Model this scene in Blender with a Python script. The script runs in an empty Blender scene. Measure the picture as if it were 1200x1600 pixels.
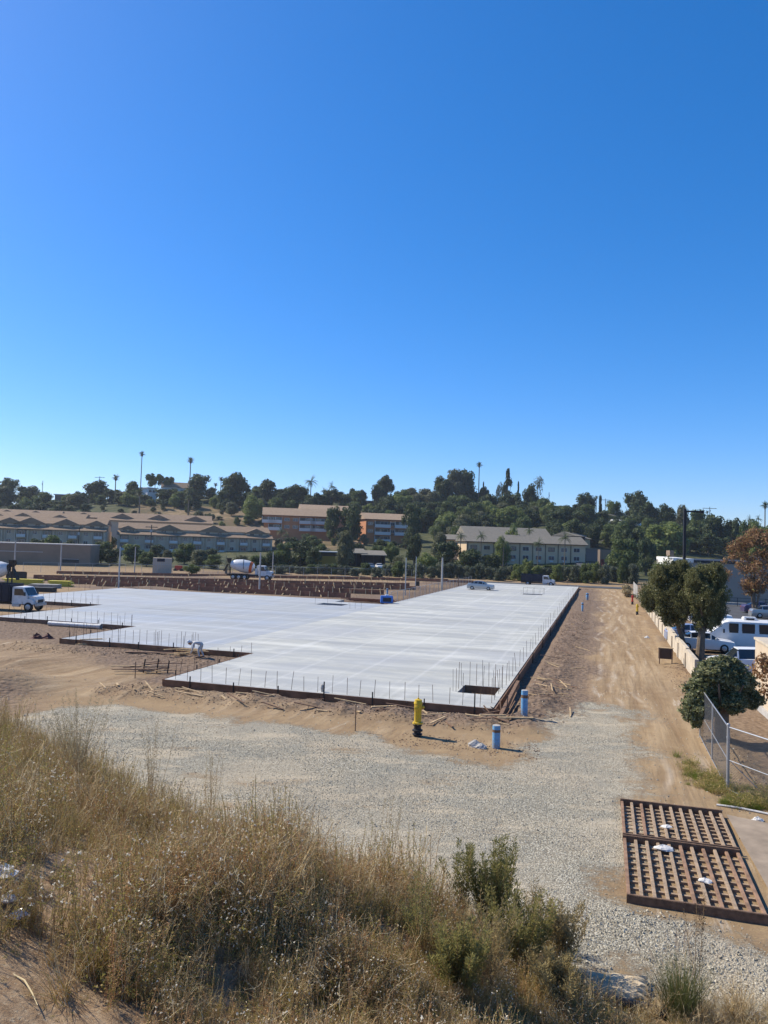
import bpy, math, random
import numpy as np
from mathutils import Vector, Matrix

SC = bpy.context.scene
COL = SC.collection
R = math.radians
rnd = random.Random(7)

# ------------------------------------------------------------------ camera
EYE = 7.6                                   # metres above the site
FPX = 1200.0
PITCH = math.atan(50 / 1200); ROLL = R(1.78)
CM = Matrix.Rotation(math.pi / 2 + PITCH, 3, 'X') @ Matrix.Rotation(ROLL, 3, 'Z')
cam = bpy.data.cameras.new('camera'); camo = bpy.data.objects.new('camera', cam)
COL.objects.link(camo); SC.camera = camo
camo.location = (0, 0, EYE); camo.rotation_euler = CM.to_euler()
cam.sensor_fit = 'VERTICAL'; cam.sensor_height = 36; cam.lens = 36 * FPX / 1600
cam.clip_start = 0.1; cam.clip_end = 20000

# ------------------------------------------------------------------ sky and sun
SUN_AZ = R(-64); SUN_EL = R(43)             # azimuth measured from +Y towards +X
world = bpy.data.worlds.new('World'); SC.world = world; world.use_nodes = True
wn = world.node_tree; wn.nodes.clear()
sky = wn.nodes.new('ShaderNodeTexSky'); sky.sky_type = 'NISHITA'; sky.sun_disc = False
sky.sun_elevation = SUN_EL; sky.sun_rotation = SUN_AZ
sky.altitude = 0; sky.air_density = 0.85; sky.dust_density = 0.4; sky.ozone_density = 8.0
bg = wn.nodes.new('ShaderNodeBackground'); bg.inputs['Strength'].default_value = 0.15
wo = wn.nodes.new('ShaderNodeOutputWorld')
sg = wn.nodes.new('ShaderNodeGamma'); sg.inputs[1].default_value = .87
sh = wn.nodes.new('ShaderNodeHueSaturation'); sh.inputs['Saturation'].default_value = 1.3
st = wn.nodes.new('ShaderNodeMix'); st.data_type = 'RGBA'; st.blend_type = 'MULTIPLY'; st.inputs[0].default_value = 1; st.inputs[7].default_value = (1.13, 1.04, 1.12, 1)
wn.links.new(sky.outputs[0], sg.inputs[0]); wn.links.new(sg.outputs[0], sh.inputs['Color']); wn.links.new(sh.outputs[0], st.inputs[6])
wn.links.new(st.outputs[2], bg.inputs['Color']); wn.links.new(bg.outputs[0], wo.inputs[0])
sl = bpy.data.lights.new('sun', 'SUN'); sl.energy = 4.7; sl.angle = R(0.53); sl.color = (1.0, 0.915, 0.76)
slo = bpy.data.objects.new('sun', sl); COL.objects.link(slo)
sd = Vector((math.sin(SUN_AZ) * math.cos(SUN_EL), math.cos(SUN_AZ) * math.cos(SUN_EL), math.sin(SUN_EL)))
slo.rotation_euler = (-sd).to_track_quat('-Z', 'Y').to_euler(); slo.location = sd * 60
SC.view_settings.view_transform = 'Standard'; SC.view_settings.look = 'None'
SC.view_settings.exposure = 0.43; SC.view_settings.gamma = 1; SC.view_settings.use_curve_mapping = False
SC.render.engine = 'CYCLES'

# ------------------------------------------------------------------ survey helpers
def ray(px, py):
    return CM @ Vector(((px - 600) / FPX, (800 - py) / FPX, -1))
def G(px, py, z=0.0):                       # where a sight line meets the level z
    d = ray(px, py); t = (z - EYE) / d.z
    return Vector((d.x * t, d.y * t, z))
def D(px, py, dist):                        # a sight line at a given distance ahead
    d = ray(px, py); t = dist / d.y
    return Vector((d.x * t, dist, EYE + d.z * t))
A0 = G(770, 1107, .35)
UD = Vector((.2766, .9610)); VD = Vector((-.9610, .2766))
SITE_RZ = math.atan2(UD.y, UD.x)            # rotation of the u axis
def UV(u, v, z=0.0):
    p = UD * u + VD * v
    return Vector((A0.x + p.x, A0.y + p.y, z))
def toUV(p):
    q = Vector((p[0] - A0.x, p[1] - A0.y)); return q.dot(UD), q.dot(VD)

# ------------------------------------------------------------------ object helpers
def tag(o, label=None, cat=None, group=None, kind=None):
    if label: o['label'] = label
    if cat: o['category'] = cat
    if group: o['group'] = group
    if kind: o['kind'] = kind
    return o
def empty(name, loc, label, cat, rz=0, group=None):
    o = bpy.data.objects.new(name, None); COL.objects.link(o)
    o.empty_display_size = .2
    o.location = loc; o.rotation_euler = (0, 0, rz)
    return tag(o, label, cat, group)
def link(name, me, parent=None, loc=None, rz=None, scale=None, label=None):
    o = bpy.data.objects.new(name, me); COL.objects.link(o)
    if parent: o.parent = parent
    if loc is not None: o.location = loc
    if rz is not None: o.rotation_euler = (0, 0, rz) if not hasattr(rz, '__len__') else rz
    if scale is not None: o.scale = scale if hasattr(scale, '__len__') else (scale,) * 3
    if label: o['label'] = label
    return o
def clone_tree(src, loc, rz=0, scale=1, label=None, group=None):
    c = src.copy(); COL.objects.link(c); c.location = loc; c.rotation_euler = (0, 0, rz)
    c.scale = scale if hasattr(scale, '__len__') else (scale,) * 3
    if label: c['label'] = label
    if group: c['group'] = group
    for ch in src.children:
        d = ch.copy(); COL.objects.link(d); d.parent = c
        for g in ch.children:
            e = g.copy(); COL.objects.link(e); e.parent = d
    return c

class MB:
    def __init__(s): s.v = []; s.f = []; s.m = []
    def add(s, vs, fs, mi=0):
        b = len(s.v); s.v += [tuple(p) for p in vs]
        for f in fs: s.f.append(tuple(b + i for i in f)); s.m.append(mi)
        return s
    def box(s, x0, x1, y0, y1, z0, z1, mi=0, M=None):
        vs = [Vector((x, y, z)) for x in (x0, x1) for y in (y0, y1) for z in (z0, z1)]
        if M: vs = [M @ p for p in vs]
        return s.add(vs, [(0, 1, 3, 2), (4, 6, 7, 5), (0, 4, 5, 1), (2, 3, 7, 6), (0, 2, 6, 4), (1, 5, 7, 3)], mi)
    def bar(s, a, b, w, h=None, mi=0, up=(0, 0, 1)):
        a = Vector(a); b = Vector(b); h = h or w
        d = (b - a); L = d.length; d.normalize()
        u = Vector(up)
        if abs(d.dot(u)) > .95: u = Vector((0, 1, 0))
        x = d.cross(u).normalized(); z = x.cross(d)
        vs = []
        for p in (a, b):
            for i, j in ((-1, -1), (1, -1), (1, 1), (-1, 1)):
                vs.append(p + x * i * w / 2 + z * j * h / 2)
        return s.add(vs, [(0, 3, 2, 1), (4, 5, 6, 7), (0, 1, 5, 4), (1, 2, 6, 5), (2, 3, 7, 6), (3, 0, 4, 7)], mi)
    def tube(s, pts, rad, n=8, mi=0, cap=True):
        pts = [Vector(p) for p in pts]
        if not hasattr(rad, '__len__'): rad = [rad] * len(pts)
        vs = []; fs = []
        t0 = (pts[1] - pts[0]).normalized()
        u = Vector((0, 0, 1)) if abs(t0.z) < .9 else Vector((1, 0, 0))
        for i, p in enumerate(pts):
            t = (pts[min(i + 1, len(pts) - 1)] - pts[max(i - 1, 0)]).normalized()
            x = t.cross(u).normalized(); y = t.cross(x).normalized()
            for k in range(n):
                a = 2 * math.pi * k / n
                vs.append(p + (x * math.cos(a) + y * math.sin(a)) * rad[i])
        for i in range(len(pts) - 1):
            for k in range(n):
                fs.append((i * n + k, i * n + (k + 1) % n, (i + 1) * n + (k + 1) % n, (i + 1) * n + k))
        if cap:
            fs.append(tuple(range(n))[::-1]); fs.append(tuple(range((len(pts) - 1) * n, len(pts) * n)))
        return s.add(vs, fs, mi)
    def lathe(s, prof, n=20, mi=0, M=None, cap=True):      # prof: (r, z)
        vs = []; fs = []
        for r, z in prof:
            for k in range(n):
                a = 2 * math.pi * k / n
                p = Vector((r * math.cos(a), r * math.sin(a), z)); vs.append(M @ p if M else p)
        for i in range(len(prof) - 1):
            for k in range(n):
                fs.append((i * n + k, i * n + (k + 1) % n, (i + 1) * n + (k + 1) % n, (i + 1) * n + k))
        if cap:
            fs.append(tuple(range(n))[::-1]); fs.append(tuple(range((len(prof) - 1) * n, len(prof) * n)))
        return s.add(vs, fs, mi)
    def prism(s, poly, z0, z1, mi=0, M=None):
        n = len(poly)
        vs = [Vector((p[0], p[1], z0)) for p in poly] + [Vector((p[0], p[1], z1)) for p in poly]
        if M: vs = [M @ p for p in vs]
        fs = [tuple(range(n))[::-1], tuple(range(n, 2 * n))] + [(i, (i + 1) % n, n + (i + 1) % n, n + i) for i in range(n)]
        return s.add(vs, fs, mi)
    def side(s, prof, y0, y1, mi=0):                        # prof in (x, z), swept along y
        n = len(prof)
        vs = [Vector((p[0], y0, p[1])) for p in prof] + [Vector((p[0], y1, p[1])) for p in prof]
        fs = [tuple(range(n)), tuple(range(n, 2 * n))[::-1]] + [(i, n + i, n + (i + 1) % n, (i + 1) % n) for i in range(n)]
        return s.add(vs, fs, mi)
    def mesh(s, name, mats, smooth=False, bevel=0):
        me = bpy.data.meshes.new(name); me.from_pydata(s.v, [], s.f)
        for m in (mats if isinstance(mats, (list, tuple)) else [mats]): me.materials.append(m)
        if any(s.m): me.polygons.foreach_set('material_index', s.m)
        import bmesh
        bm = bmesh.new(); bm.from_mesh(me)
        if bevel:
            bmesh.ops.bevel(bm, geom=[e for e in bm.edges if len(e.link_faces) == 2 and e.calc_face_angle(0) > .5], offset=bevel, segments=2, affect='EDGES', clamp_overlap=True)
        bmesh.ops.recalc_face_normals(bm, faces=bm.faces)
        bm.to_mesh(me); bm.free()
        if smooth:
            me.polygons.foreach_set('use_smooth', [True] * len(me.polygons))
            me.set_sharp_from_angle(angle=R(35))
        me.update(); return me
    def build(s, name, mats, parent=None, label=None, smooth=False, bevel=0, **k):
        return link(name, s.mesh(name, mats, smooth, bevel), parent, label=label, **k)

def npmesh(name, V, F, mats, mi=None, smooth=False):        # F: (n,3) or (n,4)
    V = np.asarray(V, np.float32); F = np.asarray(F, np.int32); k = F.shape[1]
    me = bpy.data.meshes.new(name)
    me.vertices.add(len(V)); me.vertices.foreach_set('co', V.ravel())
    me.loops.add(F.size); me.loops.foreach_set('vertex_index', F.ravel())
    me.polygons.add(len(F)); me.polygons.foreach_set('loop_start', np.arange(len(F), dtype=np.int32) * k)
    for m in (mats if isinstance(mats, (list, tuple)) else [mats]): me.materials.append(m)
    if mi is not None: me.polygons.foreach_set('material_index', np.asarray(mi, np.int32))
    if smooth: me.polygons.foreach_set('use_smooth', np.ones(len(F), bool))
    me.update(calc_edges=True); me.validate(); return me

# ------------------------------------------------------------------ material helpers
class NT:
    def __init__(s, name):
        s.m = bpy.data.materials.new(name); s.m.use_nodes = True
        s.t = s.m.node_tree; s.t.nodes.clear()
        s.o = s.t.nodes.new('ShaderNodeOutputMaterial')
        s.b = s.t.nodes.new('ShaderNodeBsdfPrincipled'); s.t.links.new(s.b.outputs[0], s.o.inputs[0])
    def n(s, ty, **k):
        x = s.t.nodes.new(ty)
        for a, b in k.items(): setattr(x, a, b)
        return x
    def put(s, sock, val):
        if isinstance(val, bpy.types.NodeSocket): s.t.links.new(val, sock)
        elif isinstance(val, tuple) and len(val) == 3 and sock.type == 'RGBA': sock.default_value = (*val, 1)
        else: sock.default_value = val
    def coord(s, k='Object'): return s.n('ShaderNodeTexCoord').outputs[k]
    def map(s, v, sc=(1, 1, 1), rot=(0, 0, 0), loc=(0, 0, 0)):
        x = s.n('ShaderNodeMapping'); s.put(x.inputs[0], v)
        x.inputs['Scale'].default_value = sc; x.inputs['Rotation'].default_value = rot; x.inputs['Location'].default_value = loc
        return x.outputs[0]
    def noise(s, v, scale, det=3, rough=.55, dist=0, out=0):
        x = s.n('ShaderNodeTexNoise'); s.put(x.inputs['Vector'], v)
        x.inputs['Scale'].default_value = scale; x.inputs['Detail'].default_value = det
        x.inputs['Roughness'].default_value = rough; x.inputs['Distortion'].default_value = dist
        return x.outputs[out]
    def vor(s, v, scale, feat='F1', out='Distance', rand=1):
        x = s.n('ShaderNodeTexVoronoi', feature=feat); s.put(x.inputs['Vector'], v); x.inputs['Scale'].default_value = scale
        x.inputs['Randomness'].default_value = rand
        return x.outputs[out]
    def wave(s, v, scale, dist=2, det=2, axis='X', ds=1):
        x = s.n('ShaderNodeTexWave', bands_direction=axis); s.put(x.inputs['Vector'], v)
        x.inputs['Scale'].default_value = scale; x.inputs['Distortion'].default_value = dist; x.inputs['Detail'].default_value = det
        x.inputs['Detail Scale'].default_value = ds
        return x.outputs['Fac']
    def ramp(s, f, stops):
        x = s.n('ShaderNodeValToRGB'); s.put(x.inputs[0], f)
        e = x.color_ramp.elements
        while len(e) < len(stops): e.new(.5)
        for i, (p, c) in enumerate(stops):
            e[i].position = p; e[i].color = (*c, 1) if hasattr(c, '__len__') else (c, c, c, 1)
        return x.outputs[0]
    def mix(s, f, a, b, mode='MIX'):
        x = s.n('ShaderNodeMix', data_type='RGBA', blend_type=mode)
        s.put(x.inputs[0], f); s.put(x.inputs[6], a); s.put(x.inputs[7], b); return x.outputs[2]
    def math(s, op, a, b=0.0, c=None, clamp=False):
        x = s.n('ShaderNodeMath', operation=op, use_clamp=clamp); s.put(x.inputs[0], a); s.put(x.inputs[1], b)
        if c is not None: s.put(x.inputs[2], c)
        return x.outputs[0]
    def attr(s, name, out='Color', ty='GEOMETRY'): return s.n('ShaderNodeAttribute', attribute_name=name, attribute_type=ty).outputs[out]
    def sep(s, v): x = s.n('ShaderNodeSeparateXYZ'); s.put(x.inputs[0], v); return x.outputs
    def rand(s): return s.n('ShaderNodeObjectInfo').outputs['Random']
    def bump(s, h, st=.5, d=.02, prev=None):
        x = s.n('ShaderNodeBump'); s.put(x.inputs['Height'], h); x.inputs['Strength'].default_value = st; x.inputs['Distance'].default_value = d
        if prev: s.put(x.inputs['Normal'], prev)
        return x.outputs[0]
    def fin(s, col, rough=.9, normal=None, metal=0, spec=.3, **k):
        s.put(s.b.inputs['Base Color'], col); s.put(s.b.inputs['Roughness'], rough); s.put(s.b.inputs['Metallic'], metal)
        s.b.inputs['Specular IOR Level'].default_value = spec
        if normal: s.put(s.b.inputs['Normal'], normal)
        for a, b in k.items(): s.put(s.b.inputs[a], b)
        return s.m

def simple(name, col, rough=.8, metal=0, var=.15, scale=6, bump=0, spec=.3, grime=0, **k):
    n = NT(name); v = n.coord('Object'); f = n.noise(v, scale, 4)
    lo = tuple(c * (1 - var) for c in col); hi = tuple(min(1, c * (1 + var)) for c in col)
    c = n.mix(n.math('MULTIPLY', n.ramp(f, [(.3, 0.), (.7, 1.)]), 1.0), lo, hi)
    if grime:      # dust and scuffs, heavier near the foot
        z = n.sep(v)[2]; g = n.math('ADD', n.noise(v, scale * 1.6, 6, .75), n.math('MULTIPLY', n.math('SUBTRACT', .45, z, clamp=True), .5))
        c = n.mix(n.ramp(g, [(.52, 0.), (.70, grime)]), c, (.30, .22, .15))
    return n.fin(c, rough, n.bump(n.noise(v, scale * 5, 4), bump, .02) if bump else None, metal, spec, **k)

def leafmat(name, a, b, trans=.3, tip=None):
    n = NT(name); v = n.coord('Object')
    f = n.ramp(n.noise(v, .9, 4, .7), [(.35, 0.), (.65, 1.)])
    c = n.mix(f, a, b)
    c = n.mix(n.math('MULTIPLY', n.rand(), .35), c, tuple(x * .55 for x in a))
    if tip: c = n.mix(n.ramp(n.noise(v, 14, 2, .5), [(.6, 0.), (.68, 1.)]), c, tip)
    n.put(n.b.inputs['Base Color'], c); n.b.inputs['Roughness'].default_value = .6; n.b.inputs['Specular IOR Level'].default_value = .25
    t = n.n('ShaderNodeBsdfTranslucent'); n.put(t.inputs[0], n.mix(.5, c, (.25, .3, .05), 'ADD') if False else c)
    mx = n.n('ShaderNodeMixShader'); mx.inputs[0].default_value = trans
    n.t.links.new(n.b.outputs[0], mx.inputs[1]); n.t.links.new(t.outputs[0], mx.inputs[2]); n.t.links.new(mx.outputs[0], n.o.inputs[0])
    return n.m

MT = {}
MT['steel'] = simple('galvanised_steel', (.42, .43, .44), .45, .7, .1, 20)
MT['rust'] = simple('rusty_steel', (.16, .10, .065), .85, .1, .35, 7, .3)
MT['rebar'] = simple('rusty_rebar', (.13, .085, .06), .8, .3, .2, 30)
MT['stake'] = simple('dark_steel_stake', (.05, .045, .04), .7, .3, .2, 20)
MT['black'] = simple('black_paint', (.02, .02, .024), .5, 0, .1)
MT['rubber'] = simple('tyre_rubber', (.018, .018, .018), .85, 0, .1)
MT['white'] = simple('white_paint', (.66, .66, .65), .4, 0, .08, 2, 0, .5, grime=.5)
MT['vanwhite'] = simple('white_van_paint', (.78, .78, .78), .28, 0, .04, 3, 0, .5)
MT['glass'] = simple('dark_glass', (.02, .025, .03), .08, 0, .0, 1, 0, .8)
MT['wglass'] = simple('window_glass', (.045, .055, .07), .12, 0, .2, .3, 0, .8)
MT['chrome'] = simple('bright_metal', (.6, .6, .6), .25, .9, .05)
MT['silver'] = simple('silver_car_paint', (.38, .40, .42), .3, .6, .04, 2, 0, .5)
MT['purple'] = simple('dusty_purple_car_paint', (.10, .08, .16), .3, .4, .05, 2, 0, .5)
MT['bluecar'] = simple('pale_blue_car_paint', (.30, .36, .50), .3, .3, .05, 2, 0, .5)
MT['navy'] = simple('navy_dump_body', (.012, .015, .03), .5, .1, .2, 4)
MT['yellow'] = simple('yellow_hydrant_paint', (.60, .41, .03), .6, 0, .2, 9, .15, grime=.6)
MT['red'] = simple('faded_red_paint', (.42, .04, .025), .55, 0, .2, 8)
MT['orange'] = simple('orange_paint', (.68, .13, .025), .5, 0, .15, 5)
MT['blue'] = simple('pale_blue_pipe_paint', (.14, .35, .58), .6, 0, .2, 8, .1, grime=.6)
MT['blue2'] = simple('bright_blue_paint', (.04, .16, .50), .45, 0, .15, 4)
MT['wood'] = simple('pale_pine_wood', (.50, .36, .20), .85, 0, .3, 5, .2)
MT['wood2'] = simple('weathered_dark_wood', (.20, .12, .075), .9, 0, .3, 5, .2)
MT['form'] = simple('brown_form_plywood', (.20, .105, .055), .8, 0, .35, 1.6, .1)
MT['redform'] = simple('reddish_form_board', (.27, .12, .07), .85, 0, .3, 1.2, .1)
MT['pvc'] = simple('white_pvc', (.62, .62, .60), .5, 0, .1, 3, grime=.5)
MT['conc'] = simple('grey_concrete', (.42, .40, .37), .9, 0, .15, 2, .3)
MT['wallc'] = simple('cream_wall_concrete', (.50, .43, .33), .9, 0, .18, 1.3, .25)
MT['yellowp'] = simple('worn_yellow_edge_paint', (.60, .43, .13), .85, 0, .4, 9, .1)
MT['cloth'] = simple('dirty_white_cloth', (.62, .60, .56), .9, 0, .12, 5, .3)
MT['tarp'] = simple('cream_plastic_sack', (.46, .37, .25), .9, 0, .25, 4, .2, .1)
MT['blackpl'] = simple('black_plastic', (.015, .015, .017), .35, 0, .2, 5, .2)
MT['skin'] = simple('skin', (.35, .2, .13), .6, 0, .05)
MT['bark'] = simple('grey_brown_bark', (.16, .12, .085), .95, 0, .3, 4, .6)
MT['palmbark'] = simple('palm_trunk_bark', (.17, .135, .10), .95, 0, .25, 3, .5)

L_DARK = leafmat('dark_evergreen_leaves', (.05, .072, .026), (.11, .14, .05), .35)
L_MID = leafmat('mid_green_leaves', (.085, .12, .035), (.165, .205, .065), .4)
L_LIGHT = leafmat('light_green_leaves', (.14, .18, .045), (.25, .29, .09), .42)
L_OLIVE = leafmat('olive_grey_leaves', (.105, .115, .055), (.20, .20, .105), .35)
L_FICUS = leafmat('glossy_ficus_leaves', (.085, .095, .03), (.25, .24, .095), .4, (.50, .45, .26))
L_MAG = leafmat('broad_grey_green_leaves', (.12, .14, .05), (.31, .31, .16), .35, (.62, .58, .42))
L_BROWN = leafmat('brown_autumn_leaves', (.22, .12, .055), (.40, .23, .12), .35, (.24, .25, .07))
L_OLEAN = leafmat('oleander_leaves', (.06, .085, .04), (.13, .15, .08), .3, (.6, .55, .48))
L_PALM = leafmat('palm_frond_leaves', (.055, .08, .03), (.12, .15, .06), .3)
# ------------------------------------------------------------------ terrain
def sdist(P, poly):
    """signed distance (positive inside) of points P (n,2) to a polygon"""
    poly = np.asarray(poly, float); n = len(poly)
    d = np.full(len(P), 1e9); ins = np.zeros(len(P), bool)
    for i in range(n):
        a = poly[i]; b = poly[(i + 1) % n]; e = b - a; w = P - a
        t = np.clip((w @ e) / (e @ e + 1e-12), 0, 1)
        q = w - t[:, None] * e
        d = np.minimum(d, (q * q).sum(1))
        c = ((a[1] > P[:, 1]) != (b[1] > P[:, 1]))
        with np.errstate(divide='ignore', invalid='ignore'):
            xi = a[0] + (P[:, 1] - a[1]) * (b[0] - a[0]) / (b[1] - a[1] if b[1] != a[1] else 1e-9)
        ins ^= c & (P[:, 0] < xi)
    return np.where(ins, 1, -1) * np.sqrt(d)
_rs = np.random.RandomState(5)
_perm = _rs.rand(256, 256)
def vnoise(x, y, s):
    x = np.asarray(x) * s + 1000.3; y = np.asarray(y) * s + 1000.7
    xi = np.floor(x).astype(int); yi = np.floor(y).astype(int); fx = x - xi; fy = y - yi
    fx = fx * fx * (3 - 2 * fx); fy = fy * fy * (3 - 2 * fy)
    g = lambda a, b: _perm[a % 256, b % 256]
    return (g(xi, yi) * (1 - fx) + g(xi + 1, yi) * fx) * (1 - fy) + (g(xi, yi + 1) * (1 - fx) + g(xi + 1, yi + 1) * fx) * fy - .5
def fnoise(x, y, s, o=4):
    r = 0; a = 1.
    for k in range(o): r = r + a * vnoise(x + 17 * k, y - 31 * k, s * 2 ** k); a *= .5
    return r
def smooth(a, b, x): t = np.clip((x - a) / (b - a), 0, 1); return t * t * (3 - 2 * t)
def GP(pts, z=0): return [tuple(G(x, y, z)[:2]) for x, y in pts]

TOE = GP([(-160, 1090), (-40, 1112), (60, 1150), (150, 1205), (260, 1255), (400, 1345), (560, 1395), (700, 1440), (860, 1500), (930, 1570), (985, 1650)])
BANK = TOE + [(3.6, 9.5), (5.2, 6.5), (7.5, 2), (12, -40), (-90, -40), (-90, 30)]
GRAVEL = GP([(-60, 1130), (40, 1118), (120, 1104), (200, 1102), (300, 1120), (440, 1132), (560, 1152), (640, 1168), (720, 1184), (790, 1196), (850, 1184), (858, 1150),
             (880, 1120), (920, 1100), (985, 1112), (1000, 1135), (975, 1160), (962, 1190), (985, 1222), (990, 1250), (985, 1300), (978, 1400),
             (1015, 1432), (1090, 1465), (1200, 1495), (1300, 1515), (1300, 1570), (1150, 1562), (1050, 1528), (990, 1478), (935, 1462), (895, 1550), (700, 1500), (400, 1420), (200, 1300), (0, 1180), (-100, 1130)])
SLAB_R = [(0, 0), (0, 16.8), (10.5, 16.8), (10.5, 20.4), (54.5, 20.4), (122, 20.4), (122, 0)]
SLAB_L = [(10.5, 20.4), (10.5, 31.5), (19.5, 31.5), (19.5, 45.6), (34.5, 45.6), (34.5, 60), (57.5, 60), (58, 27), (54.5, 27), (54.5, 20.4)]
HD = [-1e4, 165, 200, 230, 260, 300, 350, 420, 500, 800, 1e5]
HC = [(-1.0, [0, 0, .5, 1.5, 2, 5, 11, 19, 20, 10, 0]), (-.5, [0, 0, .5, 1.5, 2, 6, 13, 22, 23, 12, 0]), (-.25, [0, 0, .5, 1.5, 2.5, 8, 18, 29, 30, 12, 0]),
      (0, [0, 0, .5, 2, 4, 8.5, 18, 30, 31, 12, 0]), (.25, [0, 0, 1, 3.4, 6, 11, 19, 27, 28, 12, 0]), (.45, [0, 0, .5, 1.5, 3, 6, 10, 14, 15, 8, 0]), (1.0, [0, 0, .5, 1, 2, 5, 8, 12, 13, 8, 0])]
def TZ(x, y):
    x = np.atleast_1d(np.asarray(x, float)); y = np.atleast_1d(np.asarray(y, float))
    t = np.clip(x / np.maximum(y, 60), -.999, .999)
    z = np.zeros_like(x)
    prof = [np.interp(y, HD, h) for _, h in HC]
    for i in range(len(HC) - 1):
        a, b = HC[i][0], HC[i + 1][0]; m = (t >= a) & (t < b); f = (t - a) / (b - a)
        z = np.where(m, prof[i] * (1 - f) + prof[i + 1] * f, z)
    far = smooth(200, 300, y)
    z = z + far * fnoise(x, y, 1 / 60., 3) * 5
    P = np.stack([x, y], 1)
    near = y < 175
    if near.any():
        q = P[near]; nz = np.zeros(len(q))
        d = sdist(q, BANK)
        nz += np.clip(6.1 * (1 - np.exp(-np.maximum(d, 0) * .088)) * 1.0, 0, 6.1) * smooth(-.2, 1.0, d) + smooth(.5, 2, d) * fnoise(q[:, 0], q[:, 1], .5, 4) * .35
        u = (q[:, 0] - A0.x) * UD.x + (q[:, 1] - A0.y) * UD.y; v = (q[:, 0] - A0.x) * VD.x + (q[:, 1] - A0.y) * VD.y
        flat = 1 - smooth(-.5, .5, d)
        nz += flat * fnoise(q[:, 0], q[:, 1], .25, 4) * .07
        # rough spoil along the slab front and right edge
        sp = smooth(-3.6, -2.2, u) * (1 - smooth(-1.0, -.2, u)) * smooth(-3, -1, v) * (1 - smooth(17, 21, v))
        nz += sp * (np.abs(fnoise(q[:, 0], q[:, 1], .7, 5)) * .45 + .09)
        sp2 = smooth(-3.4, -2.0, v) * (1 - smooth(-1.1, -.5, v)) * smooth(-2, 1, u) * (1 - smooth(118, 124, u))
        nz += sp2 * (np.abs(fnoise(q[:, 0], q[:, 1], .6, 5)) * .5 + .04)
        nz -= smooth(-1.1, -.5, v) * (1 - smooth(-.1, .1, v)) * smooth(-.5, 1, u) * (1 - smooth(120, 122, u)) * .22
        # left recesses: spoil in front of the stepped edge
        sp3 = smooth(6.2, 7.4, u) * (1 - smooth(9.2, 10.2, u)) * smooth(18, 19, v) * (1 - smooth(33, 36, v))
        nz += sp3 * np.abs(fnoise(q[:, 0], q[:, 1], .8, 4)) * .35
        # right verge: bank of loose soil along the wall
        sp4 = smooth(-8.6, -9.6, v) * smooth(-9, -4, u) * (1 - smooth(60, 90, u))
        nz += (1 - smooth(-9.8, -8.2, v)) * smooth(-10.4, -9.6, v) * smooth(-9, -5, u) * (np.abs(fnoise(q[:, 0], q[:, 1], .8, 4)) * .35 + .1)
        # ground under the slabs stays below them
        ds = np.maximum(sdist(np.stack([u, v], 1), SLAB_R), sdist(np.stack([u, v], 1), SLAB_L))
        nz = np.where(ds > -.05, np.minimum(nz, -.02), nz)
        # mounds in the unfinished field
        for cx, cy, r, h in MOUNDS: nz += h * np.exp(-((q[:, 0] - cx) ** 2 + (q[:, 1] - cy) ** 2) / r ** 2)
        z[near] += nz
    return z
MOUNDS = []
for px, py, r, h in ((240, 920.5, 4, .45), (205, 922, 2, .3), (120, 922, 2, .3), (350, 901, 4, .4), (18, 1040, 2.2, .5), (-10, 1075, 2.5, .9)):
    g = G(px, py); MOUNDS.append((g.x, g.y, r, h))
def tz(x, y): return float(TZ([x], [y])[0])
def on(p, dz=0): return Vector((p[0], p[1], tz(p[0], p[1]) + dz))
def surf(px, py, y0=None):
    """where a sight line meets the ground (for placing things that stand on it)"""
    d = ray(px, py); ts = np.concatenate([np.linspace(3, 60, 500), np.linspace(60, 500, 800)])
    X = d.x * ts; Y = d.y * ts; Z = EYE + d.z * ts
    m = np.nonzero(Z - TZ(X, Y) < 0)[0]
    k = m[0] if len(m) else -1
    return Vector((X[k], Y[k], TZ([X[k]], [Y[k]])[0]))

def grow(a, b, s0, k, sgn):                     # spacing grows from s0 by factor k
    out = []; s = s0; x = a
    while (x < b if sgn > 0 else x > b):
        s *= k; x += sgn * s; out.append(x)
    return out
xs = sorted(grow(-22, -9000, .2, 1.06, -1)[::-1] + list(np.arange(-22, 20, .2)) + grow(19.9, 9000, .2, 1.06, 1))
ys = sorted(grow(2, -700, .4, 1.12, -1)[::-1] + list(np.arange(2, 44, .2)) + grow(43.9, 9000, .2, 1.035, 1))
NX, NY = len(xs), len(ys)
XX, YY = np.meshgrid(xs, ys); X = XX.ravel(); Y = YY.ravel()
Z = TZ(X, Y)
P2 = np.stack([X, Y], 1)
U_ = (X - A0.x) * UD.x + (Y - A0.y) * UD.y; V_ = (X - A0.x) * VD.x + (Y - A0.y) * VD.y
UVs = np.stack([U_, V_], 1)
w1 = fnoise(X, Y, .35, 4); w2 = fnoise(X + 50, Y, .12, 3)
a_bank = smooth(-.25, .5, sdist(P2, BANK) + w1 * .5)
a_grav = smooth(-2.4, 1.6, sdist(P2, GRAVEL) + w1 * 2.2) * (1 - a_bank)
a_hill = smooth(172, 195, Y)
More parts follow.
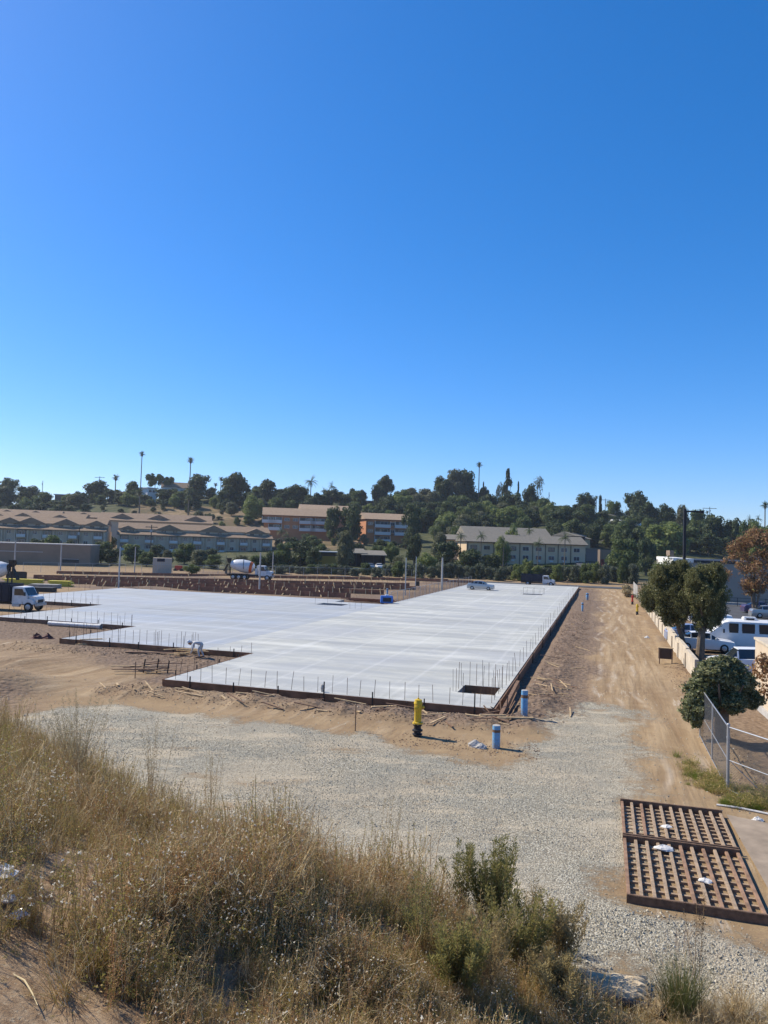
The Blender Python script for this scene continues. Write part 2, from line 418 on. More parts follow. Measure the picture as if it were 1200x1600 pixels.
# dark, freshly turned soil next to the concrete
ds = np.maximum(sdist(UVs, SLAB_R), sdist(UVs, SLAB_L))
a_dark = smooth(-4.2, -1.8, ds + w1 * 1.6) * (1 - a_bank)
YARD = [(3.5, 17.5), (3.5, 26), (7, 36), (14, 50), (19, 58), (19.5, 45), (19.5, 31.5), (10.5, 31.5), (10.5, 17)]
a_dark = np.maximum(a_dark, smooth(-1.8, 1.0, sdist(UVs, YARD) + w1 * 1.6) * .95)
a_dark = np.maximum(a_dark, smooth(-3.4, .5, sdist(P2, GP([(-80, 1035), (8, 1040), (16, 1075), (0, 1112), (-80, 1120)])) + w1 * 1.5))
a_dark = np.maximum(a_dark, smooth(-5.4, -3.8, V_ + w1 * 2.0) * (1 - smooth(-.4, .4, V_)) * smooth(-1, 3, U_) * (1 - smooth(110, 124, U_)) * .9)
FIELD = [(58, 27), (54, 20.4), (124, 20.4), (124, 90), (57, 90)]
a_field = smooth(-1, 1, sdist(UVs, FIELD))
a_dark = np.maximum(a_dark, a_field * smooth(-.3, .4, w2 + .25))
a_dark = np.maximum(a_dark, (1 - smooth(-10.6, -9.0, V_ + w1)) * smooth(-12, -6, U_) * (1 - a_hill) * .75)
# pale dust / chalk
a_dust = smooth(.15, .5, w2 + w1 * .4) * (1 - a_bank) * .7
nf = lambda m: [m[i] for i in range(len(m))]
LANE = [(124, -1.5), (2, -3.2), (-6, -3), (-14, -1), (-14, -9), (124, -9.5)]
a_lane = smooth(-1.5, 1.5, sdist(UVs, LANE) + w1) * (1 - a_grav)
ROAD = GP([(-60, 1000), (60, 1000), (150, 1035), (250, 1068), (450, 1105), (640, 1140), (850, 1165), (840, 1180), (640, 1160), (430, 1125), (250, 1095), (60, 1085), (-60, 1075)])
a_road = smooth(-1.2, 1.2, sdist(P2, ROAD) + w1 * 1.5)
a_wood = np.where(Y > 150, smooth(-.05, .0, X / np.maximum(Y, 1)) + smooth(-.30, -.36, X / np.maximum(Y, 1)) * smooth(330, 350, Y) + smooth(376, 392, Y) + (1 - smooth(255, 270, Y)), 0).clip(0, 1)
zoneA = np.stack([a_grav, a_dark * (1 - .6 * a_road), a_dust, np.ones_like(X)], 1).astype(np.float32)
zoneB = np.stack([a_hill, a_bank, np.maximum(a_lane, a_road), np.ones_like(X)], 1).astype(np.float32)

def ground_material():
    n = NT('site_ground'); v = n.coord('Object')
    A = n.sep(n.attr('zoneA')); B = n.sep(n.attr('zoneB'))
    uv = n.map(v, rot=(0, 0, -SITE_RZ))                      # x along the lane
    fine = n.noise(v, 9, 6, .7); mid = n.noise(v, 1.1, 5, .6); big = n.noise(v, .16, 4, .6)
    trk = n.noise(n.map(uv, (.07, 1.0, 1)), 1.5, 4, .55, .15)  # long streaks left by wheels
    dirt = n.mix(n.ramp(mid, [(.3, 0.), (.7, 1.)]), (.26, .18, .098), (.375, .27, .15))
    dirt = n.mix(n.ramp(fine, [(.35, 0.), (.75, .8)]), dirt, (.25, .165, .10))
    dirt = n.mix(n.math('MULTIPLY', B[2], n.ramp(trk, [(.48, 0.), (.68, .6)])), dirt, (.46, .345, .215))
    dirt = n.mix(n.math('MULTIPLY', B[2], n.ramp(trk, [(.32, .75), (.45, 0.)])), dirt, (.235, .155, .085))
    dk = n.mix(n.ramp(n.noise(v, 3.2, 6, .7), [(.35, 0.), (.7, 1.)]), (.125, .085, .06), (.26, .19, .135))
    c = n.mix(A[1], dirt, dk)
    scuff = n.wave(n.map(v, rot=(0, 0, .5)), .55, 9, 4, 'X', .35)
    c = n.mix(n.math('MULTIPLY', n.ramp(scuff, [(.80, 0.), (.97, .32)]), n.ramp(n.noise(v, .3, 3), [(.5, 0.), (.6, 1.)])), c, (.20, .135, .085))
    chalk = n.ramp(n.noise(n.map(uv, (.10, .8, 1)), 1.3, 6, .75, .4), [(.59, 0.), (.70, .7)])
    c = n.mix(n.math('MULTIPLY', n.math('MULTIPLY', n.math('ADD', A[2], .35), chalk), n.math('SUBTRACT', 1, A[1], clamp=True)), c, (.66, .60, .50))
    # chalky wheel lines wandering down the lane
    w_ = n.sep(n.map(v, loc=(0, 0, 0), rot=(0, 0, -SITE_RZ))); wob = n.math('MULTIPLY', n.math('SUBTRACT', n.noise(n.map(uv, (1, .02, 1)), .08, 2, .5), .5), 4.0)
    cr_ = A0.x * VD.x + A0.y * VD.y
    for off, seed_ in ((-4.6, 0.), (-6.6, 7.), (-5.5, 19.)):
        dl = n.math('ABSOLUTE', n.math('SUBTRACT', w_[1], n.math('ADD', cr_ + off, wob)))
        dl = n.math('ADD', dl, n.math('MULTIPLY', n.math('SUBTRACT', n.noise(v, 2.5, 5, .75), .5), .16))
        on_ = n.ramp(n.noise(n.map(v, loc=(seed_, seed_, 0)), .22, 3, .6), [(.46, 0.), (.58, 1.)])
        c = n.mix(n.math('MULTIPLY', n.math('MULTIPLY', n.ramp(dl, [(.0, .32), (.2, 0.)]), on_), B[2]), c, (.66, .58, .47))
    # crushed stone
    cell = n.vor(v, 26, out='Color'); cs = n.sep(cell)
    sd_ = n.vor(v, 26)
    gr = n.ramp(cs[0], [(0., (.23, .21, .16)), (.35, (.39, .36, .275)), (.7, (.53, .49, .38)), (1., (.74, .69, .56))])
    gr = n.mix(n.ramp(sd_, [(.35, 0.), (.62, .75)]), gr, (.19, .16, .115))
    gr = n.mix(n.ramp(big, [(.40, 0.), (.62, .6)]), gr, (.44, .365, .26))
    gr = n.mix(n.ramp(n.noise(v, .3, 5, .65, .5), [(.45, 0.), (.60, .55)]), gr, n.mix(.6, gr, (.20, .205, .18)))
    gr = n.mix(n.ramp(n.noise(n.map(v, (.35, 1, 1)), .9, 5, .7), [(.52, 0.), (.62, .7)]), gr, (.50, .42, .30))
    edge = n.ramp(n.math('ADD', A[0], n.math('MULTIPLY', n.math('SUBTRACT', n.noise(v, 2.6, 9, .88), .5), 1.9)), [(.38, 0.), (.62, 1.)])
    patch = n.ramp(n.noise(n.map(v, (.5, 1, 1)), .55, 4, .6), [(.60, 1.), (.70, .25)])
    c = n.mix(n.math('MULTIPLY', edge, patch), c, gr)
    # slope soil and litter
    bk = n.mix(n.ramp(n.noise(v, 5, 6, .7), [(.35, 0.), (.7, 1.)]), (.22, .14, .08), (.42, .30, .185))
    bk = n.mix(n.ramp(n.noise(v, 16, 3, .6), [(.60, 0.), (.66, .6)]), bk, (.45, .37, .25))
    c = n.mix(B[1], c, bk)
    # dry hillside
    hv = n.noise(v, .06, 5, .65)
    hc = n.mix(n.ramp(hv, [(.38, 0.), (.6, 1.)]), (.13, .095, .05), (.27, .19, .11))
    hc = n.mix(n.ramp(n.noise(v, .35, 4, .7), [(.5, 0.), (.62, .8)]), hc, (.07, .075, .035))
    wd = n.mix(n.ramp(n.noise(v, .25, 5, .7), [(.4, 0.), (.65, 1.)]), (.045, .055, .024), (.11, .105, .05))
    hc = n.mix(n.ramp(n.math('ADD', n.attr('wood', 'Fac'), n.math('MULTIPLY', n.math('SUBTRACT', hv, .5), .8)), [(.4, 0.), (.6, 1.)]), hc, wd)
    c = n.mix(B[0], c, hc)
    near = n.bump(n.math('ADD', n.math('MULTIPLY', fine, .5), n.math('MULTIPLY', n.noise(v, 34, 4, .7), .5)), .9, .035)
    rut = n.bump(n.math('MULTIPLY', trk, B[2]), .7, .16, near)
    st = n.bump(n.math('MULTIPLY', n.math('SUBTRACT', 1, sd_), edge), .8, .03, rut)
    clod = n.bump(n.math('MULTIPLY', n.vor(v, 4.5, 'SMOOTH_F1'), A[1]), .8, -.14, st)
    return n.fin(c, .95, clod, 0, .12)
MT['ground'] = ground_material()

idx = np.arange(NX * NY).reshape(NY, NX)
Q = np.stack([idx[:-1, :-1], idx[:-1, 1:], idx[1:, 1:], idx[1:, :-1]], -1).reshape(-1, 4)
cx = X[Q].mean(1); cy = Y[Q].mean(1)
fa = lambda a: a[Q].mean(1)
cls = np.zeros(len(Q), int)
cls[fa(np.maximum(a_lane, 0)) > .5] = 1
cls[(fa(a_road) > .5)] = 1
cls[fa(a_grav) > .5] = 2
cls[fa(a_bank) > .5] = 3
cls[cy > 185] = 4
# remove cells wholly beneath the slabs (never seen)
for k, nm in enumerate(['ground', 'dirt_road', 'gravel_yard', 'embankment', 'hillside']):
    q = Q[cls == k]
    used, inv = np.unique(q, return_inverse=True)
    me = npmesh(nm, np.stack([X[used], Y[used], Z[used]], 1), inv.reshape(-1, 4), MT['ground'], smooth=True)
    for an, za in (('zoneA', zoneA), ('zoneB', zoneB)):
        at = me.attributes.new(an, 'FLOAT_COLOR', 'POINT'); at.data.foreach_set('color', za[used].ravel())
    at = me.attributes.new('wood', 'FLOAT', 'POINT'); at.data.foreach_set('value', a_wood[used].astype(np.float32))
    tag(link(nm, me), kind='structure')

# ------------------------------------------------------------------ concrete slabs
def slab_material(name, tone, cool):
    n = NT(name); v = n.coord('Object')                    # object x runs down the site, y across
    across = n.noise(n.map(v, (1, .07, 1)), .55, 5, .62, .3)
    along = n.noise(n.map(v, (.045, 1, 1)), 1.1, 4, .6, .2)
    cloud = n.noise(v, .13, 4, .55)
    c = n.ramp(across, [(.30, tuple(t * .60 for t in tone)), (.5, tuple(t * .93 for t in tone)), (.72, tuple(min(.85, t * 1.22) for t in tone))])
    c = n.mix(n.ramp(cloud, [(.42, 0.), (.6, cool)]), c, (.33, .37, .43))
    c = n.mix(n.ramp(along, [(.56, 0.), (.68, .3)]), c, (.70, .69, .65))
    mot = n.noise(n.map(v, (1, .35, 1)), .42, 7, .72, .6)
    c = n.mix(n.ramp(mot, [(.40, .7), (.58, 0.)]), c, (.33, .335, .32))
    c = n.mix(n.ramp(n.noise(v, .09, 3, .5), [(.48, 0.), (.62, .35)]), c, (.40, .405, .41))
    # pour joints: a faint pale line every few metres
    xyz = n.sep(v)
    jn = n.math('ABSOLUTE', n.math('SUBTRACT', n.math('FRACT', n.math('DIVIDE', n.math('ADD', xyz[1], n.math('MULTIPLY', n.math('SUBTRACT', across, .5), .3)), 3.35)), .5))
    c = n.mix(n.ramp(jn, [(.0, .22), (.05, 0.)]), c, (.70, .69, .65))
    c = n.mix(n.ramp(n.noise(v, 2.5, 6, .8), [(.62, 0.), (.75, .25)]), c, (.40, .36, .30))
    return n.fin(c, .62, n.bump(n.noise(v, 12, 4), .25, .01), 0, .4)
MT['slabR'] = slab_material('dry_pale_concrete', (.53, .52, .45), .03)
MT['slabL'] = slab_material('damp_bluish_concrete', (.40, .41, .40), .6)
MT['slabedge'] = simple('slab_side_concrete', (.30, .29, .27), .9, 0, .2, 2, .2)
SO = UV(0, 0, 0)
def slab_piece(mb, poly, z0=-.4, z1=.35):
    n = len(poly); vs = [Vector((p[0], p[1], z0)) for p in poly] + [Vector((p[0], p[1], z1)) for p in poly]
    mb.add(vs, [tuple(range(n, 2 * n))], 0); mb.add(vs, [(i, (i + 1) % n, n + (i + 1) % n, n + i) for i in range(n)], 1)
def lbox(mb, a, b, c, d, z0, z1, mi=0): mb.box(a, b, c, d, z0, z1, mi)
slab = empty('concrete_slab', UV(0, 0, 0), 'long pale dry concrete floor slab on the right beside the dirt lane', 'slab', SITE_RZ)
slab2 = empty('concrete_slab', UV(0, 0, 0), 'bluish damp concrete floor slab with stepped left edge, left of the long slab', 'slab', SITE_RZ)
PIT = [(3.2, 1.0, 5.0, 4.0), (56, 3, 0, 0)]
# right slab is poured round two openings
mb = MB()
for r in [[(0, 0), (3.0, 0), (3.0, 1.7), (0, 1.7)]]: pass
def rects(mb, rs):
    for (u0, u1, v0, v1) in rs:
        slab_piece(mb, [(u0, v0), (u1, v0), (u1, v1), (u0, v1)])
rects(mb, [(0, 3.1, 0, 16.8), (3.1, 5.3, 2.2, 16.8), (3.1, 5.3, 0, .35), (5.3, 10.5, 0, 16.8), (10.5, 88, 0, 20.4), (88, 90.4, 0, 4.6), (88, 90.4, 7.6, 20.4), (90.4, 122, 0, 20.4)])
mb.build('slab_deck', [MT['slabR'], MT['slabedge']], slab)
mb = MB()
rects(mb, [(10.505, 19.5, 20.405, 31.5), (19.5, 34.5, 20.405, 45.6), (34.5, 49.0, 20.405, 60), (49, 51.6, 20.405, 24.2), (49, 51.6, 27.4, 60), (51.6, 54.5, 20.405, 60), (54.5, 58, 27, 60)])
mb.build('slab_deck', [MT['slabL'], MT['slabedge']], slab2)
# ------------------------------------------------------------------ rebar, forms and stakes
def rod_mesh(name, h, r, mat, lean=0, n=4):
    return MB().tube([(0, 0, 0), (lean * .4, lean * .1, h * .5), (lean, lean * .2, h)], r, n).mesh(name, mat)
RODS = [rod_mesh('rebar', h, .012, MT['rebar'], l) for h, l in ((1.0, 0), (1.08, .04), (.95, -.05), (1.05, .12), (.9, .0))]
def rebars(parent, pts, base=.2, hs=1.0):
    for i, (u, v) in enumerate(pts):
        link('rebar', rnd.choice(RODS), parent, (u, v, base), rnd.uniform(0, 6.28), (1.0, 1.0, hs * rnd.uniform(.92, 1.08)))
def row(a, b, step, jit=.08):
    a = np.array(a, float); b = np.array(b, float); L = np.linalg.norm(b - a); n = int(L / step)
    return [tuple(a + (b - a) * (k + .5 + rnd.uniform(-jit, jit)) / n) for k in range(n)]
rebars(slab, row((.18, 16.6), (.18, .3), .70), hs=.95)
rebars(slab, row((.6, 16.65), (10.4, 16.65), 1.25))
rebars(slab, [(5.4 + rnd.uniform(-.1, .1), .3 + .33 * k) for k in range(6)] + [(3.0, .4), (3.0, .9), (3.0, 1.9), (2.6, .25), (3.6, .2), (4.2, .22), (4.9, .2), (2.0, .2), (1.2, .22), (3.3, 2.3), (3.3, 2.45), (4.0, 2.3), (5.1, 2.35)], hs=1.35)
rebars(slab, [(u, .16) for u in (6.2, 7.6, 9.2, 11, 13, 15.2, 17.4, 19.8, 22, 24.5, 27, 29.5, 32, 35, 38, 41, 44.5, 48, 52, 56, 60, 65, 70, 75, 80, 86, 92, 98, 105, 112)], hs=1.15)
rebars(slab, row((122 - .3, 19), (122 - .3, 1), 2.2), hs=.8)
rebars(slab, row((58, 20.1), (120, 20.1), 2.2), hs=1.1)
rebars(slab, [(88, v) for v in (4.4, 5, 6, 7, 7.8)] + [(90.6, 5), (90.6, 7)])
rebars(slab2, row((10.7, 31.2), (10.7, 17.0 + 3.6), .55), hs=1.1)
rebars(slab2, [(10.7, v) for v in (21.2, 21.3, 22.0, 22.2, 23.9, 24.0, 24.15, 26.9, 27.0)], hs=1.15)
rebars(slab2, row((19.7, 45.2), (19.7, 31.8), .62), hs=1.15)
rebars(slab2, row((11, 31.35), (19.3, 31.35), 1.2), hs=1.1)
rebars(slab2, row((34.7, 59), (34.7, 45.9), .75), hs=1.2)
rebars(slab2, row((20, 45.4), (34.3, 45.4), 1.6), hs=1.1)
rebars(slab2, [(48.8, 24.2), (48.8, 27.4), (48.6, 25.8), (51.8, 24.3), (46, 20.9), (46, 21.6), (46, 22.2), (54, 25), (54, 24)], hs=1.1)

def formwork(label, pts, h, t=.05, stake_step=2.4, sh=.55, mat='form', group=None, z=.36, dark=None):
    """boards on the outside of a slab edge with stakes; pts are (u, v) corners, outside on the left of travel"""
    f = empty('slab_formwork', UV(pts[0][0], pts[0][1], 0), label, 'formwork', SITE_RZ, group)
    o = Vector((pts[0][0], pts[0][1]))
    for a, b in zip(pts[:-1], pts[1:]):
        a = Vector(a) - o; b = Vector(b) - o; d = (b - a); L = d.length; d.normalize(); nn = Vector((-d.y, d.x))
        k = max(1, round(L / 4.9))
        for i in range(k):
            p = a + d * (L * i / k + .01) + nn * (.03 + rnd.uniform(0, .012)); q = a + d * (L * (i + 1) / k - .01) + nn * (.03 + rnd.uniform(0, .012))
            dz = rnd.uniform(-.015, .0)
            MB().bar((p.x, p.y, z - h / 2 + dz), (q.x, q.y, z - h / 2 + dz), t, h).build('form_board', MT[dark or mat], f)
        m = int(L / stake_step)
        for i in range(m):
            p = a + d * (stake_step * (i + .5) + rnd.uniform(-.2, .2)) + nn * .09
            big = rnd.random() < .45
            hh = (.2 if not big else sh) + rnd.uniform(-.05, .1)
            MB().box(-.025, .025, -.025, .025, -.3, z + hh).build('stake', MT['stake'], f, loc=(p.x, p.y, 0))
    return f
formwork('brown plywood form along the front edge of the long pale slab', [(0, -.3), (0, 16.86)], .34)
formwork('brown form boards on the near edge of the damp slab behind the kneeling worker', [(10.5, 16.8), (10.5, 31.5)], .40, sh=.3)
formwork('form boards on the left end of the long slab beside the wood scraps', [(0, 16.85), (10.5, 16.85)], .3, sh=.2)
formwork('dark form boards on the middle step of the slab beside the white pipe', [(19.5, 31.55), (19.5, 45.6)], .40, sh=.25, dark='wood2')
formwork('dark form boards on the far left step behind the flatbed truck', [(34.5, 45.65), (34.5, 60)], .38, sh=.2, dark='wood2')
formwork('short form side at the near left corner of the damp slab', [(10.5, 31.55), (19.5, 31.55)], .35, sh=.2, dark='wood2')
formwork('long shaded form along the right edge of the pale slab by the lane', [(122, -.06), (0, -.06)], .50, dark='wood2', stake_step=9, sh=.12, z=.345)
0 and formwork('low board around the square opening near the slab corner', [(3.2, .4), (3.2, 2.1)], .22, sh=.1, dark='wood2', z=.52)

o_ = MB().box(5.28, 5.299, .36, 2.19, -.38, .34).build('form_board', MT['form'], slab); MB().box(3.101, 3.12, .36, 2.19, -.38, .30).build('form_board', MT['wood2'], slab)
# loose brace bundle at the near right corner of the slab
br = empty('corner_brace', UV(-.3, -.4, 0), 'tangle of dark timber braces at the near right corner of the pale slab', 'brace', SITE_RZ)
for k in range(9):
    a = Vector((rnd.uniform(-.6, .8), rnd.uniform(-.9, .5), rnd.uniform(0, .15))); b = a + Vector((rnd.uniform(-.7, .9), rnd.uniform(-.5, .7), rnd.uniform(.2, .95)))
    MB().bar(a, b, .05, .04).build('brace_stick', MT['wood2'], br)
bs = empty('sloping_plank', UV(.1, -.35, 0), 'thick dark plank sloping up beside the near right slab corner', 'plank', SITE_RZ)
MB().bar((-1.2, -.1, .1), (5.2, -.2, .62), .16, .34).build('plank_board', MT['wood2'], bs)

# ------------------------------------------------------------------ wood scraps on the ground
ONES = ['', 'first', 'second', 'third', 'fourth', 'fifth', 'sixth', 'seventh', 'eighth', 'ninth', 'tenth', 'eleventh', 'twelfth', 'thirteenth', 'fourteenth', 'fifteenth', 'sixteenth', 'seventeenth', 'eighteenth', 'nineteenth']
TENS = {2: ('twentieth', 'twenty'), 3: ('thirtieth', 'thirty'), 4: ('fortieth', 'forty'), 5: ('fiftieth', 'fifty')}
def ORD(n): return ONES[n] if n < 20 else (TENS[n // 10][0] if n % 10 == 0 else TENS[n // 10][1] + '-' + ONES[n % 10])
def scrap(p, L, rz, label, w=.09, t=.04, mat='wood', tilt=0, group=None, name='wood_offcut', cat='timber'):
    p = on(p); M = MB().bar((-L / 2, 0, 0), (L / 2, 0, 0), w, t).mesh(name, MT[mat])
    o = link(name, M, None, p + Vector((0, 0, t / 2 + abs(math.sin(tilt)) * L / 2 + .01)), (0, tilt, rz))
    return tag(o, label, cat, group)
cor = rnd.randint
SG = 'wood offcuts lying in the spoil along the front of the slab'
for i, v in enumerate(sorted(rnd.uniform(-.6, 19) for _ in range(34))[::-1]):
    u = rnd.uniform(-3.0, -.5); m_ = rnd.choice(['wood', 'wood2', 'wood2', 'wood'])
    scrap(UV(u, v), rnd.uniform(.4, 1.7), SITE_RZ + rnd.gauss(1.57, .6), '%s offcut in the spoil before the front form, %s from its left end' % ({'wood': 'pale', 'wood2': 'dark'}[m_], ORD(i + 1)), rnd.uniform(.05, .12), .035, m_, rnd.uniform(-.2, .2), SG)
SG2 = 'wood offcuts beside the right edge of the slab'
for i, u in enumerate(sorted(rnd.uniform(0, 50) if k > 14 else rnd.uniform(0, 12) for k in range(46))):
    v = rnd.uniform(-3.4, -1.0); m_ = rnd.choice(['wood', 'wood', 'wood2'])
    scrap(UV(u, v), rnd.uniform(.4, 1.5), rnd.uniform(0, 3.1), '%s stick in the loose soil right of the long slab, %s from the near corner' % ({'wood': 'pale', 'wood2': 'dark'}[m_], ORD(i + 1)), .05, .03, m_, rnd.uniform(-.2, .2), SG2)
for px, py, L, a, m, lb in ((385, 1073, 3.0, .12, 'wood2', 'long dark board lying in front of the slab, left of the small grey standpipe'),
                         (345, 1070, 2.4, -.05, 'wood', 'pale plank lying across the dark board in front of the slab'),
                         (300, 1062, 1.6, .5, 'wood2', 'short dark plank near the left end of the front form'),
                         (485, 1091, 2.6, -.1, 'wood', 'thin pale board lying just under the grey standpipe'),
                         (600, 1106, 1.2, .3, 'wood', 'pale board on the ground left of the yellow hydrant behind it'),
                         (680, 1105, 3.4, .1, 'wood2', 'dark board lying against the spoil right behind the yellow hydrant'),
                         (745, 1121, 1.1, -.5, 'wood', 'pale plank lying near the slab corner by the blue bollards'),
                         (805, 1123, 1.6, .1, 'wood', 'light board lying at the foot of the farther blue bollard')):
    scrap(surf(px, py), L, a, lb, .12, .05, m)
# pile left of the front form
t = empty('timber_pile', surf(232, 1050), 'heap of grey brown boards and stakes left of the front form', 'timber pile')
for k in range(12):
    a = rnd.uniform(-.4, .6); L = rnd.uniform(.9, 2.2); x = rnd.uniform(-1.2, 1.2); y = rnd.uniform(-.8, .8); z = .05 + .03 * k
    MB().bar((x - L / 2 * math.cos(a), y - L / 2 * math.sin(a), z), (x + L / 2 * math.cos(a), y + L / 2 * math.sin(a), z + rnd.uniform(-.04, .2)), .1, .04).build('board', MT[rnd.choice(['wood', 'wood2', 'wood2'])], t)
for x, h in ((-.2, .75), (.55, .8), (1.15, .7)): MB().bar((x, -.3, 0), (x + .08, -.3, h), .06).build('stake', MT['stake'], t)
for px, py, n_, lb in ((157, 1008, 9, 'pile of pale cut lumber in front of the damp slab'), (290, 1024, 10, 'stack of pale yellow boards beside the kneeling worker'), (350, 1017, 5, 'few pale boards right of the kneeling worker')):
    t = empty('lumber_pile', surf(px, py), lb, 'lumber')
    for k in range(n_):
        a = rnd.gauss(.2, .35); L = rnd.uniform(1.0, 2.0); x = rnd.uniform(-.7, .7); y = rnd.uniform(-.6, .6); z = .05 + .045 * k
        MB().bar((x - L / 2 * math.cos(a), y - L / 2 * math.sin(a), z), (x + L / 2 * math.cos(a), y + L / 2 * math.sin(a), z), .11, .045).build('board', MT['wood'], t)
for px, py, L, a, lb in ((215, 1015, 5, -.02, 'long dark plank lying on the soil in front of the damp slab'), (245, 1021, 4, .06, 'second dark plank lying close to the kneeling worker'), (120, 1006, 2.6, -.3, 'grey board lying left of the cut lumber pile')):
    scrap(surf(px, py), L, a, lb, .25, .05, 'wood2')
# dark red tarpaulin lumps
for px, lb in ((58, 'crumpled dark red tarp, left one, before the white pipe'), (74, 'crumpled dark red tarp, right one, before the white pipe')):
    b = MB(); p = surf(px, 998); vs = []
    for j in range(6):
        for i in range(10):
            a = i / 10 * 6.283; r = (.55 - .1 * j) * rnd.uniform(.8, 1.2); vs.append((r * math.cos(a), r * .6 * math.sin(a), .07 * j * rnd.uniform(.8, 1.3)))
    b.add(vs, [(j * 10 + i, j * 10 + (i + 1) % 10, (j + 1) * 10 + (i + 1) % 10, (j + 1) * 10 + i) for j in range(5) for i in range(10)] + [tuple(range(50, 60))])
    tag(b.build('tarp', simple('dark_red_tarp', (.10, .03, .025), .7), loc=p), lb, 'tarp')
# white pipe lying in the recess
p0 = surf(76, 978.5); p1 = surf(158, 983.5); mid = (p0 + p1) / 2; L = (p1 - p0).length
pp = empty('white_pipe', mid, 'long white plastic pipe lying on the soil beside the middle step', 'pipe', math.atan2(p1.y - p0.y, p1.x - p0.x))
b = MB(); b.tube([(-L / 2, 0, .2), (L / 2, 0, .2)], .19, 14, cap=False); b.tube([(-L / 2, 0, .2), (L / 2, 0, .2)], .165, 14, cap=False); b.build('pipe_shell', MT['pvc'], pp, smooth=True)
MB().tube([(L / 2 - .25, 0, .2), (L / 2, 0, .2)], .225, 14, cap=False).build('pipe_collar', MT['pvc'], pp, smooth=True)

# ------------------------------------------------------------------ hydrant, bollards, standpipes
def hydrant(px, py, h, label, mat, foot='black'):
    p = surf(px, py); k = h / 1.42
    t = empty('hydrant', p, label, 'hydrant'); t.scale = (k, k, k)
    b = MB(); b.lathe([(.15, -.2), (.15, .06), (.19, .06), (.19, .10), (.135, .12), (.13, .20), (.20, .20), (.20, .25), (.14, .27), (.13, .40), (.17, .40), (.17, .47)], 20); b.build('lower_barrel', MT[foot], t, smooth=True)
    b = MB(); b.lathe([(.20, .475), (.20, .53), (.14, .55), (.135, .98), (.145, 1.0), (.15, 1.22)], 20); b.build('upper_barrel', MT[mat], t, smooth=True)
    b = MB(); b.lathe([(.165, 1.222), (.165, 1.27), (.145, 1.30), (.14, 1.38), (.06, 1.41), (.035, 1.41), (.035, 1.45)], 20); b.build('bonnet', MT[mat], t, smooth=True)
    for a, r in ((.0, .06), (-1.9, .085)):
        Mx = Matrix.Rotation(a, 4, 'Z') @ Matrix.Translation((0, 0, 1.1)) @ Matrix.Rotation(math.pi / 2, 4, 'Y')
        MB().lathe([(r * .8, .1), (r * .8, .17), (r, .17), (r, .22), (r * .5, .235), (r * .3, .235), (r * .3, .26)], 14, M=Mx).build('outlet_cap', MT[mat], t, smooth=True)
    for k2 in range(8):
        a = k2 * .785
        MB().lathe([(.012, .45), (.012, .56)], 6, M=Matrix.Translation((.185 * math.cos(a), .185 * math.sin(a), 0))).build('flange_bolt', MT['steel'], t)
    return t
hydrant(652, 1151, 1.48, 'yellow fire hydrant on a tall dark barrel before the slab', 'yellow')
hydrant(503, 1093, .72, 'small grey standpipe against the brown front form', 'conc', 'conc')
hydrant(988, 945, 1.35, 'faded red hydrant beside the far end of the lane wall', 'red')
hydrant(995.5, 961, 1.3, 'yellow hydrant with dark foot against the lane wall, nearer than the red one', 'yellow')
def bollard(px, py, h, label, r=.15):
    p = surf(px, py); t = empty('blue_bollard', p, label, 'bollard')
    MB().lathe([(r, -.2), (r, h - .015)], 20).build('pipe_post', MT['blue'], t, smooth=True)
    MB().lathe([(r * .93, h - .016), (r * .93, h), (.0, h + .01)], 20, cap=False).build('post_cap', MT['conc'], t, smooth=True)
    MB().lathe([(r + .004, h * .70), (r + .004, h * .82)], 20, cap=False).build('band', MT['rust'], t, smooth=True)
bollard(775, 1169, .86, 'nearest blue bollard, standing in the gravel in front of the slab corner')
bollard(819, 1118, 1.12, 'blue bollard beside the near right slab corner, second nearest')
bollard(910, 955, 1.05, 'slim blue bollard at the far right edge of the slab', .12)
bollard(917.5, 937, .85, 'farthest blue bollard by the lane, short and thick', .2)
bollard(605, 929, .9, 'blue bollard in the unfinished field behind the slab', .14)
# pieces of rubble beside the nearest bollard
for px, py, s, lb in ((752, 1170, .16, 'pale broken concrete chunk left of the nearest blue bollard'), (742, 1167, .2, 'grey rubble lump farther left of the nearest blue bollard'), (1011, 998, .17, 'white crumpled bag lying by the lane wall')):
    b = MB(); vs = []
    for j in range(5):
        for i in range(8):
            a = i / 8 * 6.283 + j * .3; r = s * (1.2, 1.15, .95, .6, .2)[j] * rnd.uniform(.8, 1.15); vs.append((r * 1.3 * math.cos(a), r * math.sin(a), s * .35 * j - .03))
    b.add(vs, [(j * 8 + i, j * 8 + (i + 1) % 8, (j + 1) * 8 + (i + 1) % 8, (j + 1) * 8 + i) for j in range(4) for i in range(8)] + [tuple(range(32, 40))])
    tag(b.build('rubble_chunk', MT['cloth'] if 'white' in lb else MT['conc'], loc=surf(px, py)), lb, 'rubble' if 'bag' not in lb else 'bag')
# survey stakes in front
for px, py, h, lb in ((555, 1143, 1.15, 'thin upright survey stake left of the yellow hydrant'), (211, 1060, .9, 'thin stake standing in the timber heap left of the form')):
    tag(MB().box(-.02, .02, -.012, .012, -.2, h).build('survey_stake', MT['wood2'], loc=surf(px, py)), lb, 'stake')

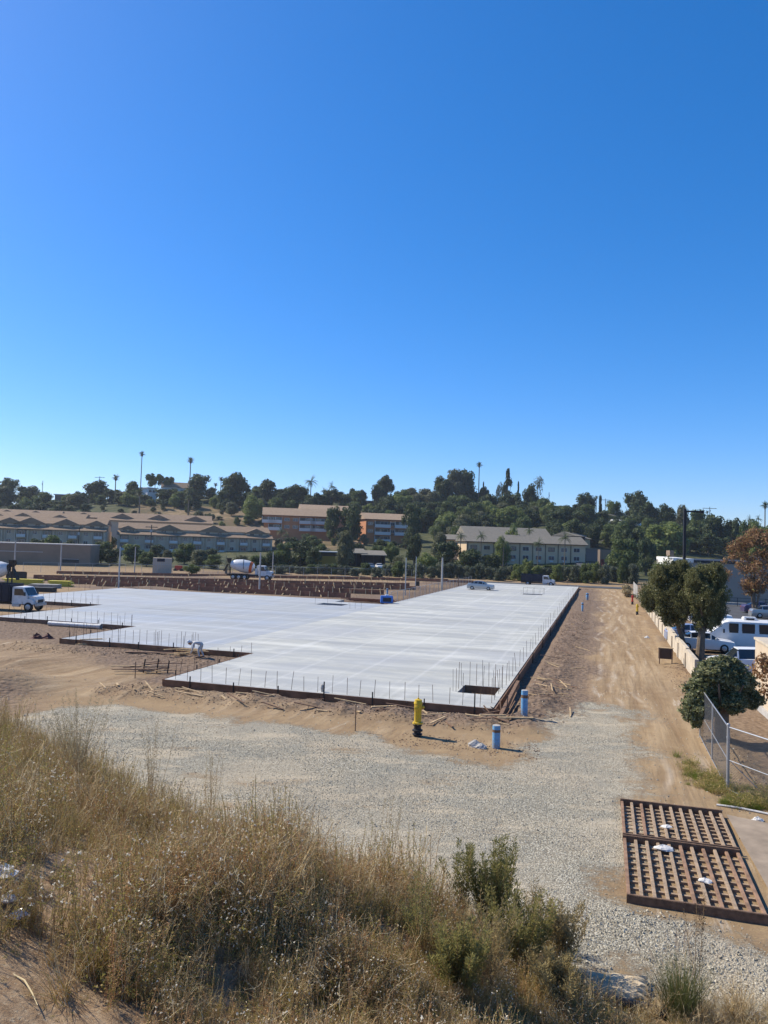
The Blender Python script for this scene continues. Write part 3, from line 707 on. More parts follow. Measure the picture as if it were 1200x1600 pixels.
# ------------------------------------------------------------------ steel rumble plates
MT['dusty2'] = simple('redder_rusted_rail', (.27, .165, .105), .9, .0, .35, 5, .3)
MT['dusty'] = simple('dusty_rusted_rail', (.33, .24, .16), .9, .0, .3, 8, .3)
e_u0, e_u1 = -16.95, -10.3; e_v0, e_v1 = -5.25, -8.18
c1 = G(965, 1249, .15); c2 = G(985, 1402, .15); c3 = G(1124, 1269, .15)
u1c, v1c = toUV(c1); u2c, v2c = toUV(c2); u3c, v3c = toUV(c3)
PLW = abs(v3c - v1c) * 1.0; PLU1 = u1c; PLU0 = u2c; PLV = (v1c + v2c) / 2
for pi_, (ua, ub, lb) in enumerate(((u1c - (u1c - u2c) * .445, u1c, 'farther rusty steel rumble plate lying on the gravel by the fence'), (u2c, u1c - (u1c - u2c) * .455, 'nearer rusty steel rumble plate with dark front beam'))):
    t = empty('steel_grate', UV(ua, PLV, 0), lb, 'steel grate', SITE_RZ)
    L = ub - ua; W = PLW
    for (x0, x1, y0, y1, m) in ((0, .07, -W, 0, 0), (L - .07, L, -W, 0, 0)):
        MB().box(x0, x1, y0, y1, -.12, .2).build('end_beam', MT['rust'], t, bevel=.008)
        MB().box(x0 + .006, x1 - .006, y0 + .01, y1 - .01, .15, .156).build('painted_edge', MT['yellowp'], t)
    for k in range(11):
        y = -.05 - (W - .1) * k / 10
        MB().box(.071, L - .071, y - .042, y + .042, .07, .135 + rnd.uniform(-.008, .008)).build('rail', rnd.choice([MT['dusty'], MT['dusty2'], MT['dusty']]), t, bevel=.01)
    nb = 9
    for k in range(nb):
        x = L * (k + 1) / (nb + 1)
        MB().box(x - .036, x + .036, -W + .01, -.01, .0, .062).build('cross_bar', MT['dusty'], t)
    MB().box(.072, L - .072, -W + .01, -.01, -.1, -.06).build('pan_floor', simple('gap_shade_mud', (.045, .033, .025), .9, 0, .6, 9), t)  # pan mud coloured darker to deepen the shade between the rails
for (du, dv, s, lb) in ((.47, .34, .14, 'white crumpled rag lying on the seam of the two grates'), (.22, .62, .10, 'pinkish paper scrap lying in the nearer grate'), (.72, .42, .09, 'pale paper scrap lying in the farther grate')):
    b = MB(); vs = []
    for j in range(4):
        for i in range(9):
            a = i / 9 * 6.283; r = s * (1.3, 1.2, .8, .2)[j] * rnd.uniform(.7, 1.25); vs.append((r * 1.3 * math.cos(a), r * math.sin(a), s * .22 * j * rnd.uniform(.8, 1.2)))
    b.add(vs, [(j * 9 + i, j * 9 + (i + 1) % 9, (j + 1) * 9 + (i + 1) % 9, (j + 1) * 9 + i) for j in range(3) for i in range(9)] + [tuple(range(27, 36))])
    tag(b.build('paper_scrap', MT['cloth'], loc=UV(PLU0 + (PLU1 - PLU0) * du, PLV - PLW * dv, .14)), lb, 'litter')

# ------------------------------------------------------------------ footing rows in the unfinished field
def footing_row(pl, pr, label, h=.55, step=1.25, dbl=False):
    a = G(*pl); b = G(*pr); d = b - a; L = d.length; rz = math.atan2(d.y, d.x)
    t = empty('footing_form', a, label, 'formwork', rz, 'rows of footing forms in the unfinished field')
    nb = int(L / 4.9)
    for s, y in enumerate((0, .9) if dbl else (0,)):
        for k in range(nb):
            z = rnd.uniform(-.03, .03)
            MB().box(k * L / nb + .02, (k + 1) * L / nb - .02, y - .03, y + .03, 0, h + z).build('form_board', MT['redform'], t)
    br_ = MB().bar((0, -.55, .02), (0, -.05, h + .18), .09, .13).mesh('brace', MT['wood'])
    st_ = MB().bar((0, -.5, 0), (0, .95, h + .06), .09, .13).mesh('brace', MT['wood'])
    n = int(L / step)
    for k in range(n):
        x = (k + .5 + rnd.uniform(-.25, .25)) * L / n
        if rnd.random() < .12: continue
        link('brace', br_ if rnd.random() < .6 else st_, t, (x, 0, 0), rnd.uniform(-.5, .5), rnd.uniform(.8, 1.15))
    return t
footing_row((88, 896.5), (700, 908.5), 'farthest row of reddish footing forms across the field', .55, 1.8)
footing_row((52, 904), (640, 916.5), 'second farthest row of reddish footing forms, behind the slab', .65, 1.3)
footing_row((60, 907), (650, 922), 'third farthest row of reddish footing forms, behind the slab', .65, 1.6)
footing_row((95, 911.5), (600, 929), 'middle row of reddish footing forms with many pale braces', .7, 1.2)
footing_row((150, 916), (548, 934.5), 'row of reddish footing forms nearest to the damp slab', .65, 1.3)
footing_row((565, 905), (740, 911), 'short dark footing row near the silver car', .5, 3)
# rebar standing in the field
t = empty('footing_rebar', G(480, 912), 'thin upright rebar standing over the far footing rows', 'rebar')
base = G(480, 912); me_ = MB().tube([(0, 0, 0), (0, 0, 1.6)], .018, 4).mesh('rod', MT['rebar'])
for k in range(70):
    p = G(430 + 280 * rnd.random(), 905 + rnd.random() * 16); link('rod', me_, t, p - base)
t = empty('footing_rebar', G(120, 921), 'thin upright rebar standing behind the left end of the slab', 'rebar'); base = G(120, 921)
for k in range(22):
    p = G(70 + 330 * rnd.random(), 916 + rnd.random() * 10); link('rod', me_, t, p - base, scale=(1, 1, .8))
# red and yellow site equipment in the field
b = empty('rebar_mat', UV(60, 24, 0), 'low pile of reddish rebar mats behind the slab opening', 'rebar', SITE_RZ)
for k in range(14): MB().bar((rnd.uniform(-1, 1), rnd.uniform(-4.5, -2), .1 + k * .03), (rnd.uniform(-1, 1), rnd.uniform(2, 4.5), .12 + k * .03), .07).build('bar_bundle', MT['redform'], b)
yl = simple('yellow_form_panel', (.62, .50, .06), .6)
for px, py, w, lb in ((37, 913, 5.5, 'stack of bright yellow form panels left of the field'), (95, 916, 3, 'small stack of yellow form panels behind the slab corner')):
    t = empty('panel_stack', G(px, py), lb, 'form panels')
    for k in range(5):
        MB().box(-w / 2 + rnd.uniform(-.3, .3), w / 2 + rnd.uniform(-.3, .3), -.6, .6, .02 + k * .16, .15 + k * .16).build('panel', yl, t)
for px, py, w, lb in ((70, 919, 4, 'low grey stack of sheets between the yellow form panels'), (55, 924, 5, 'dark flat board pile at the back corner of the slab')):
    t = empty('sheet_stack', G(px, py), lb, 'sheets')
    for k in range(4): MB().box(-w / 2 + rnd.uniform(-.2, .2), w / 2, -.8, .8, .02 + k * .14, .14 + k * .14).build('sheet', MT['slabedge'] if 'grey' in lb else MT['stake'], t)

def workers_box(): pass
# ------------------------------------------------------------------ poles standing on the site
for px, py, top, r, m, lb in ((690, 925, 872, .16, 'conc', 'thick white post at the left edge of the long slab, right of the others'), (633, 930, 872, .08, 'steel', 'thin grey pole just left of the thick white post'),
                           (649, 921, 870, .07, 'steel', 'slim dark pole close behind the thick white post'), (405, 924, 864, .13, 'conc', 'tall white post in front of the cement mixer cab'),
                           (425.5, 904, 863, .10, 'conc', 'thin white post just behind the cement mixer'), (185, 921, 855, .12, 'conc', 'tall pale pole left of centre in the footing field'),
                           (210, 897, 855, .12, 'conc', 'pale pole behind the footing rows, right of the tallest one'), (94, 895, 851, .14, 'conc', 'pale pole standing left in front of the tan wall'),
                           (22, 893, 845, .14, 'conc', 'pale pole beside the left concrete truck'), (716, 916, 902, .1, 'wood2', 'short wooden post beyond the thick white post')):
    p = G(px, py); h = D(px, top, p.y).z
    t = empty('site_pole', p, lb, 'pole')
    MB().lathe([(r, -.3), (r, h * .5), (r * .8, h)], 10).build('shaft', MT[m], t, smooth=True)
    MB().lathe([(r * .95, h), (r * .95, h + .04), (.01, h + .06)], 10).build('cap', MT['steel'], t)
# small equipment stand
t = empty('equipment_stand', G(652, 920), 'dark equipment box on a stand beside the slim pole', 'equipment')
MB().box(-.35, .35, -.3, .3, .5, 1.3).build('cabinet', MT['stake'], t)
for x in (-.3, .3): MB().bar((x, 0, 0), (x, 0, .5), .06).build('leg', MT['stake'], t)
# blue generator
t = empty('generator', UV(56.3, 20.9, 0), 'bright blue generator box at the corner of the two slabs', 'generator', SITE_RZ - 1.2)
MB().box(-.75, .75, -.45, .45, .38, 1.25).build('housing', MT['blue2'], t, bevel=.05)
MB().box(-.5, .5, -.475, -.45, .55, 1.05).build('louvre_panel', MT['black'], t)
MB().box(-.2, .2, -.2, .2, 1.25, 1.42).build('tank', MT['white'], t)
for x in (-.5, .5):
    for y in (-.5, .5): MB().lathe([(.2, -.07), (.2, .07)], 14, M=Matrix.Translation((x, y, .2)) @ Matrix.Rotation(1.5708, 4, 'X')).build('wheel', MT['rubber'], t)
MB().bar((.75, 0, .35), (1.5, 0, .3), .07).build('tow_bar', MT['orange'], t)
# opening guard frame on the far slab
t = empty('edge_rail', UV(90.4, 4.4, .35), 'low thin guard frame over the far slab opening', 'guard rail', SITE_RZ)
for y in (0, 1.6, 3.3): MB().bar((0, y, 0), (0, y, 1.0), .04).build('post', MT['rebar'], t)
MB().bar((0, 0, .98), (0, 3.3, .98), .03).build('top_bar', MT['rebar'], t)

# ------------------------------------------------------------------ vehicles
def wheel(parent, x, y, r, w=.24, rimmat='steel'):
    M = Matrix.Translation((x, y, r)) @ Matrix.Rotation(math.pi / 2, 4, 'X')
    s = 1 if y > 0 else -1
    t = MB().lathe([(r * .6, -w / 2), (r * .93, -w / 2), (r, -w * .3), (r, w * .3), (r * .93, w / 2), (r * .6, w / 2)], 22, M=M).build('wheel', MT['rubber'], parent, smooth=True)
    MB().lathe([(r * .6, -w * .48), (r * .55, -w * .52), (r * .2, -w * .56), (.01, -w * .56)], 18, M=M, cap=False).build('rim', MT[rimmat], t, smooth=True)
    MB().lathe([(r * .6, w * .48), (r * .55, w * .52), (r * .2, w * .56), (.01, w * .56)], 18, M=M, cap=False).build('rim', MT[rimmat], t, smooth=True)
def loft(mb, sts, mi=0):
    """stations (x, [(y, z)...]) half outlines mirrored in y"""
    vs = []; n = len(sts[0][1]) * 2
    for x, hp in sts:
        ring = [(x if not isinstance(x, tuple) else x[0], -y, z) for y, z in hp] + [(x, y, z) for y, z in hp[::-1]]
        vs += ring
    fs = []
    for i in range(len(sts) - 1):
        for k in range(n): fs.append((i * n + k, i * n + (k + 1) % n, (i + 1) * n + (k + 1) % n, (i + 1) * n + k))
    fs.append(tuple(range(n))[::-1]); fs.append(tuple(range((len(sts) - 1) * n, len(sts) * n)))
    mb.add(vs, fs, mi)
def car(name, loc, rz, label, cat, paint, L=4.7, W=1.82, H=1.45, kind='sedan', group=None):
    t = empty(name, loc, label, cat, rz, group); w = W / 2
    cl = .18
    if kind == 'sedan': belt = .62 * H; hood = (.0, .18, .30, .45, .75, .88, 1.0); roof = [(.33, .47, .62, .78)]
    prof = {'sedan': [(0, .50, .34), (.02, .62, .42), (.10, .66, .50), (.28, .72, .56), (.45, .76, .60), (.62, .78, .61), (.85, .80, .62), (.96, .76, .56), (1.0, .60, .40)],
            'suv': [(0, .46, .34), (.02, .58, .48), (.10, .63, .56), (.26, .70, .60), (.45, .72, .61), (.70, .74, .61), (.92, .74, .60), (.985, .70, .55), (1.0, .5, .4)]}[kind]
    sts = []
    for x, top, mid in prof:
        zt = top * H * (.92 if kind == 'sedan' else .88); ww = w * (.86 if x in (0, 1.0) else (.96 if x < .05 or x > .95 else 1))
        sts.append((L / 2 - x * L, [(ww * .9, cl), (ww, cl + .16), (ww, mid * H * .8), (ww * .97, zt - .05), (ww * .85, zt)]))
    b = MB(); loft(b, sts); b.build('body', MT[paint], t, smooth=True)
    g = {'sedan': [(.27, .70, .70), (.42, .97, .985), (.60, 1, 1), (.70, .97, .98), (.88, .72, .72)], 'suv': [(.25, .64, .64), (.36, .97, .97), (.60, 1, 1), (.90, .98, .98), (.985, .66, .66)]}[kind]
    b = MB(); zb = (.66 if kind == 'sedan' else .6) * H
    sts = [(L / 2 - x * L, [(w * .93, zb), (w * .93 - (tp * H - zb) * .32, max(tp * H - .03, zb + .01)), (w * .60, max(tp * H, zb + .02))]) for x, tp, _ in g]
    loft(b, sts); b.build('window_glass', MT['glass'], t, smooth=True)
    b = MB(); xs_ = [L / 2 - g[1][0] * L + .05, L / 2 - g[2][0] * L, L / 2 - g[3][0] * L - .05]; hs_ = [g[1][1] * H, H, g[3][1] * H]
    sts = [(x, [(w * .62 + .06, z - .05), (w * .66, z + .0), (w * .45, z + .02)]) for x, z in zip(xs_, hs_)]
    loft(b, sts); b.build('roof_panel', MT[paint], t, smooth=True)
    for s in (-1, 1):
        for x in (g[2][0] - .02, g[3][0] + .03, g[1][0] - .02):
            z1 = np.interp(x, [q[0] for q in g], [q[1] for q in g]) * H
            MB().bar((L / 2 - x * L, s * w * .955, zb), (L / 2 - x * L, s * (w * .955 - (z1 - zb) * .30), z1 - .02), .09, .03).build('pillar', MT[paint], t)
        MB().box(L / 2 - .10, L / 2 + .0, s * w * .55 - .17, s * w * .55 + .17, .50 * H * .9, .50 * H * 1.03).build('headlight', MT['chrome'], t, bevel=.02)
        MB().box(-L / 2 - .0, -L / 2 + .10, s * w * .6 - .16, s * w * .6 + .16, .5 * H * .95, .5 * H * 1.12).build('tail_light', MT['red'], t, bevel=.02)
        MB().box(L * .5 - .31 * L - .09, L * .5 - .31 * L + .09, s * (w + .02) - .07, s * (w + .02) + .07, zb + .0, zb + .13).build('mirror', MT[paint], t, bevel=.02)
        for x in (.185, .80): wheel(t, L / 2 - x * L, s * (w - .10), .32 if kind == 'sedan' else .36)
    return t

def truck_cab(t, x0, L, W, H, z0=.55, mat='white', bonnet=.95):
    """conventional cab facing +x, back of the cab at x0"""
    cabL = L - bonnet; w = W / 2; zb = z0 + (H - z0) * .50; zh = z0 + (H - z0) * .52
    b = MB()
    b.side([(x0, z0), (x0 + cabL + .1, z0), (x0 + cabL + .1, zb), (x0 + cabL - .35, H - .05), (x0 + cabL - .5, H), (x0 + .05, H), (x0, H - .08)], -w * .92, w * .92)
    cab = b.build('cab', MT[mat], t, bevel=.04)
    b = MB(); b.side([(x0 + cabL + .1, z0 + .05), (x0 + L - .05, z0 + .05), (x0 + L, zh - .35), (x0 + L - .12, zh - .12), (x0 + cabL + .1, zh)], -w * .72, w * .72); b.build('hood', MT[mat], t, bevel=.05)
    for s in (-1, 1):
        b = MB(); b.side([(x0 + .25, zb + .02), (x0 + cabL - .12, zb + .02), (x0 + cabL - .42, H - .18), (x0 + .25, H - .18)], s * w * .925 - .012, s * w * .925 + .012); b.build('side_window', MT['glass'], cab)
        b = MB(); b.side([(x0 + L - 1.15, z0), (x0 + L - 1.1, z0 + .42), (x0 + L - .9, z0 + .52), (x0 + L - .35, z0 + .5), (x0 + L - .12, z0 + .25), (x0 + L - .12, z0)], s * w * .99 - .14 * s - .1, s * w * .99 - .14 * s + .1); b.build('fender', MT[mat], t, bevel=.02)
        MB().box(x0 + L - .05, x0 + L + .01, s * w * .62 - .12, s * w * .62 + .12, z0 + .25, z0 + .42).build('headlight', MT['chrome'], t)
        MB().box(x0 + cabL - .1, x0 + cabL, s * (w + .12) - .08, s * (w + .12) + .08, zb, zb + .35).build('mirror', MT['black'], t)
    b = MB(); b.add([(x0 + cabL + .115, -w * .8, zb + .03), (x0 + cabL + .115, w * .8, zb + .03), (x0 + cabL - .31, w * .75, H - .1), (x0 + cabL - .31, -w * .75, H - .1)], [(0, 1, 2, 3)]); b.build('windshield', MT['glass'], cab)
    MB().box(x0 + L - .01, x0 + L + .015, -w * .45, w * .45, z0 + .15, zh - .4).build('grille', MT['black'], t)
    MB().box(x0 + L - .05, x0 + L + .12, -w * .9, w * .9, z0 - .15, z0 + .08).build('bumper', MT['steel'], t, bevel=.02)

# silver sedan on the slab, facing right
p = G(751, 921.5, .35); car('silver_car', p, SITE_RZ - 1.5708, 'silver sedan parked on the far left edge of the long slab', 'car', 'silver', 4.5, 1.8, 1.5)

def dump_truck(loc, rz, label, boxL, boxH, H, matbox, z0=.62):
    t = empty('dump_truck', loc, label, 'truck', rz)
    MB().box(-boxL - .1, 2.4, -.42, .42, z0 - .1, z0 + .12).build('chassis', MT['black'], t)
    b = MB(); W = 1.15; z1 = z0 + .2; z2 = z1 + boxH
    b.box(-boxL, -.1, -W, W, z1, z1 + .1); b.box(-boxL, -boxL + .07, -W, W, z1 + .1, z2); b.box(-.17, -.1, -W, W, z1 + .1, z2)
    b.box(-boxL + .07, -.17, -W, -W + .07, z1 + .1, z2 - .001); b.box(-boxL + .07, -.17, W - .07, W, z1 + .1, z2 - .001)
    bx = b.build('dump_box', MT[matbox], t)
    for k in range(7):
        x = -boxL + .15 + (boxL - .4) * k / 6
        for s in (-1, 1): MB().box(x - .04, x + .04, s * (W + .03) - .03, s * (W + .03) + .03, z1 + .02, z2 - .05).build('side_rib', MT[matbox], bx)
    truck_cab(t, 0, 2.45, 2.0, H, z0)
    for s in (-1, 1):
        wheel(t, 1.75, s * .88, .45); wheel(t, -boxL * .68, s * .95, .45, .4)
        MB().box(-boxL - .06, -boxL + .0, s * .9 - .1, s * .9 + .1, z0, z0 + .12).build('tail_light', MT['red'], t)
        MB().box(.1, .9, s * .9 - .15, s * .9 + .15, z0 - .25, z0 + .0).build('fuel_tank', MT['steel'], t, bevel=.03)
    return t
p = G(848, 915.5, 0); dump_truck(p, SITE_RZ - 1.62, 'truck with long dark dump box and white cab beyond the slab', 4.3, 1.55, 2.15, 'navy')
p = G(26, 953.5, 0); dump_truck(p, -.12, 'nearer left truck with dark box body and white cab facing right', 4.8, 1.7, 2.35, 'navy', .7)

def mixer(loc, rz, label):
    t = empty('concrete_mixer_truck', loc, label, 'truck', rz)
    MB().box(-6.2, 1.8, -.45, .45, .75, 1.05).build('chassis', MT['black'], t)
    truck_cab(t, 0, 2.6, 2.3, 2.75, .85, 'white', 1.15)
    Md = Matrix.Translation((-5.4, 0, 2.75)) @ Matrix.Rotation(math.radians(-9), 4, 'Y').inverted() @ Matrix.Rotation(math.pi / 2, 4, 'Y')
    Md = Matrix.Translation((-5.5, 0, 2.95)) @ Matrix.Rotation(math.pi / 2 + math.radians(9), 4, 'Y')
    d = MB().lathe([(.55, 0), (.62, .05), (.98, .9), (1.22, 2.1), (1.22, 3.3), (1.12, 3.72)], 28, M=Md, cap=False).build('drum', MT['white'], t, smooth=True)
    MB().lathe([(1.12, 3.72), (1.0, 4.05), (.92, 4.25)], 28, M=Md, cap=False).build('orange_band', MT['orange'], d, smooth=True)
    MB().lathe([(.92, 4.25), (.6, 4.5), (.2, 4.55), (.01, 4.55)], 28, M=Md, cap=False).build('drum_front', MT['white'], d, smooth=True)
    MB().lathe([(.5, .05), (.4, .3), (.01, .35)], 20, M=Md, cap=False).build('drum_mouth', MT['black'], d, smooth=True)
    b = MB(); pts = [Md @ Vector(((1.13 + .12 * min(1, s * 2)) * math.cos(s * 7 - 1.2) * (1 if s > .3 else .93), (1.13 + .12 * min(1, s * 2)) * math.sin(s * 7 - 1.2), .9 + 2.1 * s)) for s in np.linspace(.25, .9, 24)]
    b.tube(pts, .05, 5); b.build('spiral_stripe', MT['black'], d)
    b = MB(); b.lathe([(.55, .0), (.35, -.6), (.2, -.9)], 14, M=Matrix.Translation((-5.9, 0, 4.0)), cap=False); b.lathe([(.5, 0), (.3, -.6)], 14, M=Matrix.Translation((-5.9, 0, 3.99)), cap=False); b.build('hopper', MT['black'], t, smooth=True)
    MB().bar((-6.1, 0, 2.9), (-6.9, .2, 1.5), .5, .12).build('chute', MT['stake'], t)
    for y in (-.5, .5): MB().bar((-5.7, y, 1.05), (-5.75, y, 3.5), .14).build('drum_support', MT['black'], t)
    MB().box(-.75, -.25, -.55, .55, 1.05, 2.2).build('front_pedestal', MT['white'], t, bevel=.03)
    MB().lathe([(.3, -.45), (.3, .45)], 14, M=Matrix.Translation((-.15, -.2, 2.55)) @ Matrix.Rotation(1.5708, 4, 'X')).build('water_tank', MT['white'], t, smooth=True)
    for s in (-1, 1):
        for x in (1.7, -2.6, -3.7, -4.8): wheel(t, x, s * .98, .52, .34)
        MB().box(-5.6, -1.9, s * .98 - .2, s * .98 + .2, 1.08, 1.13).build('mudguard', MT['black'], t)
    return t
p = G(405, 906.5, 0); mixer(p, -.05, 'white concrete mixer truck with orange drum band behind the footing rows')
p = G(-5, 914, 0)
p = G(-52, 921, 0); t = mixer(p, math.radians(177), 'second concrete truck cut off by the left edge, above the flatbed truck')
# spare wheel and outrigger seen at its rear
tr = empty('trailer_wheel', G(19.5, 909, 0) , 'upright spare wheel on a stand beside the left concrete truck', 'wheel', 0)
M = Matrix.Translation((0, 0, 2.9)) @ Matrix.Rotation(1.5708, 4, 'X')
MB().lathe([(.33, -.15), (.5, -.15), (.55, 0), (.5, .15), (.33, .15)], 20, M=M).build('tyre', MT['rubber'], tr, smooth=True)
MB().lathe([(.32, .1), (.1, .17), (.01, .17)], 16, M=M, cap=False).build('rim', MT['chrome'], tr, smooth=True)
MB().box(-1.2, 2.0, .2, .5, .3, 1.6).build('stand_body', MT['stake'], tr, bevel=.1)
MB().bar((0, .2, 1.5), (0, .2, 2.9), .15).build('stand_post', MT['stake'], tr)

# ------------------------------------------------------------------ the worker
def skin_figure(name, joints, edges, parent, mats, sub=1):
    me = bpy.data.meshes.new(name); names = list(joints)
    me.from_pydata([joints[k][0] for k in names], [(names.index(a), names.index(b)) for a, b in edges], [])
    o = bpy.data.objects.new(name, me); COL.objects.link(o)
    m = o.modifiers.new('s', 'SKIN'); m.use_smooth_shade = True
    for i, k in enumerate(names):
        r = joints[k][1]; me.skin_vertices[0].data[i].radius = (r, r) if not isinstance(r, tuple) else r
    me.skin_vertices[0].data[0].use_root = True
    o.modifiers.new('d', 'SUBSURF').levels = sub
    dg = bpy.context.evaluated_depsgraph_get(); nm = bpy.data.meshes.new_from_object(o.evaluated_get(dg))
    bpy.data.objects.remove(o); nm.name = name
    nm.materials.clear()
    for x in mats: nm.materials.append(x)
    return link(name, nm, parent)
def person(loc, rz, label):
    t = empty('person', loc, label, 'person', rz)
    whitec = simple('dusty_white_work_clothes', (.50, .49, .47), .9, 0, .12, 6)
    # bent at the hips, facing -x, hands down to the boards
    J = {'pelvis': ((0, 0, .86), .155), 'belly': ((-.14, 0, .95), .15), 'chest': ((-.38, 0, .99), .165), 'neck': ((-.56, 0, .98), .062), 'head0': ((-.64, 0, .97), .09), 'head1': ((-.72, 0, .93), .095), 'head2': ((-.77, 0, .86), .07)}
    E = [('pelvis', 'belly'), ('belly', 'chest'), ('chest', 'neck'), ('neck', 'head0'), ('head0', 'head1'), ('head1', 'head2')]
    for s, n in ((-1, 'L'), (1, 'R')):
        J.update({'sh' + n: ((-.46, s * .19, .95), .065), 'el' + n: ((-.50, s * .24, .64), .046), 'wr' + n: ((-.60, s * .17, .38), .033), 'pa' + n: ((-.63, s * .16, .30), .036),
                  'hip' + n: ((.02, s * .11, .82), .10), 'kn' + n: ((-.10 + .08 * s, s * .15, .46), .068), 'an' + n: ((.03 + .12 * s, s * .15, .09), .048), 'toe' + n: ((-.14 + .12 * s, s * .17, .035), .04)})
        E += [('chest', 'sh' + n), ('sh' + n, 'el' + n), ('el' + n, 'wr' + n), ('wr' + n, 'pa' + n), ('pelvis', 'hip' + n), ('hip' + n, 'kn' + n), ('kn' + n, 'an' + n), ('an' + n, 'toe' + n)]
    skin_figure('body', J, E, t, [whitec], 2)
    for s in (-1, 1):
        J = {'palm': ((-.63, s * .16, .30), .03)}; E = []
        for f in range(4):
            o = (f - 1.5) * .022; L = (.07, .08, .075, .06)[f]
            J['a%d' % f] = ((-.65, s * .16 + o, .26), .012); J['b%d' % f] = ((-.655, s * .16 + o, .26 - L * .55), .010); J['c%d' % f] = ((-.64, s * .16 + o, .26 - L), .008)
            E += [('palm', 'a%d' % f), ('a%d' % f, 'b%d' % f), ('b%d' % f, 'c%d' % f)]
        J['t0'] = ((-.60, s * .125, .275), .012); J['t1'] = ((-.60, s * .10, .24), .010); E += [('palm', 't0'), ('t0', 't1')]
        skin_figure('hand', J, E, t, [MT['skin']], 1)
        MB().side([(-.22 + .12 * s, .0), (.08 + .12 * s, .0), (.09 + .12 * s, .12), (-.02 + .12 * s, .13), (-.2 + .12 * s, .07)], s * .16 - .05, s * .16 + .05).build('boot', MT['wood2'], t, bevel=.02)
    hd = MB().lathe([(.085, -.11), (.098, -.03), (.10, .04), (.08, .10), (.03, .13)], 14, M=Matrix.Translation((-.71, 0, .91)) @ Matrix.Rotation(-.9, 4, 'Y')).build('face', MT['skin'], t, smooth=True)
    MB().lathe([(.02, .0), (.016, .03)], 6, M=Matrix.Translation((-.80, 0, .86)) @ Matrix.Rotation(-1.7, 4, 'Y')).build('nose', MT['skin'], hd)
    MB().lathe([(.155, 0), (.15, .015), (.118, .02), (.115, .08), (.08, .135), (.01, .155)], 16, M=Matrix.Translation((-.745, 0, .965)) @ Matrix.Rotation(-.75, 4, 'Y')).build('hard_hat', MT['white'], t, smooth=True)
    return t
person(surf(314, 1028), .15, 'worker in pale clothes and white hat bending over boards by the slab')

# loose clods and stones in the turned soil: one mass nobody could count
def clods(name, pts, smin, smax, mat, label):
    V = []; F = []
    base = np.array([(1, 0, 0), (-1, 0, 0), (0, 1, 0), (0, -1, 0), (0, 0, 1), (0, 0, -1)], float)
    fc = np.array([(0, 2, 4), (2, 1, 4), (1, 3, 4), (3, 0, 4), (2, 0, 5), (1, 2, 5), (3, 1, 5), (0, 3, 5)])
    rs = np.random.RandomState(3); n = len(pts)
    s = rs.uniform(smin, smax, (n, 1, 1)) * rs.uniform(.6, 1.2, (n, 6, 1)); an = rs.uniform(0, 6.28, n)
    B = np.repeat(base[None], n, 0) * s * np.array([1, .8, .6])
    c, sn = np.cos(an)[:, None], np.sin(an)[:, None]
    x = B[..., 0] * c - B[..., 1] * sn; y = B[..., 0] * sn + B[..., 1] * c
    V = np.stack([x + pts[:, 0:1], y + pts[:, 1:2], B[..., 2] + pts[:, 2:3]], -1).reshape(-1, 3)
    F = (fc[None] + 6 * np.arange(n)[:, None, None]).reshape(-1, 3)
    o = link(name, npmesh(name, V, F, mat)); tag(o, label, 'soil', kind='stuff'); return o
rs = np.random.RandomState(11)
P = []
for n_, (ua, ub, va, vb) in ((2600, (-3.2, -.3, -1.5, 19)), (2600, (0, 60, -3.3, -1.1)), (1200, (6.5, 10.2, 18, 34)), (1500, (-8, 20, -10.2, -8.6)), (500, (60, 120, -3, -1.2)), (700, (13, 19, 32, 46)), (400, (-6.5, -4.5, -2.5, 3))):
    u = rs.uniform(ua, ub, n_); v = rs.uniform(va, vb, n_)
    X_ = A0.x + UD.x * u + VD.x * v; Y_ = A0.y + UD.y * u + VD.y * v
    P.append(np.stack([X_, Y_, TZ(X_, Y_)], 1))
MT['clod'] = simple('dark_soil_clod', (.20, .135, .09), .95, 0, .35, 3, .3)
clods('loose_soil', np.concatenate(P), .012, .065, MT['clod'], 'loose brown clods of turned soil around the slab edges')
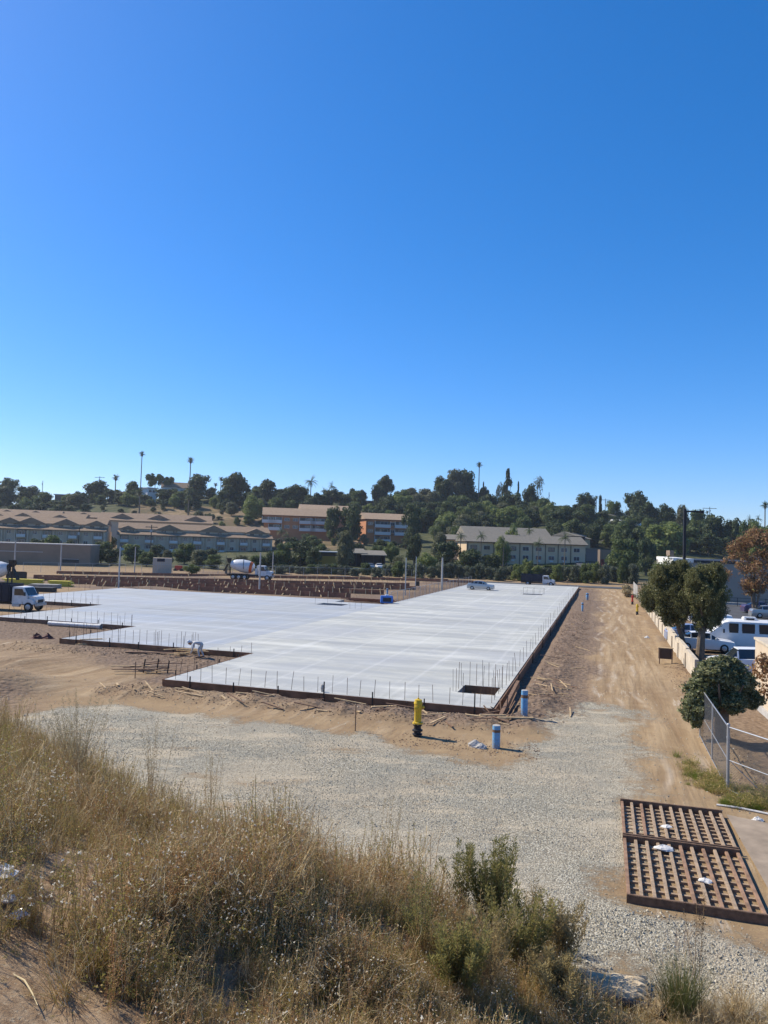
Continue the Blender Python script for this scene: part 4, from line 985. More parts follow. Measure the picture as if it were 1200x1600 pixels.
# ------------------------------------------------------------------ tree makers
def blob_crown(seed, n_blobs, n_leaf, leaf, rx=1., rz=1., shell=.75, core=True, droop=0, gap=0.0, aspect=1.6, shape='round', fill=0.):
    """a crown of leaf faces round uneven lumps; unit size about 1 m radius, base at z=0"""
    rs = np.random.RandomState(seed)
    cs = []; rr = []
    for k in range(n_blobs):
        a = rs.uniform(0, 6.283); h = rs.uniform(0.08, .95)
        if shape == 'round': env = math.sqrt(max(.05, 1 - (2 * h - 1) ** 2)) ; r0 = rs.uniform(.26, .46)
        elif shape == 'cone': env = (1 - h) * .9 + .08; r0 = .12 + .22 * (1 - h)
        elif shape == 'column': env = .35; r0 = rs.uniform(.3, .45)
        elif shape == 'umbrella': h = rs.uniform(.6, .95); env = 1.0; r0 = rs.uniform(.18, .3)
        elif shape == 'broad': h = rs.uniform(.1, .85); env = 1 - .5 * h ** 2; r0 = rs.uniform(.27, .44)
        elif shape == 'ragged': env = math.sqrt(max(.1, 1 - (2 * h - .95) ** 2)) * rs.uniform(.75, 1.15) * (.5 + .5 * min(1, h / .5)); r0 = rs.uniform(.09, .25)
        d = env * (1 - r0 * .6) * rs.uniform(.35, 1.0)
        cs.append((rx * d * math.cos(a), rx * d * math.sin(a), rz * 2 * h)); rr.append(r0)
    cs = np.array(cs); rr = np.array(rr)
    w = rr ** 2; w /= w.sum(); pick = rs.choice(n_blobs, n_leaf, p=w)
    dirs = rs.normal(size=(n_leaf, 3)); dirs /= np.linalg.norm(dirs, axis=1)[:, None]
    rad = rs.uniform(shell, 1.06, n_leaf) + (rs.rand(n_leaf) < .06) * rs.uniform(0, .25, n_leaf)
    C = cs[pick] + dirs * (rr[pick] * rad)[:, None] * np.array([1, 1, .9]); C[:, 2] -= droop * (rad - .7) * rr[pick]
    if fill:                                                    # leaves spread through the whole lumpy volume
        m = rs.rand(len(C)) < fill; k = m.sum(); e = rs.normal(size=(k, 3)); e /= np.linalg.norm(e, axis=1)[:, None]
        lump = 1 + .22 * np.sin(e[:, 0] * 5 + seed) * np.cos(e[:, 1] * 6) + .14 * np.sin(e[:, 2] * 9 + e[:, 0] * 7)
        env_ = (.5 + .5 * smooth(-1.0, .1, e[:, 2]))[:, None] * np.array([1, 1, 0]) + np.array([0, 0, 1]); C[m] = e * env_ * (rs.uniform(.35, 1., k) ** .5 * .9 * lump)[:, None] * np.array([rx, rx, rz]) + np.array([0, 0, rz])
    keep_ = C[:, 2] > .02; C = C[keep_]; dirs = dirs[keep_]; n = len(C)
    nrm = rs.normal(size=(n, 3)) * .8 + (dirs[:n] if len(dirs) == n else rs.normal(size=(n, 3)) * .2) + np.array([0, 0, .3])
    nrm /= np.linalg.norm(nrm, axis=1)[:, None]
    t = np.cross(nrm, rs.normal(size=(n, 3))); t /= np.linalg.norm(t, axis=1)[:, None] + 1e-9; b = np.cross(nrm, t)
    s = leaf * rs.uniform(.6, 1.3, (n, 1))
    V = np.stack([C - t * s * aspect / 1.6, C + b * s * .5, C + t * s * aspect / 1.6, C - b * s * .5], 1).reshape(-1, 3)
    F = np.arange(4 * n).reshape(-1, 4)
    if core:                                                    # twiggy inner mass of larger leaf sprays
        ico = np.array([(math.cos(a) * math.cos(e), math.sin(a) * math.cos(e), math.sin(e)) for e in (-1.1, -.4, .4, 1.1) for a in np.arange(6) * 1.047])
        fb = np.array([(j * 6 + i, j * 6 + (i + 1) % 6, (j + 1) * 6 + (i + 1) % 6, (j + 1) * 6 + i) for j in range(3) for i in range(6)] + [(0, 2, 4, 5), (18, 20, 22, 23)])
        for c, r in zip(cs, rr):
            b0 = len(V); V = np.concatenate([V, c + ico * r * .58 * rs.uniform(.8, 1.15, (24, 1))]); F = np.concatenate([F, fb + b0])
    V[:, 2] = np.maximum(V[:, 2], 0.0)
    return V, F
CR = {}
def crown(key, mat, seed, *a, **k):
    V, F = blob_crown(seed, *a, **k); CR[key] = npmesh('crown', V, F, mat)
def limb_tree(name, loc, h, crown_h, cw, ckey, label, cat='tree', group=None, tr=None, rz=None, mat='bark', lean=(0, 0), cdepth=None):
    """h total height; crown_h crown height; cw crown width"""
    t = empty(name, loc, label, cat, rz if rz is not None else rnd.uniform(0, 6.28), group)
    tr = tr or h * .022 + .05; ht = h - crown_h * .45
    b = MB(); pts = [(0, 0, -.6), (lean[0] * .3, lean[1] * .3, ht * .33), (lean[0] * .7, lean[1] * .7, ht * .66), (lean[0], lean[1], ht)]
    b.tube(pts, [tr * 1.25, tr, tr * .75, tr * .3], 7)
    for k in range(4):
        a = k * 1.7 + rnd.random(); z = max(.4, h - crown_h) + crown_h * rnd.uniform(-.02, .25); f = z / ht
        b.tube([(lean[0] * f, lean[1] * f, z), (lean[0] + cw * .16 * math.cos(a), lean[1] + cw * .16 * math.sin(a), z + crown_h * .18), (lean[0] + cw * .3 * math.cos(a), lean[1] + cw * .3 * math.sin(a), z + crown_h * .4)], [tr * .5, tr * .32, tr * .12], 5)
    b.build('trunk', MT[mat], t, smooth=True)
    link('crown', CR[ckey], t, (lean[0], lean[1], h - crown_h), rnd.uniform(0, 6.28), (cw / 2, (cdepth or cw) / 2, crown_h / 2))
    return t
LF = 1
crown('dark1', L_DARK, 1, 24, 3800, .085); crown('dark2', L_DARK, 2, 28, 3800, .08, shape='broad'); crown('dark3', L_DARK, 3, 22, 3800, .09)
crown('mid1', L_MID, 4, 24, 3800, .085); crown('mid2', L_MID, 5, 28, 3800, .085, shape='broad'); crown('light1', L_LIGHT, 6, 26, 3800, .085); crown('light2', L_LIGHT, 7, 30, 3800, .09, shape='broad', droop=.4)
crown('olive1', L_OLIVE, 8, 26, 3800, .085); crown('olive2', L_OLIVE, 9, 12, 1300, .09, core=False); crown('cyp', L_DARK, 10, 14, 2000, .12, shape='column')
crown('norf', L_DARK, 12, 30, 2200, .09, shape='cone', core=False); crown('umb', L_MID, 13, 16, 2200, .08, shape='umbrella'); crown('sparse', L_OLIVE, 14, 14, 1200, .07, core=False)
crown('olean', L_OLEAN, 15, 18, 3400, .075, shape='broad')
crown('ficus1', L_FICUS, 21, 70, 26000, .040, core=False, droop=.8, shell=.3, shape='ragged', fill=.5); crown('ficus2', L_FICUS, 29, 70, 26000, .040, core=False, droop=1.2, shell=.3, shape='ragged', fill=.5)
crown('hedge', L_MID, 23, 40, 8000, .05, shape='broad'); crown('brown', L_BROWN, 24, 70, 11000, .036, core=False, shell=.2, shape='ragged')
crown('mag', L_MAG, 25, 60, 2600, .14, core=False, shape='ragged', shell=.3, fill=.4); crown('magb', L_BROWN, 26, 10, 900, .09, core=False, shell=.4)

def palm_crown(seed, n, L, droop, mat=None, w=.5, up=.3):
    rs = np.random.RandomState(seed); V = []; F = []
    for k in range(n):
        a = k * 2.4 + rs.uniform(-.2, .2); e = up + rs.uniform(-.9, 1.0) * .9; ln = L * rs.uniform(.8, 1.1)
        p = np.zeros(3); dirn = np.array([math.cos(a) * math.cos(e), math.sin(a) * math.cos(e), math.sin(e)]); side = np.array([-math.sin(a), math.cos(a), 0])
        m = 7; pts = []
        for j in range(m + 1):
            pts.append(p.copy()); p = p + dirn * ln / m; dirn = dirn + np.array([0, 0, -droop / m * 1.6]); dirn /= np.linalg.norm(dirn)
        for j in range(m):                                     # leaflets, pairs hanging from the rib
            q = pts[j]; q2 = pts[j + 1]; f = (j + .5) / m; lw = w * math.sin(math.pi * min(1, .15 + f * .85)) * L * .55
            for s in (-1, 1):
                for g in (0, .5):
                    o = q + (q2 - q) * g; o2 = q + (q2 - q) * (g + .33); tip = o2 + side * s * lw + (q2 - q) * .9 + np.array([0, 0, -lw * .45])
                    b = len(V); V += [o, o2, tip]; F.append((b, b + 1, b + 2))
    return npmesh('crown', V, F, mat or L_PALM)
PALMS = {'fan': palm_crown(1, 34, 1.7, .7, w=.55, up=.35), 'feather': palm_crown(2, 26, 3.6, 1.0, w=.34, up=.45), 'skirt': palm_crown(3, 26, 1.5, .5, simple('dead_palm_fronds', (.20, .15, .09), .9), .5, -1.0), 'spiky': palm_crown(5, 60, 2.4, .15, simple('pale_spiky_leaves', (.34, .33, .22), .8), .12, .8)}
def palm(loc, h, kind, s, label, lean=0, skirt=True, group=None):
    t = empty('palm_tree', loc, label, 'palm', rnd.uniform(0, 6.28), group)
    MB().tube([(0, 0, -.5), (lean * .3, 0, h * .4), (lean, 0, h)], [.30 * min(1.4, s), .2 * min(1.4, s), .16 * min(1.4, s)], 8).build('trunk', MT['palmbark'], t, smooth=True)
    link('crown', PALMS[kind], t, (lean, 0, h), rnd.uniform(0, 6), s)
    if skirt: link('dead_frond_skirt', PALMS['skirt'], t, (lean, 0, h - .1), rnd.uniform(0, 6), s * .8)
    return t

# ------------------------------------------------------------------ wall along the lane
wl = empty('boundary_wall', UV(14.3, -10.1, 0), 'low cream concrete wall along the right side of the dirt lane', 'wall', SITE_RZ)
k = 0; u = 0.
while u < 78:
    L = 5.2; h = 1.32 + (.06 if k % 2 else 0)
    MB().box(u, u + L - .02, -.12, .12, -.4, h).build('wall_panel', MT['wallc'], wl, bevel=.015)
    if k % 1 == 0: MB().box(u + L - .16, u + L + .14, .125, .20, -.4, h - .25).build('wall_pier', MT['wallc'], wl)
    u += L; k += 1
t = empty('wooden_fence', UV(94, -9.9, 0), 'weathered grey board fence at the far end of the cream wall', 'fence', SITE_RZ)
fb_ = MB().box(-.14, .14, -.02, .02, 0, 2.2).mesh('fence_board', MT['conc'])
for k in range(60): link('fence_board', fb_, t, (k * .3, rnd.uniform(-.01, .01), rnd.uniform(-.05, .05)))
t = empty('dry_bush', UV(99, -8.6, 0), 'straw coloured dry bush beside the grey board fence', 'bush'); 
crown('dry', simple('straw_brush', (.34, .27, .15), .9), 31, 10, 2000, .09, shape='broad'); link('branches', CR['dry'], t, (0, 0, 0), 0, (1.6, 1.6, 1.1))
# brown board on legs in front of the wall
MT['timberdark'] = simple('very_dark_board', (.06, .04, .03), .8)
p = surf(1040, 1038); t = empty('signboard', p, 'small dark brown board on short legs against the cream wall', 'board', SITE_RZ - 1.5708)
MB().box(-.45, .45, .0, .3, .35, 1.05).build('board', MT['timberdark'], t); MB().box(-.5, .5, -.02, .34, 1.051, 1.1).build('frame_top', MT['wood'], t)
for x in (-.4, .4): MB().bar((x, -.02, 0), (x, -.02, 1.0), .06).build('leg', MT['wood2'], t)
# ------------------------------------------------------------------ parking lot
def asphalt():
    n = NT('parking_asphalt'); v = n.coord('Object')
    c = n.mix(n.ramp(n.noise(v, .35, 5, .65), [(.35, 0.), (.65, 1.)]), (.052, .055, .06), (.085, .088, .092))
    c = n.mix(n.ramp(n.noise(v, 30, 3, .6), [(.5, 0.), (.7, .35)]), c, (.14, .14, .135))
    return n.fin(c, .85, n.bump(n.noise(v, 60, 3), .4, .01), 0, .3)
MT['asphalt'] = asphalt(); MT['line'] = simple('white_road_paint', (.55, .55, .53), .7, 0, .2, 3)
def patch(name, poly, z, mat, kind='structure'):
    n = len(poly); return tag(MB().add([(p[0], p[1], z) for p in poly], [tuple(range(n))]).build(name, mat), kind=kind)
lot = [UV(18, -14.2), UV(92, -14.2), UV(92, -95), UV(12, -95), UV(12, -19)]
patch('parking_lot', lot, .11, MT['asphalt'])
for i in range(9):
    a = UV(38 + i * 2.8, -34, .114); tag(MB().box(-.05, .05, -2.6, 2.6, 0, .004).build('parking_line', MT['line'], loc=a, rz=SITE_RZ), kind='structure')
for i in range(12):
    a = UV(56 + i * 2.8, -46, .114); tag(MB().box(-.05, .05, -2.6, 2.6, 0, .004).build('parking_line', MT['line'], loc=a, rz=SITE_RZ), kind='structure')
def curb(a, b, label, w=.18, h=.16, z=0):
    d = b - a; return tag(MB().box(0, d.length, -w / 2, w / 2, -.2, h).build('concrete_curb', MT['conc'], loc=(a.x, a.y, z), rz=math.atan2(d.y, d.x), bevel=.015), label, 'curb')
curb(UV(18, -14.1), UV(92, -14.1), 'long concrete curb between the cream wall and the parking lot', z=.1)
curb(UV(91.5, -14.3), UV(91.5, -95), 'pale far curb of the parking lot in front of the grey building', .6, .3, .1)

# grey commercial building beyond the lot
def win(parent, w, h, x, y, z, rz=0, mull=1, fm='stake', gm='wglass', t=.07):
    key = ('win', w, h, mull, fm)
    if key not in CR:
        b = MB(); e = .07
        b.box(-w / 2, w / 2, -t, 0, 0, e); b.box(-w / 2, w / 2, -t, 0, h - e, h); b.box(-w / 2, -w / 2 + e, -t + .002, -.002, e, h - e); b.box(w / 2 - e, w / 2, -t + .002, -.002, e, h - e)
        for k in range(mull): xx = -w / 2 + w * (k + 1) / (mull + 1); b.box(xx - .025, xx + .025, -t + .004, -.004, e, h - e)
        CR[key] = (b.mesh('window', MT[fm]), MB().box(-w / 2 + e, w / 2 - e, -.03, -.012, e, h - e).mesh('pane', MT[gm]))
    a, b = CR[key]
    o = link('window', a, parent, (x, y, z), rz); link('pane', b, o); return o
MT['greywall'] = simple('pale_grey_stucco', (.26, .245, .215), .9, 0, .06, .4, .1)
MT['whitewall'] = simple('white_stucco', (.70, .69, .64), .9, 0, .05, .5, .1)
MT['beigewall'] = simple('beige_stucco', (.42, .37, .30), .9, 0, .08, .5, .1)
MT['darkband'] = simple('dark_coping', (.03, .032, .036), .6)
MT['tanwall'] = simple('tan_block_wall', (.24, .18, .13), .9, 0, .1, .4, .1)
MT['beigenear'] = simple('peach_stucco', (.52, .42, .30), .9, 0, .08, .8, .15)
b0 = UV(94, -15.2, 0)
t = empty('commercial_building', b0, 'long low grey building with dark coping beyond the parking lot', 'building', SITE_RZ)
MB().box(0, 40, -84, 0, -.5, 6.2).build('wall', MT['greywall'], t)
MB().box(-.15, 40.1, -84.1, -3, 6.2, 6.6).build('coping', MT['darkband'], t)
MB().box(-.05, 40.05, -2.98, .05, 6.2, 6.8).build('raised_parapet', MT['whitewall'], t)
MB().box(-.05, 34, .0, .06, -.4, 6.18).build('side_wall', MT['whitewall'], t)  # sunlit side: its brightness is put into a whiter colour than the front
MB().box(.6, 8, -.1, .5, 6.96, 8.0).build('rooftop_screen', MT['tanwall'], t)
for k, (v, w) in enumerate(((-12, 2), (-16, 1.4), (-21, 2.2))): MB().box(4, 6, v - w, v, 6.6, 7.5).build('rooftop_unit', MT['conc'], t)
# dark shop front band at the foot
MB().box(-.25, -.02, -84, -16, .1, 2.2).build('base_band', MT['darkband'], t)
for k in range(22):
    y = -17 - k * 3.0
    MB().box(-.34, -.26, y - 1.25, y + 1.25, .3, 2.1).build('shop_pane', MT['wglass'], t)
# rail fence in front of it
t = empty('rail_fence', UV(88, -16, .1), 'long low dark rail fence in front of the grey building', 'fence', SITE_RZ)
pk = MB().box(-.03, .03, -.03, .03, 0, 1.25).mesh('fence_post', MT['black'])
for k in range(40): link('fence_post', pk, t, (0, -k * 1.9, 0))
for z in (.35, .75, 1.2): MB().bar((0, 0, z), (0, -74, z), .05).build('fence_rail', MT['black'], t)

# trees by the wall
def trunkpos(px, py): return surf(px, py)
def big_tree(px, py, h, ch, cw, key, lean, label, tr, n_limb=5):
    p = surf(px, py); t = empty('ficus_tree', p, label, 'tree')
    b = MB(); ht = h - ch * .5
    b.tube([(0, 0, -.3), (lean * .35, 0, ht * .35), (lean * .8, 0, ht * .7), (lean, 0, ht)], [tr * 1.3, tr, tr * .8, tr * .4], 10)
    b.build('trunk', MT['bark'], t, smooth=True)
    for k in range(n_limb + 2):
        a = k * 1.256 + .4; z = ht * .55; x0 = lean * .6
        MB().tube([(x0, 0, z), (x0 + cw * .13 * math.cos(a), cw * .13 * math.sin(a), z + ch * .2), (x0 + cw * .3 * math.cos(a), cw * .3 * math.sin(a), z + ch * .45)], [tr * .55, tr * .4, tr * .15], 7).build('limb', MT['bark'], t, smooth=True)
    link('crown', CR[key], t, (lean, 0, h - ch * .95), 0, (cw * .40, cw * .40, ch * .44))
    for k in range(6):                                          # separate leafy boughs break up the outline
        a = k * 1.05 + .5; zz = (h - ch) + ch * (.12, .42, .22, .5, .3, .58)[k]; r_ = cw * (.27, .24, .31, .2, .28, .16)[k]
        link('leafy_bough', CR[('ficus1', 'ficus2')[k % 2]], t, (lean + r_ * math.cos(a), r_ * math.sin(a), zz), a * 2, (cw * .21, cw * .2, ch * .19))
    return t
big_tree(1072, 1022, 7.4, 5.7, 4.8, 'ficus1', -1.25, 'dense dark leafy tree leaning left over the cream wall', .19)
big_tree(1093, 1030, 7.3, 5.7, 4.5, 'ficus2', .3, 'leafy tree with pale dusty top and thick forked trunk right of the lamp post', .26)
limb_tree('street_tree', on(D(1052, 930, 92)), 6.6, 5.2, 6.0, 'hedge', 'smaller olive green tree just behind the two leafy trees, left of the lamp post top')
t_ = limb_tree('autumn_tree', on(D(1178, 930, 96)), 11.0, 8.6, 8.6, 'brown', 'tree with rusty brown autumn leaves at the right edge', tr=.2)
for a in (-.5, .45): MB().tube([(0, 0, .3), (a * 1.2, .2, 2.2), (a * 2.6, .3, 4.8)], [.18, .13, .07], 7).build('trunk_fork', MT['bark'], t_, smooth=True)
# lamp post
p = surf(1067, 1016); hp = D(1075, 795, p.y).z - p.z
t = empty('lamp_post', p, 'tall black square lamp post with single arm beside the leafy trees', 'lamp post')
MB().lathe([(.32, -.3), (.32, .85), (.28, .9), (.01, .9)], 20, cap=False).build('concrete_base', MT['pvc'], t, smooth=True)
MB().box(-.095, .095, -.095, .095, .9, hp).build('post', MT['black'], t, bevel=.01)
MB().bar((.1, 0, hp - .2), (1.28, 0, hp - .2), .14, .12).build('arm', MT['black'], t)
MB().side([(1.1, hp - .28), (1.42, hp - .34), (1.5, hp - .2), (1.42, hp - .12), (1.15, hp - .12)], -.16, .16).build('lamp_head', MT['black'], t, bevel=.02)
# vans and cars in the lot
def van(loc, rz, label, L=6.0, W=2.0, H=2.75):
    t = empty('white_van', loc, label, 'van', rz); w = W / 2
    hp = lambda x, top, ww, r=.12: (x, [(ww * .92, .25), (ww, .45), (ww, top * .6), (ww * .93, top - r), (ww * .78, top)])
    b = MB(); loft(b, [hp(L / 2, 1.0, w * .82), hp(L / 2 - .12, 1.25, w * .92), hp(L / 2 - .9, 1.5, w * .98), hp(L / 2 - 1.75, H - .1, w), hp(L / 2 - 2.2, H, w), hp(-L / 2 + .15, H, w), hp(-L / 2, H - .15, w * .95)])
    body = b.build('body', MT['vanwhite'], t, smooth=True)
    for s in (-1, 1):
        for x0, x1 in ((-2.45, -1.5), (-1.2, -.25), (.0, .7)): MB().box(x0, x1, s * w * .985 - .025, s * w * .985 + .025, 1.35, 2.1).build('side_window', MT['glass'], body, bevel=.02)
        MB().box(L / 2 - .12, L / 2 + .0, s * .7 - .15, s * .7 + .15, .8, 1.05).build('headlight', MT['chrome'], t, bevel=.02)
        MB().box(-L / 2 - .03, -L / 2 + .05, s * .88 - .07, s * .88 + .07, 1.0, 1.6).build('tail_light', MT['red'], t)
        for x in (L / 2 - 1.0, -L / 2 + 1.25): wheel(t, x, s * (w - .12), .36)
        MB().box(L / 2 - 1.75, L / 2 - 1.65, s * (w + .14) - .06, s * (w + .14) + .06, 1.35, 1.65).build('mirror', MT['black'], t)
    b = MB(); b.add([(L / 2 - .93, -w * .8, 1.53), (L / 2 - .93, w * .8, 1.53), (L / 2 - 1.68, w * .74, H - .22), (L / 2 - 1.68, -w * .74, H - .22)], [(0, 1, 2, 3)]); b.build('windshield', MT['glass'], body)
    MB().box(-1.5, -.5, -.35, .35, H - .01, H + .25).build('roof_air_conditioner', MT['vanwhite'], t, bevel=.06)
    MB().box(-1.3, -.7, -.36, .36, H + .04, H + .16).build('air_conditioner_grille', MT['black'], t)
    return t
p = G(1149, 1014, .11); van(p, SITE_RZ - 1.5 + 3.14, 'white camper van with rooftop air conditioner right of the two trees', L=5.6, H=2.35)
p = G(1168, 1052, .11); car('parked_car', p, SITE_RZ - 1.5 + 3.14, 'white car parked in front of the white camper van', 'car', 'vanwhite', 4.7, 1.85, 1.62, 'suv')
p = G(1083, 1003, .11); car('parked_car', p, SITE_RZ - 1.5, 'pale blue car behind the trunk of the leaning tree', 'car', 'bluecar', 4.5, 1.8, 1.5)
p = G(1098, 1016, .11); car('parked_car', p, SITE_RZ - 1.5, 'white car parked between the trunks of the two leafy trees', 'car', 'vanwhite', 4.4, 1.8, 1.45)
p = G(1187, 958, .11); car('parked_car', p, SITE_RZ - 1.4, 'dusty purple car parked far right in the lot', 'car', 'purple', 4.4, 1.8, 1.5)
p = G(1203, 966, .11); car('parked_car', p, SITE_RZ - 1.5, 'silver car cut off by the right edge in the lot', 'car', 'silver', 4.5, 1.8, 1.5)
p = G(1108, 972, .11); car('parked_car', p, SITE_RZ - 1.5, 'white car parked behind the crown of the right leafy tree', 'car', 'vanwhite', 4.5, 1.8, 1.5)

# near right: block building, curb, shrub, chain link fence
c = G(1179, 1100, 0)
t = empty('beige_building', c, 'corner of a peach stucco building at the right edge', 'building', SITE_RZ)
MB().box(-9, 0, -9, 0, -.3, 3.3).build('wall', MT['beigenear'], t)
MB().box(-9.05, .06, -9, .06, 3.3, 3.42).build('wall_cap', MT['wallc'], t)
curb(G(1166, 1092), G(1232, 1150), 'pale concrete curb beside the peach building', .22, .3)
curb(G(1183, 1090), G(1248, 1140), 'second narrow concrete curb against the peach building', .12, .25)
p = surf(1126, 1152)
t = empty('broadleaf_shrub', p, 'large shrub with broad pale green leaves beside the chain link fence', 'shrub')
b = MB(); b.tube([(0, 0, -.2), (.05, 0, .9), (-.1, .1, 1.9)], [.33, .26, .12], 12); b.build('trunk', MT['bark'], t, smooth=True)
for k in range(6):
    a = k * 1.05; MB().tube([(0, 0, .5 + .1 * k), (.5 * math.cos(a), .5 * math.sin(a), 1.4), (1.0 * math.cos(a), 1.0 * math.sin(a), 2.3)], [.1, .07, .03], 6).build('branch', MT['bark'], t, smooth=True)
for k, (x, y, z, r, hh) in enumerate(((-.1, .1, 1.3, 1.0, .95), (.75, 0, 1.5, .75, .65), (-.95, -.1, 1.25, .7, .6), (-.45, -.3, 2.1, .7, .55), (.5, .2, 2.25, .62, .5), (1.25, -.1, 1.15, .5, .42), (-1.15, -.2, .35, .62, .75), (-.75, -.3, .7, .7, .6), (.25, -.6, 1.0, .6, .5), (.05, 0, 2.75, .4, .3))):
    link('leaf_cluster', CR['mag'], t, (x, y, z), k * 1.3, (r, r, hh))
t = empty('autumn_branch_tree', surf(1215, 1150), 'tree with yellow brown leaves hanging in at the right edge by the peach building', 'tree')
MB().tube([(0, 0, -.2), (.1, 0, 1.5), (-.1, 0, 3)], [.1, .08, .04], 7).build('trunk', MT['bark'], t, smooth=True)
link('leaves', CR['magb'], t, (-.35, 0, 1.3), 0, (.9, .9, 1.25)); link('green_leaves', CR['mag'], t, (.2, 0, 1.8), 0, (.6, .6, .9))

fc0 = surf(1137, 1237); fr = G(1290, 1302); fb2 = UV(toUV(fc0)[0] + 7.5, toUV(fc0)[1] - .0)
t = empty('chain_link_fence', fc0, 'grey chain link fence with corner post at the right edge', 'fence')
FH = 2.05
MT['wire'] = simple('dull_wire', (.16, .16, .16), .6, .5)
def cl_run(a, b, H=FH):
    a = Vector(a) - fc0; b = Vector(b) - fc0; a.z = b.z = 0; d = b - a; L = d.length; d.normalize()
    for z in (.06, 1.0, H): MB().tube([a + Vector((0, 0, z)), b + Vector((0, 0, z))], .022 if z == H else .015, 8).build('fence_rail', MT['steel'], t, smooth=True)
    mb = MB(); s = .085; n = int(L / s)
    for sg in (1, -1):
        for k in range(-int(H / s), n + int(H / s)):
            x0 = k * s; x1 = x0 + sg * H
            za, zb = 0, H
            if sg > 0:
                xa, xb = x0, x0 + H
            else: xa, xb = x0, x0 - H
            # clip to the run
            pa, pb = (xa, 0.), (xb, H)
            def clip(p, q):
                (xp, zp), (xq, zq) = p, q
                if max(xp, xq) <= 0 or min(xp, xq) >= L: return None
                f = lambda x: zp + (x - xp) * (zq - zp) / (xq - xp)
                out = []
                for x, z in (p, q):
                    if x < 0: out.append((0, f(0)))
                    elif x > L: out.append((L, f(L)))
                    else: out.append((x, z))
                return out
            c = clip(pa, pb)
            if c: 
                p1 = a + d * c[0][0] + Vector((0, 0, c[0][1] + .05)); p2 = a + d * c[1][0] + Vector((0, 0, c[1][1] + .0))
                if (p2 - p1).length > .05: mb.bar(p1, p2, .0035)
    tag(mb.build('wire_mesh', MT['wire'], t), kind='stuff')
    m = max(1, int(L / 2.6))
    for k in range(1, m + 1):
        p = a + d * L * k / m; MB().tube([p, p + Vector((0, 0, H + .03))], .03, 10).build('line_post', MT['steel'], t, smooth=True)
cl_run(fc0, fr); cl_run(fc0, fb2)
MB().tube([(0, 0, -.2), (0, 0, FH + .06)], .05, 12).build('corner_post', MT['steel'], t, smooth=True)
MB().lathe([(.055, FH + .06), (.055, FH + .09), (.01, FH + .13)], 12, cap=False).build('post_cap', MT['steel'], t, smooth=True)
MB().tube([(0.03, 0, 1.0), (.9, -.5, .1)], .012, 6).build('brace_wire', MT['steel'], t)
for k in range(3): MB().lathe([(.06, .3 + k * .7), (.06, .34 + k * .7)], 12).build('tension_band', MT['steel'], t)

# flat concrete apron right of the rumble plates
ap = [G(1135, 1278), G(1240, 1300), G(1300, 1420), G(1225, 1440), G(1175, 1350)]
patch('concrete_apron', ap, .10, simple('dusty_concrete_apron', (.30, .235, .17), .95, 0, .25, 1.5, .3))
# ------------------------------------------------------------------ housing beyond the site
MT['roofbrown'] = simple('brown_shingle_roof', (.25, .175, .115), .95, 0, .15, 1.2, .2)
MT['rooftan'] = simple('tan_tile_roof', (.33, .235, .155), .95, 0, .12, 1.2, .2)
MT['roofgrey'] = simple('grey_brown_roof', (.20, .18, .145), .95, 0, .12, 1.2, .2)
MT['roofwhite'] = simple('white_flat_roof', (.62, .62, .60), .8, 0, .06)
MT['aptwall'] = simple('grey_beige_stucco', (.52, .42, .31), .9, 0, .07, .4, .1)
MT['aptdark'] = simple('darker_taupe_stucco', (.20, .175, .16), .9, 0, .08, .4, .1)
MT['orangewall'] = simple('terracotta_stucco', (.45, .20, .095), .9, 0, .08, .4, .1)
MT['motelwall'] = simple('cream_stucco', (.62, .46, .29), .9, 0, .07, .4, .1)
MT['timber'] = simple('dark_brown_trim', (.07, .05, .035), .8)
MT['rail'] = simple('white_balcony_rail', (.60, .59, .56), .6)
MT['recess'] = simple('painted_balcony_shade', (.15, .125, .10), .9)  # balcony shade put into the dark colour of flat facade panels
MT['pinkroof'] = simple('rose_brown_roof', (.30, .19, .15), .95)
def gable(mb, x0, x1, y0, y1, z, rise, mi=0, oh=.4, axis='x'):
    """gable roof over a rectangle, ridge along axis; solid"""
    x0 -= oh; x1 += oh; y0 -= oh; y1 += oh
    if axis == 'x':
        ym = (y0 + y1) / 2; vs = [(x0, y0, z), (x1, y0, z), (x1, y1, z), (x0, y1, z), (x0, ym, z + rise), (x1, ym, z + rise)]
        fs = [(0, 1, 5, 4), (2, 3, 4, 5), (1, 2, 5), (3, 0, 4), (0, 3, 2, 1)]
    else:
        xm = (x0 + x1) / 2; vs = [(x0, y0, z), (x1, y0, z), (x1, y1, z), (x0, y1, z), (xm, y0, z + rise), (xm, y1, z + rise)]
        fs = [(0, 3, 5, 4), (1, 4, 5, 2), (0, 4, 1), (3, 2, 5), (0, 1, 2, 3)]
    mb.add(vs, fs, mi)
def site_building(label, pxl, pxr, d1, d2, py_eave, name='apartment_block', cat='building', group=None):
    a = D(pxl, 850, d1); b = D(pxr, 850, d2); L = math.hypot(b.x - a.x, b.y - a.y); rz = math.atan2(b.y - a.y, b.x - a.x)
    zb = min(tz(a.x, a.y), tz(b.x, b.y)); ze = D((pxl + pxr) / 2, py_eave, (d1 + d2) / 2).z
    t = empty(name, Vector((a.x, a.y, zb)), label, cat, rz, group)
    return t, L, ze - zb
